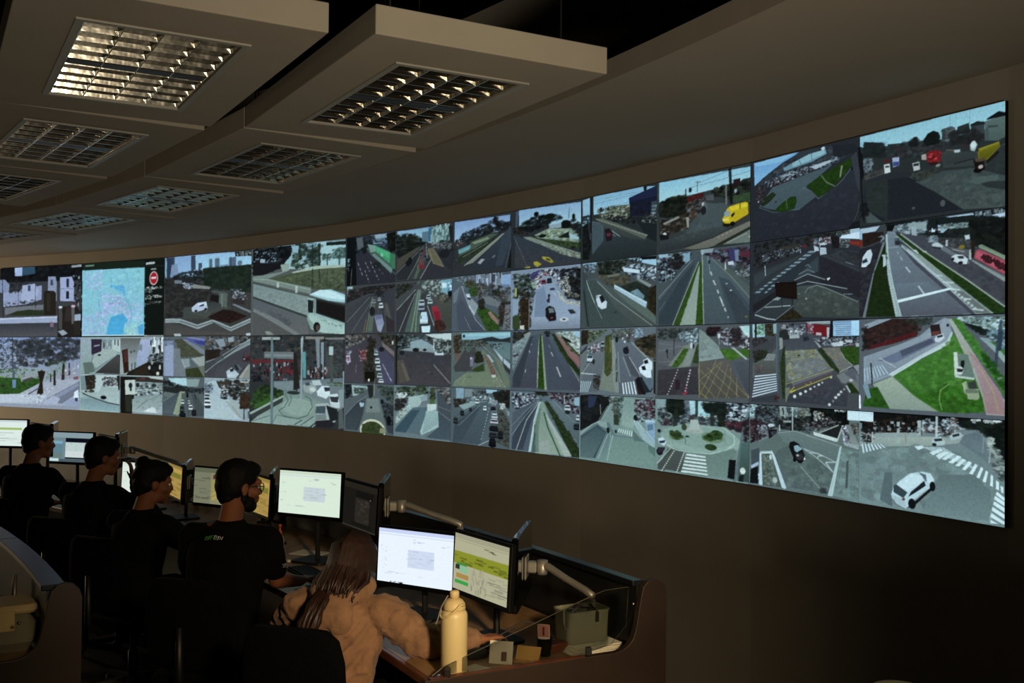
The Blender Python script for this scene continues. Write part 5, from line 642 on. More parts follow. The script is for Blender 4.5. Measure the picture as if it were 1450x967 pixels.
  'p 40464c 494 488 1010 503 1011 1010 495 997;p 1c2426 600 499 811 504 1010 505 1010 726 892 660 769 595 609 533;p a8c4d8 811 507 903 508 907 518 827 513;p b4cce0 960 530 1010 523 1010 555 975 542;t 14181a,1c2220,0e1210,24281f 130 32 81 887 532 1008 551 1009 726 930 666 892 611;t 202828,2c3430,181e1e 90 25 60 718 554 891 557 899 631 836 620 726 581;t 6c7c84,90a4ac,3c4850,586870,b0c4cc 120 18 49 609 520 752 517 752 567 718 580 619 535;p 8ca0a4 682 515 750 519 750 554 691 549;p 9cacb4 696 537 715 538 715 586 698 582;p 9ab4c8 754 542 790 543 825 565 807 587 756 571;k 20282c,c0d4e0 16 35 70 35 63 756 543 790 549 790 574 756 568;t 70888c,94acac,50605c 40 18 39 794 544 888 550 888 574 803 564;l 101414 24 786 523 784 623;p 101614 609 507 637 513 628 544 605 539;p 101418 907 506 960 506 960 530 907 521;k 7c8c90,50606a 30 11 28 18 46 911 507 960 512 957 528 913 521;p 101418 968 505 1003 507 1003 527 968 522;k 8c9ca0,606c70 16 11 25 18 46 970 508 1001 509 1001 524 970 520;p 3a3c3c 752 598 892 629 907 674 892 708 803 657;t 30343a,484a4c,5c6064 40 18 46 752 605 903 644 899 697 811 652;p 5c6064 778 641 907 692 903 728 811 665;l a0a8a8 13 807 661 876 693;e 8c7420 868 668 35 25;p c0d0d4 876 612 892 611 894 633 880 633;l c8d4d8 26 819 629 818 653;l b8c4c8 32 896 690 895 732;p 2c241c 897 643 911 645 907 728 898 727;p 788c74 919 670 930 665 1009 737 1011 761 930 684;p 86987c 921 673 1009 740 1009 755 923 681;p b04c5c 913 693 925 689 1009 760 1009 830 907 728;p c45a6c 917 697 1007 769 1007 818 913 726;k 3c1c24,4a2028 50 18 39 35 56 925 710 961 736 1005 783 1005 801 953 758 927 728;p 6c747c 903 734 1009 833 1009 859 907 752;p 8c9894 901 736 1007 841 1005 859 900 745;p 4c4e58 664 563 769 608 836 675 1011 865 1011 975 852 799 727 657;g 464a54 4c5058 673 568 786 623 892 732 1005 864 1005 969 892 840 769 702;t 3e3c44,484850 40 28 70 811 702 892 756 1002 876 1002 945 892 828;p 6c747a 748 604 786 629 892 744 892 756 811 683;p 22401c 639 565 655 565 735 671 744 666 1009 986 1005 1009 968 1001 876 887 718 675;t 263e16,1e3412,2c4a1a,203814 140 25 60 646 573 735 678 852 805 1002 986 968 995 864 862 718 669;l b0bcb0 16 658 565 735 662 892 840 1009 981;l a8b8ac 16 637 565 718 675 872 881 965 1001;p b8c8c4 700 656 713 656 724 676 718 678;p a8b8a8 735 666 750 669 752 677 740 675;p 7c8c98 609 543 637 548 651 606 718 681 876 881 965 1001 661 999 624 798 607 618;g 74848f 5c6470 609 553 632 557 655 626 778 803 868 935 915 998 661 996 633 825 610 625;p 4a4e5a 655 626 683 663 828 870 961 1001 900 1003 787 841 709 731;p 56606c 665 628 718 681 872 887 852 903 753 762;g 6c7c88 585c68 638 825 753 825 844 945 876 1002 661 996;l a8bcc4 16 655 620 727 727 824 864 915 998;p 8c9c98 662 621 718 681 876 887 965 1001 915 1001 828 864 727 721;p 6c7474 836 877 872 887 961 1001 915 998;d b8ccd0 26 11 18 683 653 753 756 844 878;d b4c8c4 37 18 35 836 871 915 980;l c0d4d4 18 807 834 840 841;l c0d4d4 18 840 874 860 879;l c0d0d0 21 876 923 896 928;l c0d0cc 21 904 976 935 984;l b8ccd0 16 787 798 803 803;p d4e8ec 647 911 828 865 840 871 828 876 647 927;l c8d4d8 18 723 847 742 887;l c0ccd4 18 678 743 692 770;l b0bcc8 13 658 688 664 702;l a0acb8 11 646 657 650 668;l 9cb0b8 8 610 632 651 632;p 98acac 602 558 609 553 614 666 624 772 661 999 640 998 615 823 603 677;d b8c8c8 21 21 18 607 665 612 770 643 982;l b0c8cc 13 606 559 610 678 629 824 661 996;p 1c2e14 598 597 602 598 606 769 640 998 529 992 558 764;t 1e3014,182810,243818 90 25 60 591 622 604 664 605 796 634 988 534 985 563 764;l 7c888c 34 595 603 553 763 520 991;p b0c4c8 586 665 603 664 604 723 593 732 593 676;p 2c2c34 494 620 553 609 593 590 553 763 515 991 495 990;t 34343c,2a2830,3c3e44 50 28 70 499 662 581 621 548 762 515 961 500 960;p a8c0d0 504 510 581 507 562 534 509 535;p 98b8d0 494 511 511 511 511 569 494 566;p 7c2c20 494 569 514 573 511 609 494 610;p 2c2420 513 535 595 541 591 583 524 611 514 610;t 2c1c1c,382420,201a1c 30 21 49 516 543 591 546 586 589 524 605;p c0d0d8 514 664 531 633 545 627 552 656 543 702 524 722 508 717;p 2c3c48 511 687 529 673 534 694 514 701;p d4e0e4 524 706 509 710 512 721 529 720;t 8ca0b0,3c444c 10 14 32 576 560 598 564 593 603 577 600;p c8d4d8 834 711 848 701 872 708 888 731 884 755 860 750 840 734;p 30383c 852 711 872 712 876 725 860 726;e 202428 864 746 28 21;e 202428 839 724 18 21;p b8c8cc 767 639 786 629 807 652 803 666 774 655;p 2c3438 769 648 803 660 799 668 772 658;t 202830,5c6c78 12 14 35 637 584 660 595 658 627 640 617;p 303038 637 597 655 601 655 623 640 621;t 5a6c78,8ca0a8 16 18 39 757 593 786 598 786 629 761 625'),
 (7, 1, (0, 0, 0.5, 0.5), 'junction with yellow hatching, zebra stripes and a red shop',
  'p 4a4e54 11 1 513 1 512 483 -3 487;p 9cc8d0 14 8 76 7 79 85 17 90;t 5c8c50,3c5c4c,90c0c4 30 15 39 28 11 76 13 76 78 28 77;p 1a1c1e 28 5 36 5 36 90 28 90;t 3c3424,504830,2c2c24,24201c 50 18 39 81 7 128 9 124 79 87 78;p 8cacb0 118 9 139 7 136 67 121 67;t 5c6478,3c4450,8c94a0,2c2c30 90 18 45 149 23 199 13 273 22 273 83 195 69;e 98948c 172 27 33 39;p 2c3030 149 55 180 43 200 69 195 106 149 105;t 2c2428,3c3438,202428 40 18 42 12 89 92 98 98 136 18 155;p 44484e 18 155 124 92 134 99 114 162 18 181;t 1c2a14,283820,3a2c28,182012 50 21 51 18 175 93 169 93 226 29 247;p 5c6464 18 247 82 233 129 162 139 162 136 315 18 339;g 606866 50504e 23 253 129 181 136 309 29 332;t 685c5c,5c5458,4c4448 20 21 45 24 266 72 252 72 298 29 305;z2 98a0a4 5c6464 6 93 188 134 194 124 232 72 233;z2 c0d0dc 444850 8 29 325 136 309 143 419 14 470;p 3c4048 14 470 135 436 151 485 8 490;p 586870 135 3 149 4 148 435 136 334;p 4c5c64 139 3 148 4 148 422 141 423;p 8c9494 149 93 165 93 167 156 152 169;p 2c3c1c 155 257 170 144 177 144 179 458 166 459;t 2c401c,1e3014,384c24 40 15 33 156 257 172 150 177 452 167 453;l 7c8c6c 9 181 119 184 476;p 70786c 179 395 203 388 201 475 181 477;g 4a4c54 4c525c 180 106 302 96 330 157 178 169;p a4b0b4 197 78 244 76 244 98 200 100;p 7c8890 195 50 234 45 244 76 200 81;t c8d0d4,3c4048,788088 50 12 30 190 37 273 40 273 77 195 75;e c8d0d4 205 57 21 21;e c0c8cc 229 57 27 21;t 20242c,303c4c 16 15 33 263 89 287 90 287 114 264 114;p 701820 273 10 375 32 376 95 283 71;p 7c1c24 304 20 371 38 369 86 306 72;p 8c98b0 282 10 301 14 302 75 285 75;t 503848,8c3038,b0a4b4 24 15 30 280 19 306 20 306 72 285 71;p b8b4bc 366 38 378 41 376 98 367 95;p 3a8c60 320 1 362 5 357 23 325 15;p c0b4b8 320 66 343 70 344 85 320 82;p 98a4a8 273 4 384 3 384 21 282 13;p 1c1c20 382 3 393 3 394 98 378 98;g 8cb4dc 98c4e8 393 6 508 6 507 98 394 93;p a8d4f0 470 7 508 6 507 95 470 83;z2 6c90b4 a0c4e0 7 398 10 468 10 468 89 407 87;p 14181c 391 90 507 90 507 113 398 105;t 14181c,8c9ca8,c4d0d8,343c44,70808c,4c2c30 140 12 33 302 102 385 98 507 95 503 147 420 146 348 140;p b8c4cc 385 128 420 123 429 146 394 149;p b0bcc4 442 111 473 112 473 129 447 126;p a0b0b4 485 130 502 130 500 153 490 153;p c4d0d4 420 117 438 120 434 146 420 143;g 70786c 686c68 178 172 321 163 390 277 385 301 283 328 186 363;t 848464,7c8a84,8a8a58,70746c,8c9490 120 24 60 183 175 321 169 381 277 283 322 191 357;t 6c747c,787c84 60 27 66 225 225 339 218 381 277 283 316 221 331;p 686c78 206 356 394 265 403 282 216 381;l a49c50 7 183 175 215 182 321 166;l 908c4c 7 255 280 240 342;l a8a444 11 186 370 394 277;p 585054 206 387 226 374 394 288 390 306 245 392;l c0b438 13 201 419 390 315;l b8ac34 18 204 413 221 387;l c4b83c 22 206 419 226 405;l b4a838 11 274 368 293 377;l b0a430 11 295 352 300 364;e 2c3434 242 199 24 12;g 464850 3c4048 196 432 394 318 421 347 456 403 452 485 186 476;t 444850,3c3e46,50485a 40 24 60 231 429 394 330 439 404 439 475 236 472;e c8d0cc 224 442 27 27;e c8d0cc 251 425 27 24;e c8d0cc 274 410 24 21;e c4ccc8 296 394 21 18;e b8c0bc 314 380 18 15;e c4ccc8 333 367 21 18;e b8c0bc 348 355 15 15;e b8c0bc 386 324 18 15;e c8d0cc 379 478 24 21;e 7c8084 395 457 15 21;e c4ccc8 406 436 24 21;e c4ccc8 418 419 24 21;e b8c0bc 428 403 21 18;e 98a0a0 441 388 15 15;p 727874 408 312 456 275 465 298 507 366 512 411 482 379 460 345 430 346;p 767c80 412 312 439 299 465 333 447 357 430 352;g 74726c 686c70 344 158 420 152 443 223 473 251 425 293 389 217;t 807c70,6c7078,8c8458 40 21 48 348 164 416 164 464 252 430 287 394 223;p 24381c 328 166 344 155 390 235 425 293 417 300 385 265;t 283c1c,1c2e12,30442a 50 15 36 332 170 344 161 394 241 421 294 385 259;p a8acb0 309 109 320 121 344 152 335 154;p 2a3c1c 454 354 471 350 505 406 469 408;t 2a3e1a,1e3012 24 15 33 456 357 471 356 499 403 469 405;p b0b8b8 445 363 454 368 469 402 463 406;p 2c4818 423 164 447 147 507 153 509 245 482 251 451 228;t 30501a,284414,385c20 80 21 48 429 164 451 152 505 159 505 245 456 228;l a0a898 11 429 182 443 217 473 251;l b0b4a8 13 421 294 473 257;p 8c9098 477 257 507 245 511 297 494 286;p 5c606c 439 299 473 269 507 297 507 354 478 332;e b4b8bc 469 336 27 21;p 6c747c 486 297 507 320 507 366 495 343;e 9ca0a4 501 294 15 21;t 38241c,4c2c28 10 15 33 125 449 151 447 146 473 130 474'),
 (7, 1, (0.5, 0, 1, 0.5), 'curved road round a bright green park with a pink path',
  'p 5c646c 509 1 1006 7 1007 481 510 497;p 3a2624 519 52 628 4 726 10 718 98 619 141 519 167;t 3c2824,2c2424,4a342c,201c1e 90 21 56 519 52 628 11 735 16 727 86 619 135 519 160;p 8c9ca8 519 32 572 7 628 4 534 53;p 5a2024 563 140 700 78 727 86 628 135 524 174;t 6a2428,4c1c20 30 14 32 534 147 709 85 718 98 619 141;t 1c2a26,2c3830,384440 30 18 42 665 12 769 7 769 37 727 48;p 8c9ca8 519 207 665 135 727 98 778 37 811 9 827 15 836 77 819 138 735 199 629 304 554 347 520 362;g 98a4b0 808e9c 524 207 735 105 795 50 815 14 828 76 803 137 727 193 638 291 534 334;p 6c7890 572 227 718 136 778 100 795 125 735 168 638 239;p 50586c 656 174 769 112 778 131 665 206;l b0c0c8 14 582 213 642 262;z a8bcc8 7c8c9c 8 519 268 596 246 620 291 520 341;p c0d0d4 615 298 735 193 819 125 836 77 842 89 828 144 736 212 633 310;l b4c8c8 18 624 304 735 199 819 131 836 83;p 381c1c 763 49 795 38 801 88 769 102;p 2c2428 765 43 795 41 796 69 768 74;p 6c3c38 769 77 796 73 796 94 771 99;p c4d0d8 778 112 790 94 807 88 813 110 795 131 782 131;p 30383c 786 100 805 93 807 103 790 110;p 2c343c 819 39 827 40 828 54 819 54;p 3c444c 544 240 551 240 556 360 550 360;p 437a2c 840 83 876 175 923 294 934 364 942 470 795 484 710 415 633 306 736 215 828 144;g 4c8836 346c24 840 89 876 181 915 306 710 403 638 304 744 212 828 150;t 48842f,3f7628,548e38,386c22 170 28 77 837 101 876 187 923 306 937 459 812 470 719 409 643 306 744 218 824 150;g 3c7c20 2c5c18 710 403 804 483 938 470 934 364 860 344;t 34701c,2c6018,408424,285414 100 25 63 736 414 812 347 934 364 938 470 804 483;p 8ca090 554 353 629 307 710 409 791 480 620 480 582 411;g a0b09c 8c9c90 563 353 629 313 710 413 779 477 629 473;p 2c5c1c 534 381 573 366 620 480 515 476;t 30601c,244c14 40 18 49 536 388 573 379 611 475 525 469;p 7c98a8 515 362 534 348 549 427 535 434;p a0a8a0 823 17 836 15 923 222 983 373 1007 418 1007 481 946 482 934 400 892 223;g a8b4a8 9c9c90 827 20 840 28 892 151 923 258 900 259 868 162;p a4888a 892 175 915 205 953 293 990 373 1005 441 1005 478 946 479 934 376 915 282;g a89498 a07e80 899 199 946 293 990 384 1004 470 953 475 938 388;l c0a858 7 923 246 968 374 983 466;p 3f7c2c 836 13 860 17 953 210 1006 325 1007 406 968 304 907 175;t 44842f,366c24,4c883a 90 21 56 840 18 868 35 953 210 1004 326 1001 384 953 269 892 139;p 8ca8b0 852 10 922 13 953 57 938 80 891 42;t c0dce4,98b8c0,38443c,6c8478 90 21 56 852 11 1005 19 1005 82 953 81 907 49;p 14201c 876 36 923 56 953 81 949 98 907 73;t 14201c,22302c 30 18 42 876 42 960 81 953 110 907 79;g 88a0a8 98b0a8 923 109 953 116 1006 187 1006 244 968 175;p 3c7c28 953 128 983 163 1006 210 1006 175 983 140;t 5c7c8c,3c4c50,8cacb4 50 18 49 945 80 1005 71 1005 175 975 140;l 344858 35 990 35 979 163 972 280;p 304454 983 82 997 82 990 175 980 175;p c8d8d4 976 303 994 298 999 316 982 322;t 2c5c20,1c4818 40 21 56 923 163 983 245 1005 337 1005 372 953 257;p c8d4c8 842 181 854 181 859 272 852 306 846 296;p b8c8c0 844 290 911 304 907 316 848 306;p 6c8078 856 187 888 193 911 306 859 298;p 181c20 866 223 878 223 876 257 865 257;e c8d0d0 862 272 42 56;p 2c3430 852 262 874 264 871 279 855 279;p 8c9c7c 871 332 884 322 888 355 923 359 925 406 911 413 876 380;p 6c7c68 880 361 924 365 921 389 884 382;p 3c4440 888 331 911 318 919 359 892 361;p a0b090 870 334 881 326 884 361 876 368;p 94a484 886 382 923 379 920 413 888 410;l 7ca858 14 828 340 799 372 795 422 804 471;t 14201c,20201f 20 14 42 512 52 533 40 534 160 514 174;p e4f0f8 455 420 507 416 509 490 455 477'),
 (7, 1, (0, 0.5, 0.5, 1), 'black car on a wide road beside a kerbed island',
  'p 647474 6 492 507 469 509 1003 6 998;p a8d0d8 3 496 39 493 37 561 4 579;t 8ca8ac,c0dce0,3c4c50 30 17 43 3 499 51 496 46 575 10 586;t 2c343c,4c5c64,1c2428,6c7c7c,2c2424 150 23 60 39 496 149 488 150 620 16 664;p 94a098 152 491 183 489 183 575 155 578;p 7c9494 202 491 235 491 235 563 203 566;k 8ca4a8,5c6c6c,3c4844 50 23 56 33 83 149 495 291 494 291 557 150 572;t 8c9890,585c54 40 17 43 238 508 291 504 291 557 243 569;t 14181a,20262a,2c2c28 110 23 60 150 572 312 549 312 622 227 639 150 634;p 0e1412 291 490 460 489 461 585 312 602;t 101814,1a221c,0a100e 120 26 73 296 493 455 490 456 573 312 595;t a8b4b4,6c7478,c8d4d0,8c8478 60 13 36 311 515 332 513 412 571 393 593 312 602;t 2c2428,4c4448,7c8484,1c2024 90 17 46 265 601 383 555 427 570 353 617 291 638;p 98a4a0 172 587 208 583 208 595 172 597;l b8c8c4 22 153 617 154 648;l b4c8c8 22 214 493 215 644;t 2c1c24,442c34,5c4c50,1c1c20 90 20 53 7 593 69 601 87 684 35 734 11 737;l 8ca4a8 10 52 724 93 697;t 50545c,8c98a0 30 17 40 46 632 99 619 93 676 52 689;e c0d0d8 113 623 60 30;p 20242c 96 648 139 643 145 712 116 726 102 703;p 4c5058 110 660 142 653 142 677 116 684;e 18181c 125 714 53 30;t 2c2028,141820 20 17 36 93 634 139 629 139 712 105 717;g 60706e 687c7a 82 727 150 655 227 639 291 658 432 698 508 719 509 1003 379 988 179 990 117 779;g 6c807e 647674 145 663 227 642 427 706 413 786 260 743 173 715;g 566866 5c6c6e 145 767 200 732 271 769 403 852 379 981 185 982 128 805;t 5c6e6c,52625f,667876 90 40 99 151 787 260 757 394 854 374 969 196 973;g 6c827e 789090 432 711 508 719 509 1003 394 984 418 824;t 708684,667a78,7c9492 60 40 99 437 724 503 733 504 985 404 969;p 4c5c5c 452 779 461 778 457 932 447 934;l 98a8a4 12 145 663 227 642 281 659 432 705;p c4d4d0 309 636 413 662 417 671 408 682 312 656;p 24282a 332 640 422 577 437 594 415 662;t 20201f,2c2c28 20 17 40 353 631 417 584 432 602 410 656;l a8b8b0 20 338 639 417 587;l b8c8c0 22 413 675 432 602;l a0b0a8 7 281 663 363 682;t 3c4448,5c686c 26 17 40 265 607 312 609 307 649 275 647;k c8d0d8,3c4450,7c7c8c,a0a4b0 60 17 36 23 60 432 589 465 591 480 672 442 691;p 7c8484 446 581 470 578 503 695 494 709;g 748080 8c9490 456 599 480 621 506 694 470 687;z c8d8d8 5c6c6c 9 437 678 503 688 517 718 447 696;t 2c2c2c,4c4c48,8c8c84 40 17 43 470 571 508 567 508 624 480 628;p 98a498 498 638 526 635 526 666 503 669;l a8b8b8 15 268 742 328 786 403 859;l a8b8b8 15 268 742 343 764 413 799;l b0c4c4 15 292 759 333 759 343 771;l b0c4c4 17 328 786 333 772 353 769;l b0c4c4 20 366 803 413 795;l b0c4c4 22 366 807 391 848;p b8d0d0 425 706 432 705 394 991 374 990;p a8c4c4 422 713 432 708 413 812 389 991 379 988 403 839;p 505e58 67 786 117 779 168 986 71 992;g 5c6a62 50605a 64 794 117 786 157 981 74 988;t 6c7a70,46544c,7c8880 60 17 46 70 800 111 794 157 981 77 983;p b8d0d8 56 802 61 787 117 775 131 805 188 989 166 990 114 793 64 801 71 992 52 992;l c0d8e0 30 59 802 62 990;l c0d8e0 25 114 779 131 833 177 991;l a8b4a8 15 61 789 114 779;e c0d4d8 110 815 23 43;e a8b8b4 132 951 43 43;p a8bcd4 11 881 50 853 50 871 14 902;p c0d0e8 44 922 68 935 62 958 47 961;p 14181c 11 903 47 882 48 989 6 991;t 101418,1c2024 20 20 46 11 910 47 889 48 982 12 989;p 46545a 11 788 53 767 53 846 14 881;p 161a1e 198 739 203 711 222 703 244 715 271 776 265 817 244 824 220 804;p 8cb0b8 221 732 238 723 261 743 236 767 225 759;p 1c2024 225 762 236 769 263 746 271 782 249 792;p 34383c 228 775 255 771 268 789 249 813 233 802;e a8b0b4 239 784 23 17;e e0e8e8 271 799 13 17;e 0e1012 225 813 26 30;e 0e1012 250 820 40 20;p 5c282c 257 801 265 800 264 810 257 810;l 98a8a4 12 255 849 344 962;l 8c9c98 7 258 852 313 922;t 343c3c,3c4646 16 23 50 339 964 364 952 369 983 344 982;k 8c9494,b0b8b8 16 13 26 17 30 400 500 448 500 448 509 400 511;p cfe6ee 454 419 509 415 510 485 560 490 560 554 455 553;p b8d4e0 456 502 558 500 558 506 456 509'),
 (7, 1, (0.5, 0.5, 1, 1), 'pale junction with a silver car and curved zebra crossings',
  'p 74888a 505 497 1007 487 1007 994 502 996;p 0e1212 505 497 1007 487 1007 556 923 543 745 526 506 564;p 181a1a 510 510 736 502 736 602 516 631;t 1c1818,2c2420,0e1010,3a2c24 60 21 56 510 517 736 508 736 590 516 604;p 94a4a4 554 612 732 588 732 616 554 639;p 8c9c9c 559 552 569 551 569 617 559 618;p a0acac 646 543 657 542 657 602 646 604;p a8b4b4 719 529 733 527 733 603 721 604;k 6c7c80,2c2c2c,3a322c,141414,8c989c 46 21 49 21 49 564 556 728 538 728 588 564 608;p 101414 736 502 828 499 828 517 745 526;t a8bcc4,2c3438,c4d8e0,1a2024,685048 90 21 63 736 527 861 502 892 547 820 592 741 583;p 181c1e 762 499 787 497 783 528 766 530;t 1c2622,141a18,28342f 90 28 77 861 514 1005 499 1005 580 946 564 876 548;t 14201a,0e1612 60 35 84 938 541 1007 545 1007 718 969 655;l c0d4d8 28 787 497 786 609;p 96a6a2 506 645 770 604 861 605 884 584 877 621 779 649 611 677 506 692;g a4b0a4 8ca09c 511 645 770 608 771 648 611 673 516 684;t 1a1e20,2c2c30,a8b0b0 30 21 56 508 591 564 591 555 665 511 671;l b8c4bc 25 554 612 555 659;l 8c8c80 18 678 597 679 648;p a0b4b0 646 627 657 625 657 654 646 655;g 6c807e 7c9494 506 692 710 663 861 671 923 745 969 818 962 995 502 996;g 7a908e 70868a 516 711 710 669 812 716 796 780 621 838 506 847;t 74898a,6c8080,7e9696 120 70 176 516 724 728 679 908 759 954 868 954 974 526 977;p 5c7074 602 816 630 811 630 992 584 964;g 64787a 748c8c 796 792 908 771 961 843 954 985 737 992;p 687c84 877 585 923 555 946 623 954 704 908 664 861 623;g 64747c 70848a 869 598 923 561 946 658 923 662;z c4dce0 6c8084 7 511 678 593 667 611 681 516 727;p d0e4e8 710 663 736 655 749 663 723 680;z d0e8ec 70868a 9 732 660 812 654 892 714 912 747;p cce0e4 762 686 796 663 808 667 775 699;p cce0e4 783 698 816 672 829 676 796 716;p cce4e8 804 711 833 678 845 683 816 717;p d0e8ec 825 726 857 686 869 692 841 729;p d0e8ec 846 740 873 700 883 704 861 740;p d4ecf0 870 752 892 708 902 715 881 755;p d4ecf0 893 768 912 717 920 724 904 772;p d4ecf0 916 782 930 729 937 736 925 786;p d4ecf0 935 799 945 743 952 751 945 802;p d4ecf0 958 815 960 759 967 766 967 818;p d0e8ec 975 826 976 784 984 792 985 832;p d0e4e8 991 839 989 808 998 814 998 844;p d4ecf0 978 837 1007 868 1007 885 975 852;p d4ecf0 973 858 1007 888 1007 907 970 876;p d4ecf0 970 885 1007 914 1007 935 967 902;p d4ecf0 965 912 1007 946 1007 966 963 930;p d0e8ec 962 942 1004 978 998 988 959 963;p cce4e8 959 975 984 989 959 993;p 6c7c7c 954 645 983 664 1007 741 1007 810 984 757 954 704;t 8c9898,50605c,a8b4b0,3c4844 60 21 56 950 622 983 641 1005 741 1004 799 976 747;l a0b0b0 18 961 609 955 704;t 98a8a0,c0c8c4 16 21 49 952 587 969 585 965 644 954 645;l 98acac 7 938 589 935 660;p 1a1e24 685 986 779 845 778 864 711 967;p b8d4dc 626 928 635 887 657 851 693 805 737 788 767 792 779 820 776 852 745 890 711 941 680 990 644 969;p c8e0e8 644 879 698 805 737 810 741 834 684 905 653 890;p 3c4c54 635 881 644 870 686 905 671 938 635 913;p 20282e 689 927 698 900 745 833 750 857 711 903;p 5c6c78 724 793 750 801 758 831 750 836 737 810;p c4dce4 750 795 775 809 778 839 754 838;p a8c0c8 626 928 671 944 683 980 658 975 629 947;e 14181c 702 960 49 70;e 14181c 773 856 35 63;p 6c3c44 667 939 677 936 676 949 667 951;l 98a8a8 14 711 937 754 878;p b0c4c4 766 630 775 610 800 601 816 623 812 642 783 649;p 2c3438 777 616 804 609 806 621 781 628;e 20282c 779 644 28 21;p a8bcc0 828 597 841 577 865 572 875 587 861 605 837 614;p 30383c 838 587 861 577 862 589 841 599;k 98a4a4,c0c8c8 40 18 35 21 35 900 500 994 498 994 514 900 517;p cfe6ee 455 478 509 490 558 490 558 554 455 551;p b8d4e0 455 495 558 506 558 514 455 504;e 6c7c80 574 828 42 28'),
]

# ------------------------------------------------------------------ video wall: 2 rows x 8 displays
WPX = [117, 118, 123, 134, 151, 183, 241, 363]
HPX = [98, 105, 112, 124, 142, 170, 205, 262]
RES = 1.25
COLNAME = ['first', 'second', 'third', 'fourth', 'fifth', 'sixth', 'seventh', 'eighth']
def wall_display(c, r):
    i = 7-c
    base = (VX[i]+VX[i+1])/2
    z0 = ZC + (U/2-U/2 if r == 0 else -U/2)
    rz = math.atan2(-TV[i][1], -TV[i][0])
    feeds = [f for f in FEEDS if f[0] == c and f[1] == r]
    what = feeds[0][3] if len(feeds) == 1 else 'four street views, one of a ' + feeds[0][3]
    words = what.split()
    lab = 'wall display in the %s row, %s column from the left, showing %s' % ('upper' if r == 0 else 'lower', COLNAME[c], 'one full view' if len(feeds) == 1 else '%d smaller views' % len(feeds))
    root = thing('wall_display', lab, 'display', (base[0], base[1], z0), rz, 'displays of the curved video wall')
    hw, hh = PW/2, U/2
    MB().box(-hw, -.016, .001, hw, -.002, hh-.001).build('bezel', M['bezel'], root)
    e = .0018
    for n, (fc, fr_, q, lb, code) in enumerate(feeds):
        nx = max(20, int(WPX[c]*RES*(q[2]-q[0]))); ny = max(20, int(HPX[c]*RES*(q[3]-q[1])))
        kx = WPX[c]*RES/ WPX[c]
        cv = Canvas(q, nx, ny, kx, 100*c+10*r+n)
        cv.run(code)
        img = cv.result(7+100*c+10*r+n)
        g = .0014
        x0 = -hw+e+(PW-2*e)*q[0]+(.0004 if q[0] > 0 else 0); x1 = -hw+e+(PW-2*e)*q[2]-(.0004 if q[2] < 1 else 0)
        zt = hh-e-(hh-2*e)*q[1]-(g if q[1] > 0 else 0); zb = hh-e-(hh-2*e)*q[3]+(g if q[3] < 1 else 0)
        o = picture('screen_picture', img, x0, zt, x1, zb, -.018, root)
        o['label'] = lb
for c in range(8):
    for r in range(2):
        wall_display(c, r)

# ------------------------------------------------------------------ suspended light panels
def light_panel_proto():
    L, W, T = 1.525, .87, .095             # along the wall, across, thickness
    hl, hw = .99/2, .48/2
    root = empty('light_panel')
    mb = MB()
    def ring(hx_, hy, z): return [(-hx_,-hy,z),(hx_,-hy,z),(hx_,hy,z),(-hx_,hy,z)]
    # local x along the row, y across, z up; z=0 at the underside
    vs = ring(L/2, W/2, 0)+ring(hl, hw, 0)+ring(L/2, W/2, T)+ring(hl, hw, T*.95)
    fs = []
    for k in range(4):
        j = (k+1) % 4
        fs += [(k, j, 4+j, 4+k), (k, 8+k, 8+j, j), (4+k, 4+j, 12+j, 12+k)]
    fs += [(8,9,10,11), (12,13,14,15)]
    mb.add(vs, fs).build('board', M['board'], root, bevel=.004)
    t = MB()
    w = .022
    t.box(-hl-w,-hw-w,-.006,hl+w,-hw,.004).box(-hl-w,hw,-.006,hl+w,hw+w,.004).box(-hl-w,-hw,-.006,-hl,hw,.004).box(hl,-hw,-.006,hl+w,hw,.004)
    t.build('trim_frame', M['trim'], root)
    tr = MB()
    n = 8
    pr = [(-hw+2*hw*k/n, .05+.034*math.sin(math.pi*((k*2/n) % 1 if k < n else 1))) for k in range(n+1)]
    rings = [[(x, y, z) for y, z in pr] for x in (-hl+.003, hl-.003)]
    vs = [v for r_ in rings for v in r_]
    tr.add(vs, [(k, k+1, n+2+k, n+1+k) for k in range(n)])
    tr.build('reflector', M['tray'], root, smooth=True)
    MB().box(-.03,-hw+.004,.002,.03,hw-.004,.05).build('divider', M['tray'], root)
    for y in (-.125, .125):
        MB().lathe([(.001,-hl+.02),(.013,-hl+.02),(.013,hl-.02),(.001,hl-.02)], 10, (0,y,.052), 'x').build('lamp_tube', M['tube'], root, smooth=True)
    lb = None
    for y in np.linspace(-hw+.006, hw-.006, 5):
        if lb is None:
            b = MB(); q = [(-hl+.006),(hl-.006)]
            b.add([(x,yy,z) for x in q for yy,z in ((-.009,.031),(.009,.031),(.002,.001),(-.002,.001))], [(0,1,2,3),(7,6,5,4),(0,4,5,1),(1,5,6,2),(2,6,7,3),(3,7,4,0)])
            lb = b.build('louvre_blade', M['mirror'], root); lb.location = (0, y, 0)
        else: share('louvre_blade', lb, root, (0, y, 0))
    cb = None
    for half in (-1, 1):
        for x in np.linspace(.045, hl-.012, 5):
            if cb is None:
                b = MB(); prof = [(-.012,.030),(.012,.030),(.006,.016),(.0025,.002),(-.0025,.002),(-.006,.016)]
                b.loft([[(px, yy, pz) for px, pz in prof] for yy in (-hw+.005, hw-.005)])
                cb = b.build('cross_blade', M['mirror'], root); cb.location = (half*x, 0, 0)
            else: share('cross_blade', cb, root, (half*x, 0, 0))
    hg = None
    for x in (-.62, .62):
        for y in (-.33, .33):
            if hg is None:
                hg = MB().tube([(0,0,T-.005),(0,0,4.35-2.9)], .004, 6).build('hanger_rod', M['plastic'], root); hg.location = (x, y, 0)
            else: share('hanger_rod', hg, root, (x, y, 0))
    return root
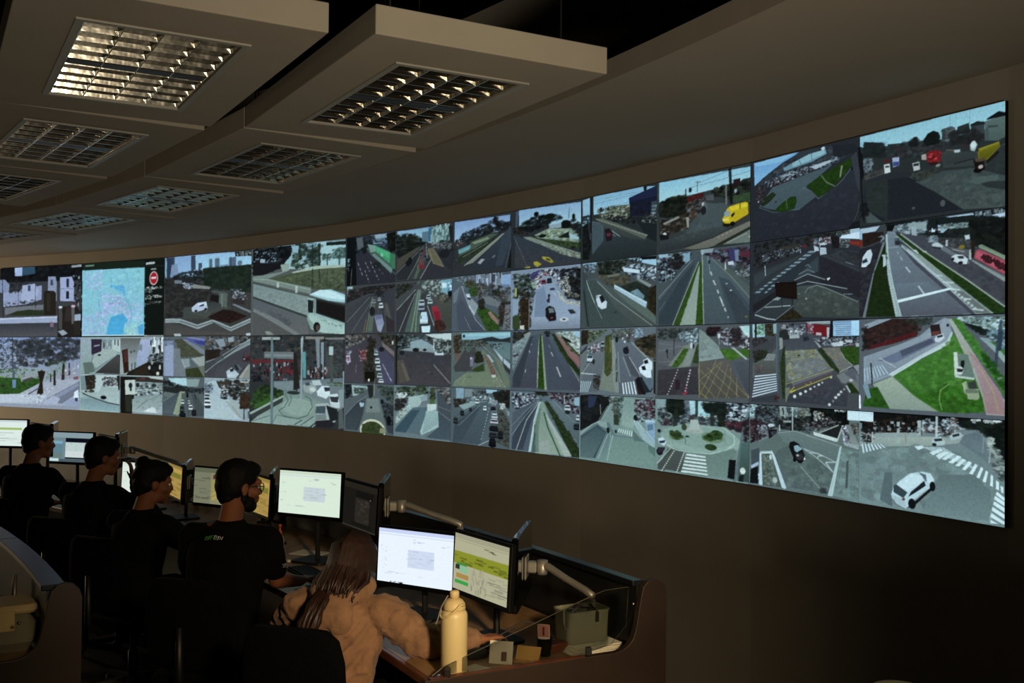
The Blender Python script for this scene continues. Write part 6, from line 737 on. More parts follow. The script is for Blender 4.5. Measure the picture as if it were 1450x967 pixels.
proto = light_panel_proto()
ZP = HC+1.0
PLAB = {(0,0): 'nearest light panel of the row beside the wall, its front edge square to the viewer', (1,0): 'largest light panel at top left with the widest bright louvre',
        (0,1): 'second light panel of the row beside the wall', (0,2): 'third light panel of the row beside the wall', (0,3): 'fourth light panel of the row beside the wall',
        (0,4): 'fifth light panel of the row beside the wall', (1,1): 'second light panel of the left row, bright louvre cut by the picture edge',
        (1,2): 'third light panel of the left row, only its corner in view'}
first = True
for c, (dm, n, ps, s0) in enumerate(((1.94, 5, 1.775, 1.30), (2.94, 3, 1.875, 1.38))):
    for k in range(n):
        s = s0+ps*k
        o = proto if first else copy_tree(proto)
        first = False
        p = arc(s, dm, ZP)
        o.location = p
        o.rotation_euler = (0, 0, facing(s)+math.pi)        # local x runs along the wall
        tag(o, PLAB[(c, k)], 'ceiling light', 'suspended louvre light panels')

# ------------------------------------------------------------------ consoles
ZD = .74
def end_board_profile(d0):
    """outline in (offset from rail d, height): tall rounded tab at the rail, sweeping down to desk level"""
    pts = [(-.12, 0.0), (-.12, .97)]
    for k in range(7):
        a = math.pi - math.pi*k/6
        pts.append((-.12+.06+.06*math.cos(a), .97+.06*math.sin(a)))
    pts += [(.008, .93), (.022, .855)]
    for k in range(1, 8):
        a = math.pi + (math.pi/2)*k/7
        pts.append((.026+.10+.10*math.cos(a), .76+.085+.085*math.sin(a)))
    pts += [(.92, .76), (.92, .0)]
    return [(d0+a, b) for a, b in pts]
def console(name, label, s0, s1, dr, depth, full=True):
    root = thing(name, label, 'console desk', arc(s0, dr+.4, 0), 0)
    bx, by = root.location.x, root.location.y
    def L(v): return Vector((v.x-bx, v.y-by, v.z))
    def slab(a, b, d0, d1, z0, z1):
        m = arc_slab(a, b, d0, d1, z0, z1, .25)
        m.v = [(x-bx, y-by, z) for x, y, z in m.v]
        return m
    wt = slab(s0+.02, s1, dr+.02, dr+depth-.022, ZD-.03, ZD).build('worktop', M['desk'], root)
    slab(s0+.02, s1, dr+depth-.022, dr+depth, ZD-.034, ZD+.0005).build('front_edge', M['deskedge'], root, bevel=.004)
    slab(s0+.02, s1, dr-.05, dr-.02, .05, ZD+.05).build('back_panel', M['boardwood'], root)
    slab(s0+.02, s1, dr-.012, dr+.004, ZD-.03, 1.0).build('privacy_screen', M['screenpanel'], root)
    n = max(1, int((s1-s0)/1.35))
    for k in range(n):
        a, b = s0+.02+(s1-s0-.02)*k/n, s0+.02+(s1-s0-.02)*(k+1)/n
        slab(a, b-.004, dr-(.03 if full else .065), dr+.022, 1.0, 1.022).build('top_rail', M['rail'], root, bevel=.004)
    slab(s0+.3, s1, dr+.3, dr+.33, .05, ZD-.03).build('modesty_panel', M['boardwood'], root)
    # end board, standing across the end of the desk
    prof = end_board_profile(dr)
    rings = [[L(arc(s, d, z)) for d, z in prof] for s in (s0-.012, s0+.018)]
    MB().loft(rings).build('end_board', M['boardwood'], root, bevel=.003)
    e = MB(); q = [(d, z) for d, z in prof if d > dr+.16 or z == .76]
    rings = [[L(arc(s, d, z)) for d, z in ((dr+.26, .7605), (dr+.90, .7605), (dr+.90, .764), (dr+.26, .764))] for s in (s0-.011, s0+.017)]
    MB().loft(rings).build('edge_strip', M['deskedge'], root)
    if full:
        # clear acrylic side screen with sloping top, held by clips and a bolt
        o2 = [(dr+.04, 1.0), (dr+.15, .997), (dr+.20, .985), (dr+.84, .79), (dr+.88, .765), (dr+.24, .765), (dr+.12, .785), (dr+.05, .85)]
        rings = [[L(arc(s, d, z)) for d, z in o2] for s in (s0+.022, s0+.026)]
        _ac = MB().loft(rings).build('acrylic_side_screen', M['glass'], root)
        MB().tube([L(arc(s0+.024, d, z)) for d, z in o2[:5]], .0015, 6).build('edge_glint', M['acrylic_edge_glint'], _ac)  # added tubes, toned as the light along the pane edges
        MB().tube([L(arc(s0+.024, d, z)) for d, z in (o2[0], o2[7], o2[6], o2[5])], .0012, 6).build('edge_glint', M['acrylic_edge_glint'], _ac)
        for d in (dr+.235, dr+.83):
            c = L(arc(s0+.005, d, .775))
            MB().rbox(c.x-.012, c.y-.016, c.z-.014, c.x+.012, c.y+.016, c.z+.016, .004).build('clip', M['plastic'], root)
        c = L(arc(s0+.03, dr+.012, .93))
        MB().ball(c, .007, .007, .007, 10, 6).build('bolt', M['screw'], root, smooth=True)
    else:
        c = L(arc(s0-.02, dr+.1, .9))
        MB().ball(c, .008, .008, .006, 10, 6).build('bolt', M['screw'], root, smooth=True)
    return root
console('control_console', 'long curved control desk below the video wall with brown end board and acrylic side screen', .83, 10.6, 1.1, .885)
console('control_console', 'nearer control desk at lower left, only its brown rounded end board and rail in view', 1.93, 6.2, 3.15, .885, False)

# ------------------------------------------------------------------ desk monitors
def paint(code, w, h, seed, noise=.006):
    cv = Canvas((0, 0, 1, 1), w, h, 1.0, seed)
    cv.run(code)
    return cv.result(seed, noise, 1.0, 1.0)
def page(bg, bar, block, text):
    """white form page: toolbar, selected block, text lines, taskbar"""
    return ('p %s 0 0 1000 0 1000 1000 0 1000;p %s 0 0 1000 0 1000 75 0 75;l %s 20 0 110 1000 110;'
            'p %s 410 360 760 360 760 690 410 690;k %s 26 60 160 6 10 420 380 750 380 750 670 420 670;'
            'k %s 8 40 90 8 14 480 160 640 160 640 230 480 230;k %s 12 20 60 6 10 40 250 120 250 120 760 40 760;'
            'k %s 6 60 200 6 10 140 800 600 800 600 840 140 840;k %s 4 40 80 6 10 860 220 960 220 960 260 860 260;') % (bg, bar, block, block, text, text, text, text, text)
SHEET = ('p b8ac8c 0 0 1000 0 1000 1000 0 1000;p a89c80 0 0 1000 0 1000 90 0 90;l 94886c 12 0 120 1000 120;k 5a5040 5 60 130 10 16 600 150 760 150 760 200 600 200;'
         'p 8e8c2a 0 320 1000 300 1000 540 0 540;k 6c6c20 26 80 200 20 40 20 340 980 340 980 520 20 520;p 3c8a3c 60 520 260 520 260 560 60 560;p 90b890 110 570 280 570 280 680 110 680;'
         'p 30302c 40 560 120 560 120 640 40 640;p b08448 60 710 300 710 300 790 60 790;p 3c9a44 40 830 300 830 300 890 40 890;k a0947c 40 10 30 60 160 340 580 640 580 640 960 340 960;'
         'k 7c7464 24 120 260 6 10 680 600 980 600 980 940 680 940;')
TABLE = ('p 8c8464 0 0 1000 0 1000 1000 0 1000;p 64624e 0 0 1000 0 1000 130 0 130;p 7c7860 0 130 380 130 380 1000 0 1000;p 5c2c24 430 180 960 180 960 300 430 300;'
         'p a08c54 400 330 1000 330 1000 900 400 900;l c8b470 16 430 880 960 360;l c0a868 16 430 740 800 380;l bca464 14 560 900 980 520;k 5c5844 20 60 240 8 14 20 200 360 200 360 900 20 900;')
AMBER = ('p b08a48 0 0 1000 0 1000 1000 0 1000;p 98783c 0 0 1000 0 1000 90 0 90;p 7c7430 40 250 960 250 960 400 40 400;k 8c6c34 40 60 300 8 14 40 440 960 440 960 950 40 950;p c09850 40 120 960 120 960 220 40 220;')
DIM = ('p 1c1814 0 0 1000 0 1000 1000 0 1000;p 26201a 0 0 1000 0 1000 140 0 140;p 141210 380 160 900 160 900 300 380 300;p 2c2620 380 320 800 320 800 900 380 900;k 3a322a 30 20 120 10 30 400 340 780 340 780 880 400 880;'
       'e 8c8c84 820 300 12 12;p 16140f 300 860 900 860 900 940 300 940;l 4a4236 14 0 985 1000 985;')
WALL_REFLECTION = 'p 4a3e2c 0 0 1000 0 1000 1000 0 1000;p 3c3224 0 60 1000 60 1000 120 0 120;p 40362a 60 300 500 300 500 900 60 900;'  # brown wall mirrored in a dark screen, painted as its glowing picture
CCTV = ('p 74848a 0 0 1000 0 1000 1000 0 1000;p 8c989c 0 0 1000 0 1000 180 0 180;p 80a4b4 60 300 300 300 300 400 60 400;p 64808c 60 400 300 400 300 700 60 700;p 6c7c78 60 700 300 700 300 900 60 900;'
        'p 0c0e18 370 190 960 190 960 330 370 330;p c8ccc8 370 330 960 330 960 850 370 850;t 8ca890,6c8c74,d8dcd8,a0b4a8 40 6 18 380 340 960 340 960 600 380 600;p d8d4d0 380 640 960 640 960 830 380 830;'
        'p 10121a 370 850 960 850 960 900 370 900;p d0dcd8 10 900 220 900 220 990 10 990;p 50585c 230 910 1000 910 1000 1000 230 1000;')
GREENPG = 'p e8e8e0 0 0 1000 0 1000 1000 0 1000;p d0d0cc 0 0 1000 0 1000 80 0 80;p a8b860 40 300 900 300 900 380 40 380;k c8c8c0 20 100 400 8 14 60 480 900 480 900 880 60 880;'
def monitor(pl, pr, zb, h, code, label, third=None, strength_seed=1, res=(150, 90)):
    """screen from left end pl to right end pr as its user sees it, lower edge at zb"""
    pl, pr = Vector((pl[0], pl[1], 0)), Vector((pr[0], pr[1], 0))
    mid = (pl+pr)/2; x = (pr-pl); w = x.length
    rz = math.atan2(x.y, x.x)
    root = thing('monitor', label, 'monitor', (mid.x, mid.y, ZD), rz, 'desk monitors along the console')
    z0 = zb-ZD
    T = Matrix.Translation((0, 0, z0)) @ Matrix.Rotation(math.radians(-3), 4, 'X')
    e = .011
    MB().rbox(-w/2-e, .003, -.022, w/2+e, .03, h+e, .006, 2, T).build('housing', M['bezel'], root)
    MB().rbox(-w*.3, .03, h*.2, w*.3, .055, h*.8, .01, 2, T).build('rear_cover', M['plastic'], root)
    img = paint(code, res[0], res[1], strength_seed)
    o = picture('screen_picture', img, -w/2, h, w/2, 0, 0, root)
    o.matrix_local = T
    MB().tube([(0, .05, z0+h*.45), (0, .085, z0+h*.3), (0, .09, .012)], .014, 8).build('stand_neck', M['plastic'], root)
    MB().rbox(-.11, -.03, .0005, .11, .17, .014, .03, 4).build('stand_base', M['plastic'], root)
    return root
def third_monitor(near, far, zt, h, label, arm_to):
    near, far = Vector((near[0], near[1], 0)), Vector((far[0], far[1], 0))
    x = far-near; w = x.length
    root = thing('monitor', label, 'monitor', (near.x, near.y, ZD), math.atan2(x.y, x.x), 'desk monitors along the console')
    z1 = zt-ZD
    # local x from near to far edge; local -y is the back, turned to the wall
    MB().rbox(0, -.012, z1-h, w, .016, z1, .006, 2).build('housing', M['gloss'], root)
    MB().box(.012, .0165, z1-h+.012, w-.012, .018, z1-.012).build('blank_screen', M['gloss'], root)
    # articulated arm
    inv = (Matrix.Translation((near.x, near.y, ZD)) @ Matrix.Rotation(math.atan2(x.y, x.x), 4, 'Z')).inverted()
    b = inv @ Vector((arm_to[0], arm_to[1], ZD))
    zc = z1-h*.52
    MB().rbox(w*.5-.05, -.022, zc-.05, w*.5+.05, -.0125, zc+.05, .006, 2).build('mount_plate', M['metal'], root)
    MB().rbox(w*.5-.02, -.062, zc-.024, w*.5+.02, -.0225, zc+.024, .006, 2).build('tilt_joint', M['metal'], root)
    a = Vector((w*.5, -.085, zc))
    MB().lathe([(.002,-.03),(.022,-.03),(.024,-.02),(.024,.03),(.002,.032)], 14, (a.x, a.y, a.z)).build('swivel_joint', M['metal'], root, smooth=True)
    el = Vector((b.x, b.y, zc-.075))
    dirv = (el-a); 
    p1 = a+dirv*.12
    MB().tube([a+Vector((0,0,.012)), p1+Vector((0,0,.015)), a+dirv*.5+Vector((0,0,.005)), a+dirv*.88, el+Vector((0,0,-.005)), el+Vector((0,0,-.03))], [.014,.016,.015,.016,.017,.017], 10).build('arm', M['metal'], root, smooth=True)
    MB().tube([(b.x,b.y,.012), (b.x,b.y,el.z-.02)], .0165, 12).build('arm_post', M['metal'], root, smooth=True)
    MB().rbox(b.x-.045, b.y-.04, .0005, b.x+.045, b.y+.04, .014, .01, 3).build('clamp', M['metal'], root)
    return root
WHITE1 = page('f6f2f8', 'd4d2ee', 'dadaea', 'c6c4d8')
WHITE2 = page('e4e8d2', 'd4d8c0', 'd0d2d4', 'bcbeb8')
monitor((-.60,4.66), (-.25,4.455), .89, .236, WHITE1+'k 20201c 10 20 60 8 14 170 985 360 985 360 1000 170 1000;', 'bright white monitor in front of the person in the tan hoodie', None, 1, (170, 110))
monitor((-.242,4.37), (-.012,4.02), .925, .232, SHEET, 'monitor showing a beige table with an olive green band, right of the bright white one', None, 2, (130, 120))
monitor((-1.32,5.85), (-.94,5.655), 1.012, .238, WHITE2, 'pale yellow-white monitor to the right of the bearded person', None, 3, (130, 90))
monitor((-.885,5.42), (-.665,5.06), 1.02, .228, DIM, 'dim dark monitor beside the pale yellow-white one', None, 4, (90, 90))
monitor((-2.19,7.10), (-1.83,6.90), .885, .24, TABLE, 'monitor with a striped yellow table, left of the bearded head', None, 5, (110, 80))
monitor((-1.68,6.50), (-1.45,6.15), .935, .22, AMBER, 'amber monitor just right of the bearded face', None, 6, (70, 80))
monitor((-2.93,7.74), (-2.57,7.54), .87, .22, page('e8e6d8','d8d6c8','dcdccc','c8c8b8'), 'white monitor half hidden behind the person with tied-up hair', None, 7, (90, 60))
monitor((-2.49,7.44), (-2.28,7.10), .90, .22, AMBER, 'amber monitor right of the person with tied-up hair', None, 8, (70, 70))
monitor((-3.91,8.71), (-3.50,8.58), .99, .245, CCTV, 'monitor with a grey-blue window and a picture, left of the person touching their face', None, 9, (120, 80))
monitor((-3.40,8.43), (-3.13,8.10), 1.01, .225, WALL_REFLECTION, 'dark monitor painted with a brown wall reflection, behind the person touching their face', None, 10, (60, 50))
monitor((-4.73,9.20), (-4.31,9.13), 1.075, .228, GREENPG, 'white monitor with a green bar at the far left', None, 11, (90, 60))
monitor((-4.20,8.94), (-3.90,8.64), 1.08, .21, WALL_REFLECTION, 'dark monitor painted with a brown wall reflection, next to the one with a green bar', None, 12, (60, 50))
third_monitor((.022,4.20), (.088,4.66), 1.165, .31, 'glossy black back of a monitor on a grey arm, nearest the end of the desk', arc(1.10, 1.165)[:2])
third_monitor((-.638,5.09), (-.655,5.52), 1.275, .28, 'glossy black back of a monitor on a grey arm behind the bright white screen', arc(2.33, 1.17)[:2])
third_monitor((-1.435,6.17), (-1.50,6.60), 1.19, .28, 'black back of a monitor between the amber screen and the pale yellow-white one', arc(3.62, 1.17)[:2])
third_monitor((-2.265,7.12), (-2.34,7.54), 1.14, .28, 'black back of a monitor between the amber screen and the striped table screen', arc(4.95, 1.17)[:2])
third_monitor((-3.115,8.12), (-3.19,8.52), 1.27, .28, 'black back of a monitor behind the person with tied-up hair', arc(6.35, 1.17)[:2])
third_monitor((-3.87,8.66), (-4.00,9.05), 1.31, .28, 'black back of a monitor left of the grey-blue window screen', arc(7.45, 1.17)[:2])

# ------------------------------------------------------------------ things on the desk
def put(name, label, cat, s, d, z=ZD, rz=0, group=None):
    p = arc(s, d, z)
    return thing(name, label, cat, p, facing(s)+rz, group)
# tall cream flask with carry loop
r = put('flask', 'tall cream flask with a carry loop standing at the desk end', 'flask', .905, 1.875)
MB().lathe([(.001,.001),(.045,.001),(.0485,.006),(.0485,.215),(.047,.228),(.038,.24),(.001,.24)], 28).build('body', M['bottle'], r, smooth=True)
_lid = MB().lathe([(.001,.2405),(.040,.2405),(.041,.246),(.039,.262),(.03,.275),(.02,.281),(.001,.281)], 24).build('lid', M['creamcap'], r, smooth=True)
MB().lathe([(.001,.2815),(.017,.2815),(.0175,.303),(.014,.309),(.001,.31)], 18).build('spout_cap', M['creamcap'], _lid, smooth=True)
MB().tube([(.0505*math.cos(a), .0505*math.sin(a)*1.0, .265-.052*max(0, math.sin(-a))) for a in [math.radians(q) for q in range(-200, 21, 20)]], .0042, 8).build('carry_loop', M['creamcap'], _lid, smooth=True)
# storage box with cables on a stack of papers
r = put('storage_box', 'grey-green plastic box holding cables, on papers by the acrylic screen', 'box', 1.045, 1.245, ZD+.0225)
b = MB(); W2, D2, Hh = .065, .098, .122
def rr(w, d_, z, rad, n=4):
    pts = []
    for cx, cy, a0 in ((w-rad,d_-rad,0),(-w+rad,d_-rad,90),(-w+rad,-d_+rad,180),(w-rad,-d_+rad,270)):
        for i in range(n+1):
            a = math.radians(a0+90*i/n); pts.append((cx+rad*math.cos(a), cy+rad*math.sin(a), z))
    return pts
b.loft([rr(W2-.008,D2-.008,.0005,.02), rr(W2-.004,D2-.004,.006,.022), rr(W2,D2,Hh,.025), rr(W2+.004,D2+.004,Hh+.002,.027), rr(W2+.004,D2+.004,Hh+.008,.027), rr(W2-.003,D2-.003,Hh+.008,.024), rr(W2-.006,D2-.006,.02,.022)], cap=True)
b.build('body', M['greybox'], r, smooth=False)
MB().tube([(.0,-.07,.07),(.02,-.05,.115),(-.02,-.02,.136),(.02,.02,.132),(-.02,.05,.137),(.01,.07,.10)], .006, 8).build('cable_bundle', M['cabled'], r, smooth=True)
MB().tube([(.0,-.03,.125),(.02,-.085,.142),(.035,-.108,.13),(.055,-.118,.09),(.06,-.112,.065),(.066,-.104,.08),(.05,-.095,.118),(.02,-.03,.138)], .0028, 6).build('white_cable', M['cable'], r, smooth=True)
MB().box(.0705,.02,.085,.0725,.036,.125).tube([(.071,.028,.125),(.05,.025,.137),(0,0,.13)], .004, 6).build('strap_end', M['rubber'], r)
r = put('paper_stack', 'thick stack of white papers under the grey-green box', 'papers', 1.03, 1.235)
for k in range(4):
    MB().box(-.075,-.125+.006*k,.0005+.0055*k,.11-.006*k,.115,.0052+.0055*k, Matrix.Rotation(math.radians((-2,1.5,-1,2)[k]),4,'Z')).build('paper_pad', M['paper'], r)
# brown card box beside the stack
r = put('card_box', 'dark brown card box wedged between cup and papers', 'box', 1.02, 1.395, ZD, .15)
MB().rbox(-.03,-.06,.0005,.03,.06,.035,.004,2).build('carton', M['deskedge'], r)
# cup with card
r = put('pen_cup', 'dark cup with a pale red printed card stuck in it', 'cup', .985, 1.452, ZD, .8)
MB().lathe([(.001,.0005),(.026,.0005),(.028,.004),(.031,.068),(.0325,.07),(.030,.07),(.027,.01),(.001,.01)], 20).build('cup_body', M['screenpanel'], r, smooth=True)
_card = MB().box(-.024,-.002,.02,.024,.0,.125, Matrix.Rotation(math.radians(6),4,'X')).build('card', M['paper'], r)
MB().box(-.022,-.0035,.075,.022,-.0022,.123, Matrix.Rotation(math.radians(6),4,'X')).build('card_print', M['pink'], _card)
MB().box(-.004,-.0047,.08,.004,-.0036,.115, Matrix.Rotation(math.radians(6),4,'X')).build('card_text', M['ink'], _card)
# note block, kraft card, loose sheet
r = put('kraft_card', 'folded tan card leaning on the desk beside the white note block', 'card', .945, 1.55, ZD, .75)
MB().box(-.05,-.03,.0005,.05,.032,.004).build('card_base', M['kraft'], r)
MB().box(-.048,.0,.0045,.048,.003,.058, Matrix.Rotation(math.radians(-32),4,'X')).build('card_flap', M['kraft'], r)
r = put('note_block', 'white note block with a brown printed figure near the tan card', 'note block', .955, 1.66, ZD, .85)
_sh = MB().box(-.045,0,.0005,.045,.004,.085, Matrix.Rotation(math.radians(-14),4,'X')).build('sheet', M['paper'], r)
MB().box(.002,-.0015,.012,.022,-.0005,.045, Matrix.Rotation(math.radians(-14),4,'X')).build('print', M['ink'], _sh)
MB().box(-.03,.004,.0005,.03,.06,.012).build('pad', M['paper'], r)
tag(MB().box(-.06,-.04,.0005,.06,.04,.0016).build('loose_sheet', M['paper']), 'loose white sheet lying next to the flask', 'paper')
o = bpy.data.objects['loose_sheet']; o.location = arc(.925, 1.76, ZD); o.rotation_euler = (0,0,facing(.9)+.4)
# pale strips and clutter under the bright monitor
o = MB().box(-.075,-.03,.0005,.075,.03,.006).build('paper_folder', M['paper']); o.location = arc(1.80, 1.62, ZD); o.rotation_euler = (0,0,facing(1.8)+.5)
tag(o, 'pale folder lying under the bright white monitor', 'folder')
def keyboard(label, s, d, rz=0):
    r = put('keyboard', label, 'keyboard', s, d, ZD, rz, 'keyboards on the console')
    MB().rbox(-.21,-.065,.0005,.21,.065,.014,.008,2).build('case', M['plastic'], r)
    k0 = None
    for j in range(5):
        for i in range(15):
            p = (-.19+i*.0272, -.048+j*.024, .0145)
            if k0 is None:
                k0 = MB().box(-.0115,-.0098,0,.0115,.0098,.006).build('key', M['bezel'], r); k0.location = p
            else: share('key', k0, r, p)
    return r
keyboard('black keyboard under the hands of the person in the tan hoodie', 1.38, 1.735, -.1)
keyboard('black keyboard in front of the bearded person', 2.98, 1.72, -.05)
r = put('mouse', 'black computer mouse right of the keyboard by the tan hoodie', 'mouse', 1.085, 1.70)
MB().ball((0,0,.012), .03, .052, .026, 14, 8).build('mouse_body', M['plastic'], r, smooth=True)
MB().lathe([(.001,-.004),(.007,-.004),(.007,.004),(.001,.004)], 10, (0,.026,.032), 'x').build('scroll_wheel', M['rubber'], r)
# pump bottle, sheet and phone at the second place
r = put('sanitiser_bottle', 'slim pale bottle with an orange cap near the pale yellow-white monitor', 'bottle', 3.50, 1.70)
MB().lathe([(.001,.0005),(.022,.0005),(.0235,.006),(.0235,.12),(.018,.138),(.011,.146),(.001,.146)], 18).build('bottle_body', M['bottleb'], r, smooth=True)
MB().lathe([(.001,.1465),(.012,.1465),(.012,.168),(.006,.172),(.006,.192),(.009,.194),(.009,.206),(.001,.207)], 14).build('pump_cap', M['orange'], r, smooth=True)
o = MB().box(-.10,-.07,.0005,.10,.07,.003).build('printed_sheet', M['paper']); o.location = arc(3.62, 1.46, ZD); o.rotation_euler = (0,0,facing(3.6)+.5)
tag(o, 'grey-lit paper sheet lying below the pale yellow-white monitor', 'paper')
o = MB().rbox(-.02,-.012,.0005,.02,.012,.01,.005,3).build('eraser', M['paper']); o.location = arc(3.45, 1.665, ZD); o.rotation_euler = (0,0,facing(3.6)-.2)
tag(o, 'small white eraser beside the slim pale bottle', 'eraser')
# cables
def cable(label, pts, rad, m):
    # smooth curve through the points
    P = [Vector(p) for p in pts]; out = []
    for i in range(len(P)-1):
        p0, p1, p2, p3 = P[max(i-1,0)], P[i], P[i+1], P[min(i+2, len(P)-1)]
        for k in range(6):
            t = k/6
            out.append(.5*((2*p1)+(p2-p0)*t+(2*p0-5*p1+4*p2-p3)*t*t+(3*p1-p0-3*p2+p3)*t**3))
    out.append(P[-1])
    o = MB().tube(out, rad, 6).build('cable', m, None, True)
    tag(o, label, 'cable')
cable('thin grey cable looping down from the bright white monitor', [arc(1.63,1.58,.87), arc(1.62,1.62,.82), arc(1.55,1.68,.765), arc(1.42,1.80,.745), arc(1.36,1.84,.744)], .003, M['cable'])
cable('dark cable arching behind the cup', [arc(1.22,1.62,.746), arc(1.18,1.52,.80), arc(1.15,1.45,.835), arc(1.1,1.38,.81), arc(1.06,1.33,.746)], .0035, M['cabled'])
# things behind the nearer desk's end board
r = put('storage_case', 'cream case with a clasp behind the nearer desk end board', 'case', 2.25, 3.275)
MB().rbox(-.10,-.11,.0005,.10,.11,.15,.04,5).build('case_body', M['greybox'], r, smooth=False)
_cl = MB().rbox(-.104,-.114,.151,.104,.114,.185,.04,5).build('case_lid', M['creamcap'], r)
MB().rbox(.103,-.03,.09,.112,.03,.17,.004,2).build('clasp', M['creamcap'], _cl)
r = put('plastic_bag', 'crumpled pale plastic bag beside the cream case on the nearer desk', 'bag', 2.045, 3.40)
b = MB(); rnd = random.Random(5); rings = []
for j in range(8):
    t = j/7; rr_ = (.065*math.sin(math.pi*min(1, .2+t*.8))+.02)
    rings.append([(rr_*(1+.25*rnd.uniform(-1,1))*math.cos(2*math.pi*i/16), rr_*.8*(1+.25*rnd.uniform(-1,1))*math.sin(2*math.pi*i/16), .001+.13*t+rnd.uniform(0,.008)*(j > 0)) for i in range(16)])
b.loft(rings).build('bag_film', M['paper'], r)
MB().tube([(-.03,0,.12),(-.02,.01,.17),(.0,.012,.19),(.02,.01,.17),(.03,0,.12)], .006, 6).build('bag_handle', M['paper'], r, smooth=True)
r = put('marker_cup', 'small dark cup with two grey markers on the nearer desk', 'cup', 2.62, 3.2)
MB().lathe([(.001,.0005),(.03,.0005),(.033,.09),(.030,.09),(.027,.01),(.001,.01)], 16).build('cup_body', M['screenpanel'], r, smooth=True)
for k, x in enumerate((-.01, .012)):
    MB().tube([(x,0,.012),(x*1.6,.004,.20+.03*k)], .008, 8).build('marker', M['metal'], r, smooth=True)
# round-topped bin by the wall
p = arc(-.06, .60, 0)
r = thing('pedal_bin', 'cream domed bin top just showing at the lower right edge by the wall', 'bin', p, 0)
MB().lathe([(.001,.001),(.12,.001),(.13,.02),(.145,.66),(.001,.66)], 28).build('bin_body', M['greybox'], r, smooth=True)
MB().lathe([(.148,.661),(.15,.68),(.148,.71),(.13,.752),(.09,.782),(.04,.794),(.001,.796)], 28).build('domed_lid', M['creamcap'], r, smooth=True)

# ------------------------------------------------------------------ chairs
def chair_proto():
    root = empty('office_chair')
    MB().rbox(-.235,-.22,.40,.235,.23,.465,.07,5).build('seat', M['chairfab'], root, bevel=.01)
    rings = []
    for z, w, y in ((.52,.17,-.235),(.56,.205,-.25),(.68,.215,-.265),(.80,.21,-.27),(.88,.19,-.275),(.915,.15,-.278)):
        ring = []
        for k in range(24):
            a = 2*math.pi*k/24
            cx = abs(math.cos(a))**.6*math.copysign(1, math.cos(a)); sy = abs(math.sin(a))**.6*math.copysign(1, math.sin(a))
            x = w*cx
            ring.append((x, y+.03*sy+.35*x*x*1.2, z))
        rings.append(ring)
    MB().loft(rings).build('backrest', M['chairfab'], root, smooth=True)
    MB().tube([(0,-.05,.39),(0,-.24,.40),(0,-.315,.47),(0,-.318,.72)], [.02,.02,.02,.016], 8).build('back_bracket', M['plastic'], root, smooth=True)
    MB().lathe([(.001,.09),(.026,.09),(.026,.25),(.018,.25),(.018,.399),(.001,.399)], 14).build('gas_column', M['plastic'], root, smooth=True)
    leg = caster = None
    for k in range(5):
        a = 2*math.pi*k/5+.3
        if leg is None:
            leg = MB().loft([[(.02,-.022,.075),(.02,.022,.075),(.02,.022,.115),(.02,-.022,.115)],[(.30,-.014,.055),(.30,.014,.055),(.30,.014,.075),(.30,-.014,.075)]]).build('base_leg', M['plastic'], root); leg.rotation_euler = (0,0,a)
            caster = MB().lathe([(.001,-.02),(.024,-.02),(.027,-.012),(.027,.012),(.024,.02),(.001,.02)], 14, (.285,0,.0275), 'y').build('caster', M['rubber'], leg, smooth=True)
        else:
            l2 = share('base_leg', leg, root, (0,0,0), (0,0,a)); share('caster', caster, l2)
    return root
CH = chair_proto()
chair_used = []
def place_chair(s, d, label, rz=0):
    o = CH if not chair_used else copy_tree(CH)
    chair_used.append(1)
    o.location = arc(s, d, 0); o.rotation_euler = (0, 0, facing(s)+rz)
    tag(o, label, 'chair', 'office chairs along the console')

# ------------------------------------------------------------------ people
def xf(mb, Mx):
    mb.v = [tuple(Mx @ Vector(v)) for v in mb.v]
    return mb
def merge(a, b):
    a.add(b.v, b.f); return a
def head_mesh(fem=False):
    m = MB()
    m.ball((0,-.008,.032), .075, .094, .090, 18, 12)
    m.ball((0,.022,-.03), .062 if not fem else .059, .074, .083, 16, 10)
    m.ball((0,.066,-.092), .028, .026, .024)
    m.ball((-.036,.03,-.075), .028, .04, .03); m.ball((.036,.03,-.075), .028, .04, .03)
    m.capsule((0,.092,.012), (0,.108,-.024), .009, .0135, 10)
    m.ball((-.011,.102,-.028), .009,.009,.008,8,6); m.ball((.011,.102,-.028), .009,.009,.008,8,6)
    m.capsule((-.045,.078,.028), (.045,.078,.028), .014, .014)
    m.capsule((-.02,.092,-.055), (.02,.092,-.055), .0075, .0075); m.capsule((-.016,.090,-.067), (.016,.090,-.067), .008, .008)
    for sx in (-1, 1):
        m.ball((sx*.079,-.008,-.008), .009, .021, .032, 10, 8)
        m.ball((sx*.05,.055,-.02), .026,.03,.028)
    return m
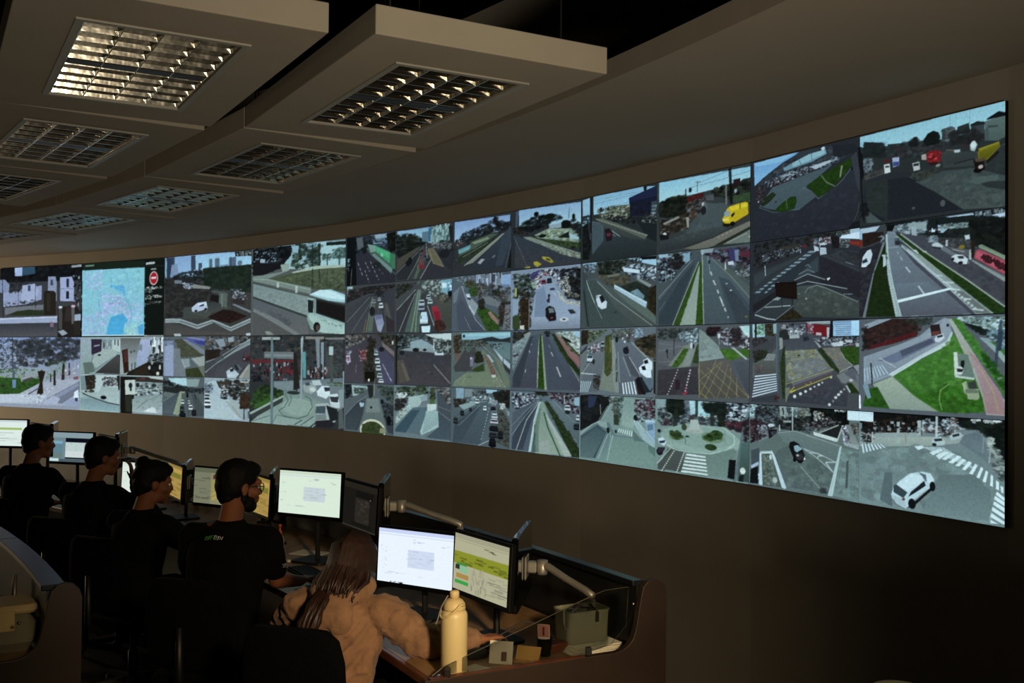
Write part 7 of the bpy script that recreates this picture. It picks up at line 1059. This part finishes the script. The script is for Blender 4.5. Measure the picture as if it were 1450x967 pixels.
def hand(wrist, f, side, curl=.35, sc=1.0):
    """palm and five bent fingers lying palm-down; f: direction of the hand, side: +1 right hand, -1 left"""
    m = MB(); w = Vector(wrist); f = Vector(f).normalized(); up = Vector((0,0,1))
    r = f.cross(up).normalized(); up = r.cross(f).normalized()
    P = lambda a, b, c: w+f*a*sc+r*b*sc*side+up*c*sc
    for b in (-.026, -.009, .009, .026):
        m.capsule(P(.0,b*.7,0), P(.085,b,.004), .013*sc, .0115*sc)
    for b, L in ((-.029,.066), (-.010,.076), (.010,.072), (.029,.056)):
        a0 = P(.088,b,.004); a1 = P(.088+L*.5,b*1.12,.004-L*curl*.08); a2 = P(.088+L*.8,b*1.16,-L*curl*.45); a3 = P(.088+L*.98,b*1.18,-L*curl*.95)
        m.capsule(a0, a1, .0098*sc, .009*sc, 10); m.capsule(a1, a2, .009*sc, .0082*sc, 10); m.capsule(a2, a3, .0082*sc, .0072*sc, 10)
    t0, t1, t2 = P(.03,-.03,-.004), P(.062,-.058,-.010), P(.092,-.062,-.018)
    m.capsule(t0, t1, .0135*sc, .0105*sc, 10); m.capsule(t1, t2, .0105*sc, .0085*sc, 10)
    return m
def solid(mb, name, m, parent, voxel, smooth=6, disp=0.0, dscale=.12):
    o = mesh_obj(name, mb.v, mb.f, m, parent, True)
    bm = bmesh.new(); bm.from_mesh(o.data); bmesh.ops.recalc_face_normals(bm, faces=bm.faces); bm.to_mesh(o.data); bm.free()
    rm = o.modifiers.new('remesh', 'REMESH'); rm.mode = 'VOXEL'; rm.voxel_size = voxel; rm.use_smooth_shade = True
    sm = o.modifiers.new('smooth', 'SMOOTH'); sm.iterations = smooth; sm.factor = .5
    if disp:
        tx = bpy.data.textures.new(name+'_folds', 'CLOUDS'); tx.noise_scale = dscale; tx.noise_depth = 2
        dm = o.modifiers.new('folds', 'DISPLACE'); dm.texture = tx; dm.strength = disp; dm.mid_level = .5; dm.texture_coords = 'LOCAL'
    return o
def ring_e(c, rx, ry, tilt=0.0, n=20):
    c = Vector(c); out = []
    for k in range(n):
        a = 2*math.pi*k/n
        out.append(c+Vector((rx*math.cos(a), ry*math.sin(a), ry*math.sin(a)*math.tan(tilt))))
    return out
def person(label, s, d, hc, hyaw, hpitch, zsh, cx, armR, armL, hdirR, hdirL, skin, top, fem=False, sleeve='long', voxel=.010, rz=0.0, width=.19, folds=.012, lean=.0, curlR=.4):
    root = thing('person', label, 'person', arc(s, d, 0), facing(s)+rz, 'operators at the console')
    zs = .50                                   # hip height
    HM = Matrix.Translation(hc) @ Matrix.Rotation(hyaw, 4, 'Z') @ Matrix.Rotation(hpitch, 4, 'X')
    nb = Vector((cx, hc[1]-.085-lean, zsh+.035))
    body = xf(head_mesh(fem), HM)
    body.capsule(nb+Vector((0,-.01,-.03)), HM @ Vector((0,-.02,-.05)), .058 if not fem else .05, .052 if not fem else .046)
    SR, ER, WR = [Vector(v) for v in armR]; SL, EL, WL = [Vector(v) for v in armL]
    chest = Vector((cx, nb.y-.02, zsh-.13)); hip = Vector((0, -.03, zs+.03)); waist = (chest+hip)/2+Vector((0,-.02,0))
    core = [ring_e(hip-Vector((0,0,.06)), .13, .10), ring_e(hip, .15, .11), ring_e(waist, width*.72, .095), ring_e(chest, width*.88, .105), ring_e(chest+Vector((0,0,.09)), width*.82, .09), ring_e(nb, .06, .055)]
    body.loft(core)
    for S, E, W_, f, sd, cu in ((SR, ER, WR, hdirR, 1, curlR), (SL, EL, WL, hdirL, -1, .4)):
        body.capsule(nb-Vector((0,0,.03)), S, .05, .05)
        body.capsule(S, E, .047, .039); body.capsule(E, W_, .040, .027)
        body.capsule(W_, W_+Vector(f).normalized()*.02, .027, .024)
        merge(body, hand(W_+Vector(f).normalized()*.012, f, sd, cu, .95 if not fem else .88))
    bd = solid(body, 'body', skin, root, voxel)
    # garment
    g = MB()
    t = .016
    rings = [ring_e(hip-Vector((0,0,.05)), .165, .13), ring_e(hip+Vector((0,0,.04)), .17, .135), ring_e(waist, width*.72+t+.012, .095+t+.012), ring_e(chest, width*.88+t, .105+t), ring_e(chest+Vector((0,0,.09)), width*.82+t, .09+t), ring_e(nb-Vector((0,0,.005)), .085, .078), ring_e(nb+Vector((0,.005,.02)), .068, .064)]
    g.loft(rings)
    for S, E, W_ in ((SR, ER, WR), (SL, EL, WL)):
        g.capsule(nb-Vector((0,0,.045)), S, .055, .062)
        if sleeve == 'long' and fem:
            g.capsule(S, E, .074, .066); g.capsule(E, E+(W_-E)*.86, .067, .048)
            g.capsule(E+(W_-E)*.86, E+(W_-E)*.94, .036, .034)
            for A_, B_, ra, rb, nn in ((S, E, .074, .066, 5), (E, E+(W_-E)*.86, .067, .048, 7)):      # sleeve wrinkles
                ax = (B_-A_).normalized(); ux = ax.cross(Vector((0,0,1))).normalized(); vx = ax.cross(ux)
                for q in range(nn):
                    t_ = (q+.6)/nn; rr2 = ra+(rb-ra)*t_-.002; c_ = A_+(B_-A_)*t_
                    ph = 1.7*q; tl = .5*math.sin(2.3*q+1)
                    g.tube([c_+(ux*math.cos(w_)+vx*math.sin(w_))*rr2+ax*(tl*rr2*math.cos(w_+ph)) for w_ in [ph+1.5*math.pi*j/12 for j in range(13)]], [.003]+[.010]*11+[.003], 6)
        elif sleeve == 'long':
            g.capsule(S, E, .064, .056); g.capsule(E, E+(W_-E)*.9, .057, .040)
        else:
            g.capsule(S, S+(E-S)*.72, .064, .058)
    if fem:
        g.loft([ring_e(hip-Vector((0,0,.06)), .185, .15), ring_e(hip+Vector((0,0,.02)), .19, .155), ring_e(hip+Vector((0,-.01,.12)), .185, .145), ring_e(waist+Vector((0,0,.03)), .18, .135)])
        # creases running over the back
        sec = [(hip+Vector((0,0,.04)), .185, .15), (waist, .18, .135), (chest, width*.88+t, .105+t), (chest+Vector((0,0,.09)), width*.82+t, .09+t)]
        def on_back(th, f):
            k_ = min(int(f*3), 2); u_ = f*3-k_
            c_ = sec[k_][0]*(1-u_)+sec[k_+1][0]*u_; rx_ = sec[k_][1]*(1-u_)+sec[k_+1][1]*u_; ry_ = sec[k_][2]*(1-u_)+sec[k_+1][2]*u_
            return c_+Vector((rx_*math.cos(th), ry_*math.sin(th), 0))*.985
        for th0, f0, th1, f1 in ((205,.95,250,.45),(225,.98,262,.6),(335,.95,290,.5),(318,.98,283,.68),(210,.6,262,.2),(330,.62,280,.22),(240,.4,300,.30),(215,.25,275,.08),(325,.30,285,.10),(255,.85,262,.35),(288,.85,280,.4)):
            g.tube([on_back(math.radians(th0+(th1-th0)*j/7), f0+(f1-f0)*j/7+.02*math.sin(j*1.3)) for j in range(8)], [.003,.010,.013,.014,.013,.012,.010,.003], 6)
        hd = MB()
        hood = [(nb+Vector((.098*math.sin(a), -.088*math.cos(a)-.012, .012-.028*math.cos(a)))) for a in [math.radians(q) for q in range(-130, 131, 20)]]
        for a, b in zip(hood[:-1], hood[1:]): hd.capsule(a, b, .036, .036)
        hd.ball(nb+Vector((0,-.115,-.055)), .100, .042, .075); hd.ball(nb+Vector((-.05,-.118,-.085)), .055, .04, .055); hd.ball(nb+Vector((.045,-.118,-.09)), .055, .04, .055)
        solid(hd, 'hood', top, root, .0075, 3, .014, .05)
    shirt = solid(g, 'jacket' if sleeve == 'long' else 'shirt', top, root, max(voxel, .008), 3 if fem else 5, folds, .05 if fem else .09)
    # trousers and shoes
    p = MB()
    p.loft([ring_e(hip-Vector((0,.0,.08)), .15, .12), ring_e(hip, .165, .125), ring_e(hip+Vector((0,0,.07)), .15, .115)])
    for sx in (-1, 1):
        K = Vector((sx*.13, .40, .52)); An = Vector((sx*.12, .42, .10))
        p.capsule(Vector((sx*.085, .0, .535)), K, .082, .064); p.capsule(K, An, .062, .045)
    solid(p, 'trousers', M['jeans'], root, .015, 4)
    for sx in (-1, 1):
        q = MB(); q.capsule((sx*.12,.40,.045), (sx*.125,.53,.038), .044, .036); q.box(sx*.12-.04,.36,.001,sx*.12+.045,.56,.02)
        solid(q, 'shoe', M['shoe'], root, .010, 4)
    for sx in (-1, 1):
        e = MB().ball((sx*.031,.0775,.004), .012, .012, .010, 10, 8); xf(e, HM); e.build('eye', M['eye'], bd, smooth=True)
    return root, HM, nb, shirt
def hair_cap(HM, root, m, parts, voxel=.008, disp=.008, name='hair'):
    h = MB()
    for c, rx, ry, rz_ in parts: h.ball(c, rx, ry, rz_, 16, 10)
    xf(h, HM)
    return solid(h, name, m, root, voxel, 3, disp, .03)
SHORT = [((0,-.02,.046), .087,.102,.090), ((0,-.045,.005), .084,.075,.075), ((0,.035,.082), .066,.062,.042), ((0,-.062,-.045),.058,.042,.045)]

# the person in the tan hoodie, seen from behind, right hand on the desk
wr, HM, nb, _s = person('person in a tan hoodie with long brown hair, right hand on the desk', 1.40, 2.19,
    (-.005,.185,1.055), -.05, -.36, .935, 0,
    ((.175,.09,.905),(.345,.10,.800),(.505,.255,.785)), ((-.175,.09,.90),(-.33,.22,.80),(-.20,.42,.785)), (.55,.85,-.06), (.5,.85,-.06),
    M['skin'], M['hoodie'], True, 'long', .0065, .73, .19, .022)
rnd = random.Random(11); h = MB()
h.ball((0,-.016,.043), .083,.098,.086,18,12); h.ball((0,-.05,-.02), .080,.058,.09,16,10); h.ball((0,.05,.075), .064,.055,.045)
xf(h, HM)
for k in range(230):
    a = math.radians(-90+rnd.uniform(-112, 112))
    ca, sa = math.cos(a), math.sin(a)
    if sa > .75: continue
    pts = [HM @ Vector((ca*.04, sa*.045-.01, .128)), HM @ Vector((ca*.081, sa*.096-.012, .065)), HM @ Vector((ca*.088, sa*.104-.010, -.02))]
    e = nb+Vector((ca*.09+rnd.uniform(-.015,.015), -.08+max(0, sa)*.20+min(0, sa)*.04+rnd.uniform(-.02,.01), 0)); e.z = rnd.uniform(.905, .965)+(.035 if ca > 0 else 0)
    mid = (pts[-1]+e)/2+Vector((ca*.012+rnd.uniform(-.01,.01), sa*.015+rnd.uniform(-.01,.008), .0))
    pts += [mid, e]
    h.tube(pts, [.009,.010,.010,.008,.003], 6)
for k in range(46):
    o = Vector((rnd.uniform(-.02,.02), rnd.uniform(-.012,.012), 0))
    st = HM @ Vector((-.02,-.075,-.05))
    w0 = rnd.uniform(-.012,.012)
    h.tube([st+o, nb+Vector((-.02,-.175,-.02))+o*1.2+Vector((w0,0,0)), nb+Vector((-.035,-.212,-.08))+o*1.3-Vector((w0,0,0)), nb+Vector((-.055,-.215,-.15))+o, nb+Vector((-.045+w0,-.200,-.215+rnd.uniform(-.03,.02)))], [.010,.011,.010,.009,.003], 6)
h.build('hair', M['hairbrown'], wr, smooth=True)
place_chair(1.40, 2.19+.02, 'black office chair behind the person in the tan hoodie', .73)

# the bearded person with glasses
r, HM, nb, shirt = person('bearded person with glasses in a black shirt, right forearm resting on the desk', 2.56, 2.31,
    (.0,.115,1.275), -.62, -.10, 1.075, 0,
    ((.20,.04,1.045),(.215,.09,.85),(.20,.36,.79)), ((-.20,.04,1.045),(-.27,.12,.84),(-.15,.38,.79)), (-.05,1,-.06), (.2,1,-.06),
    M['skin2'], M['black'], False, 'short', .0065, .72, .215, .012)
hair_cap(HM, r, M['hairblack'], SHORT)
hair_cap(HM, r, M['hairblack'], [((0,.058,-.088),.045,.036,.034), ((-.048,.03,-.07),.02,.036,.04), ((.048,.03,-.07),.02,.036,.04), ((-.064,.0,-.035),.012,.02,.04), ((.064,.0,-.035),.012,.02,.04), ((0,.096,-.046),.022,.01,.006)], .007, .005, 'beard')
gl = MB()
for sx in (-1, 1):
    gl.tube([HM @ Vector((sx*.033+.024*math.cos(a), .101-.004*abs(math.cos(a)), .004+.019*math.sin(a))) for a in [math.radians(q) for q in range(0, 361, 24)]], .0022, 6)
    gl.tube([HM @ Vector((sx*.058,.099,.010)), HM @ Vector((sx*.078,.05,.010)), HM @ Vector((sx*.084,-.01,.008))], .0022, 6)
gl.tube([HM @ Vector((-.01,.103,.008)), HM @ Vector((.01,.103,.008))], .0022, 6)
gl.build('glasses', M['plastic'], r, smooth=True)
rnd = random.Random(3)
def print_strokes(name, m, c, dx, n, hgt, parent, target, skew=.3, wid=.004):
    b = MB(); c = Vector(c); dx = Vector(dx)
    for k in range(n):
        p = c+dx*k
        top = Vector((rnd.uniform(-skew,skew)*.012, 0, hgt*rnd.uniform(.8,1)))
        b.add([p-dx.normalized()*wid*.5, p+dx.normalized()*wid*.5, p+top+dx.normalized()*wid*.5, p+top-dx.normalized()*wid*.5], [(0,1,2,3)])
        if k % 2 == 0: b.add([p+Vector((0,0,hgt*.8)), p+dx+Vector((0,0,hgt*.8)), p+dx+Vector((0,0,hgt)), p+Vector((0,0,hgt))], [(0,1,2,3)])
    o = mesh_obj(name, b.v, b.f, m, parent)
    sub = o.modifiers.new('sub', 'SUBSURF'); sub.subdivision_type = 'SIMPLE'; sub.levels = 2; sub.render_levels = 2
    sw = o.modifiers.new('wrap', 'SHRINKWRAP'); sw.target = target; sw.wrap_method = 'NEAREST_SURFACEPOINT'; sw.offset = .002; sw.wrap_mode = 'ABOVE_SURFACE'
    return o
print_strokes('back_print', M['green'], (-.075,-.13,1.085), (.0095,0,0), 7, .024, shirt, shirt)
print_strokes('back_print', M['whiteprint'], (-.008,-.13,1.085), (.0095,0,0), 5, .024, shirt, shirt)
print_strokes('sleeve_print', M['whiteprint'], (.29,.04,.915), (-.001,.012,0), 5, .02, shirt, shirt)
place_chair(2.56, 2.31+.03, 'black office chair behind the bearded person', .72)

# three people deeper in the dark
r, HM, nb, _s = person('person with tied-up dark hair sitting in the shade before the striped table screen', 4.02, 2.33,
    (.0,.09,1.165), -.6, -.15, .975, 0,
    ((.18,.0,.95),(.25,.19,.79),(.12,.44,.785)), ((-.18,.0,.95),(-.28,.18,.79),(-.15,.42,.785)), (-.2,1,-.06), (.2,1,-.06),
    M['skin2'], M['dark'], False, 'long', .010, .45, .195)
hair_cap(HM, r, M['hairblack'], SHORT+[((-.03,-.07,.10),.048,.045,.045), ((-.06,-.05,.04),.04,.05,.05), ((.0,-.085,.03),.05,.04,.05)], .009, .014)
place_chair(4.0, 2.37, 'black office chair behind the person with tied-up hair', .45)
hcp = Vector((.0,.09,1.245))
r, HM, nb, _s = person('person in dark clothes touching their face with the right hand', 5.0, 2.33,
    tuple(hcp), -.55, -.12, 1.05, 0,
    ((.19,.0,1.025),(.245,.30,.84),(.135,.215,1.07)), ((-.19,.0,1.025),(-.29,.16,.81),(-.15,.40,.785)), (-.15,-.1,1), (.2,1,-.06),
    M['skin2'], M['dark'], False, 'long', .010, .45, .21)
hair_cap(HM, r, M['hairblack'], SHORT, .009)
place_chair(4.98, 2.37, 'black office chair behind the person touching their face', .45)
r, HM, nb, _s = person('person in dark clothes at the far left, head before the white monitor', 6.3, 2.33,
    (.0,.09,1.265), -.55, -.08, 1.07, 0,
    ((.19,.0,1.04),(.27,.17,.815),(.13,.42,.785)), ((-.19,.0,1.04),(-.29,.16,.81),(-.15,.40,.785)), (-.2,1,-.06), (.2,1,-.06),
    M['skin2'], M['dark'], False, 'long', .010, .45, .21)
hair_cap(HM, r, M['hairblack'], SHORT, .009)
place_chair(6.28, 2.37, 'black office chair behind the person at the far left', .45)
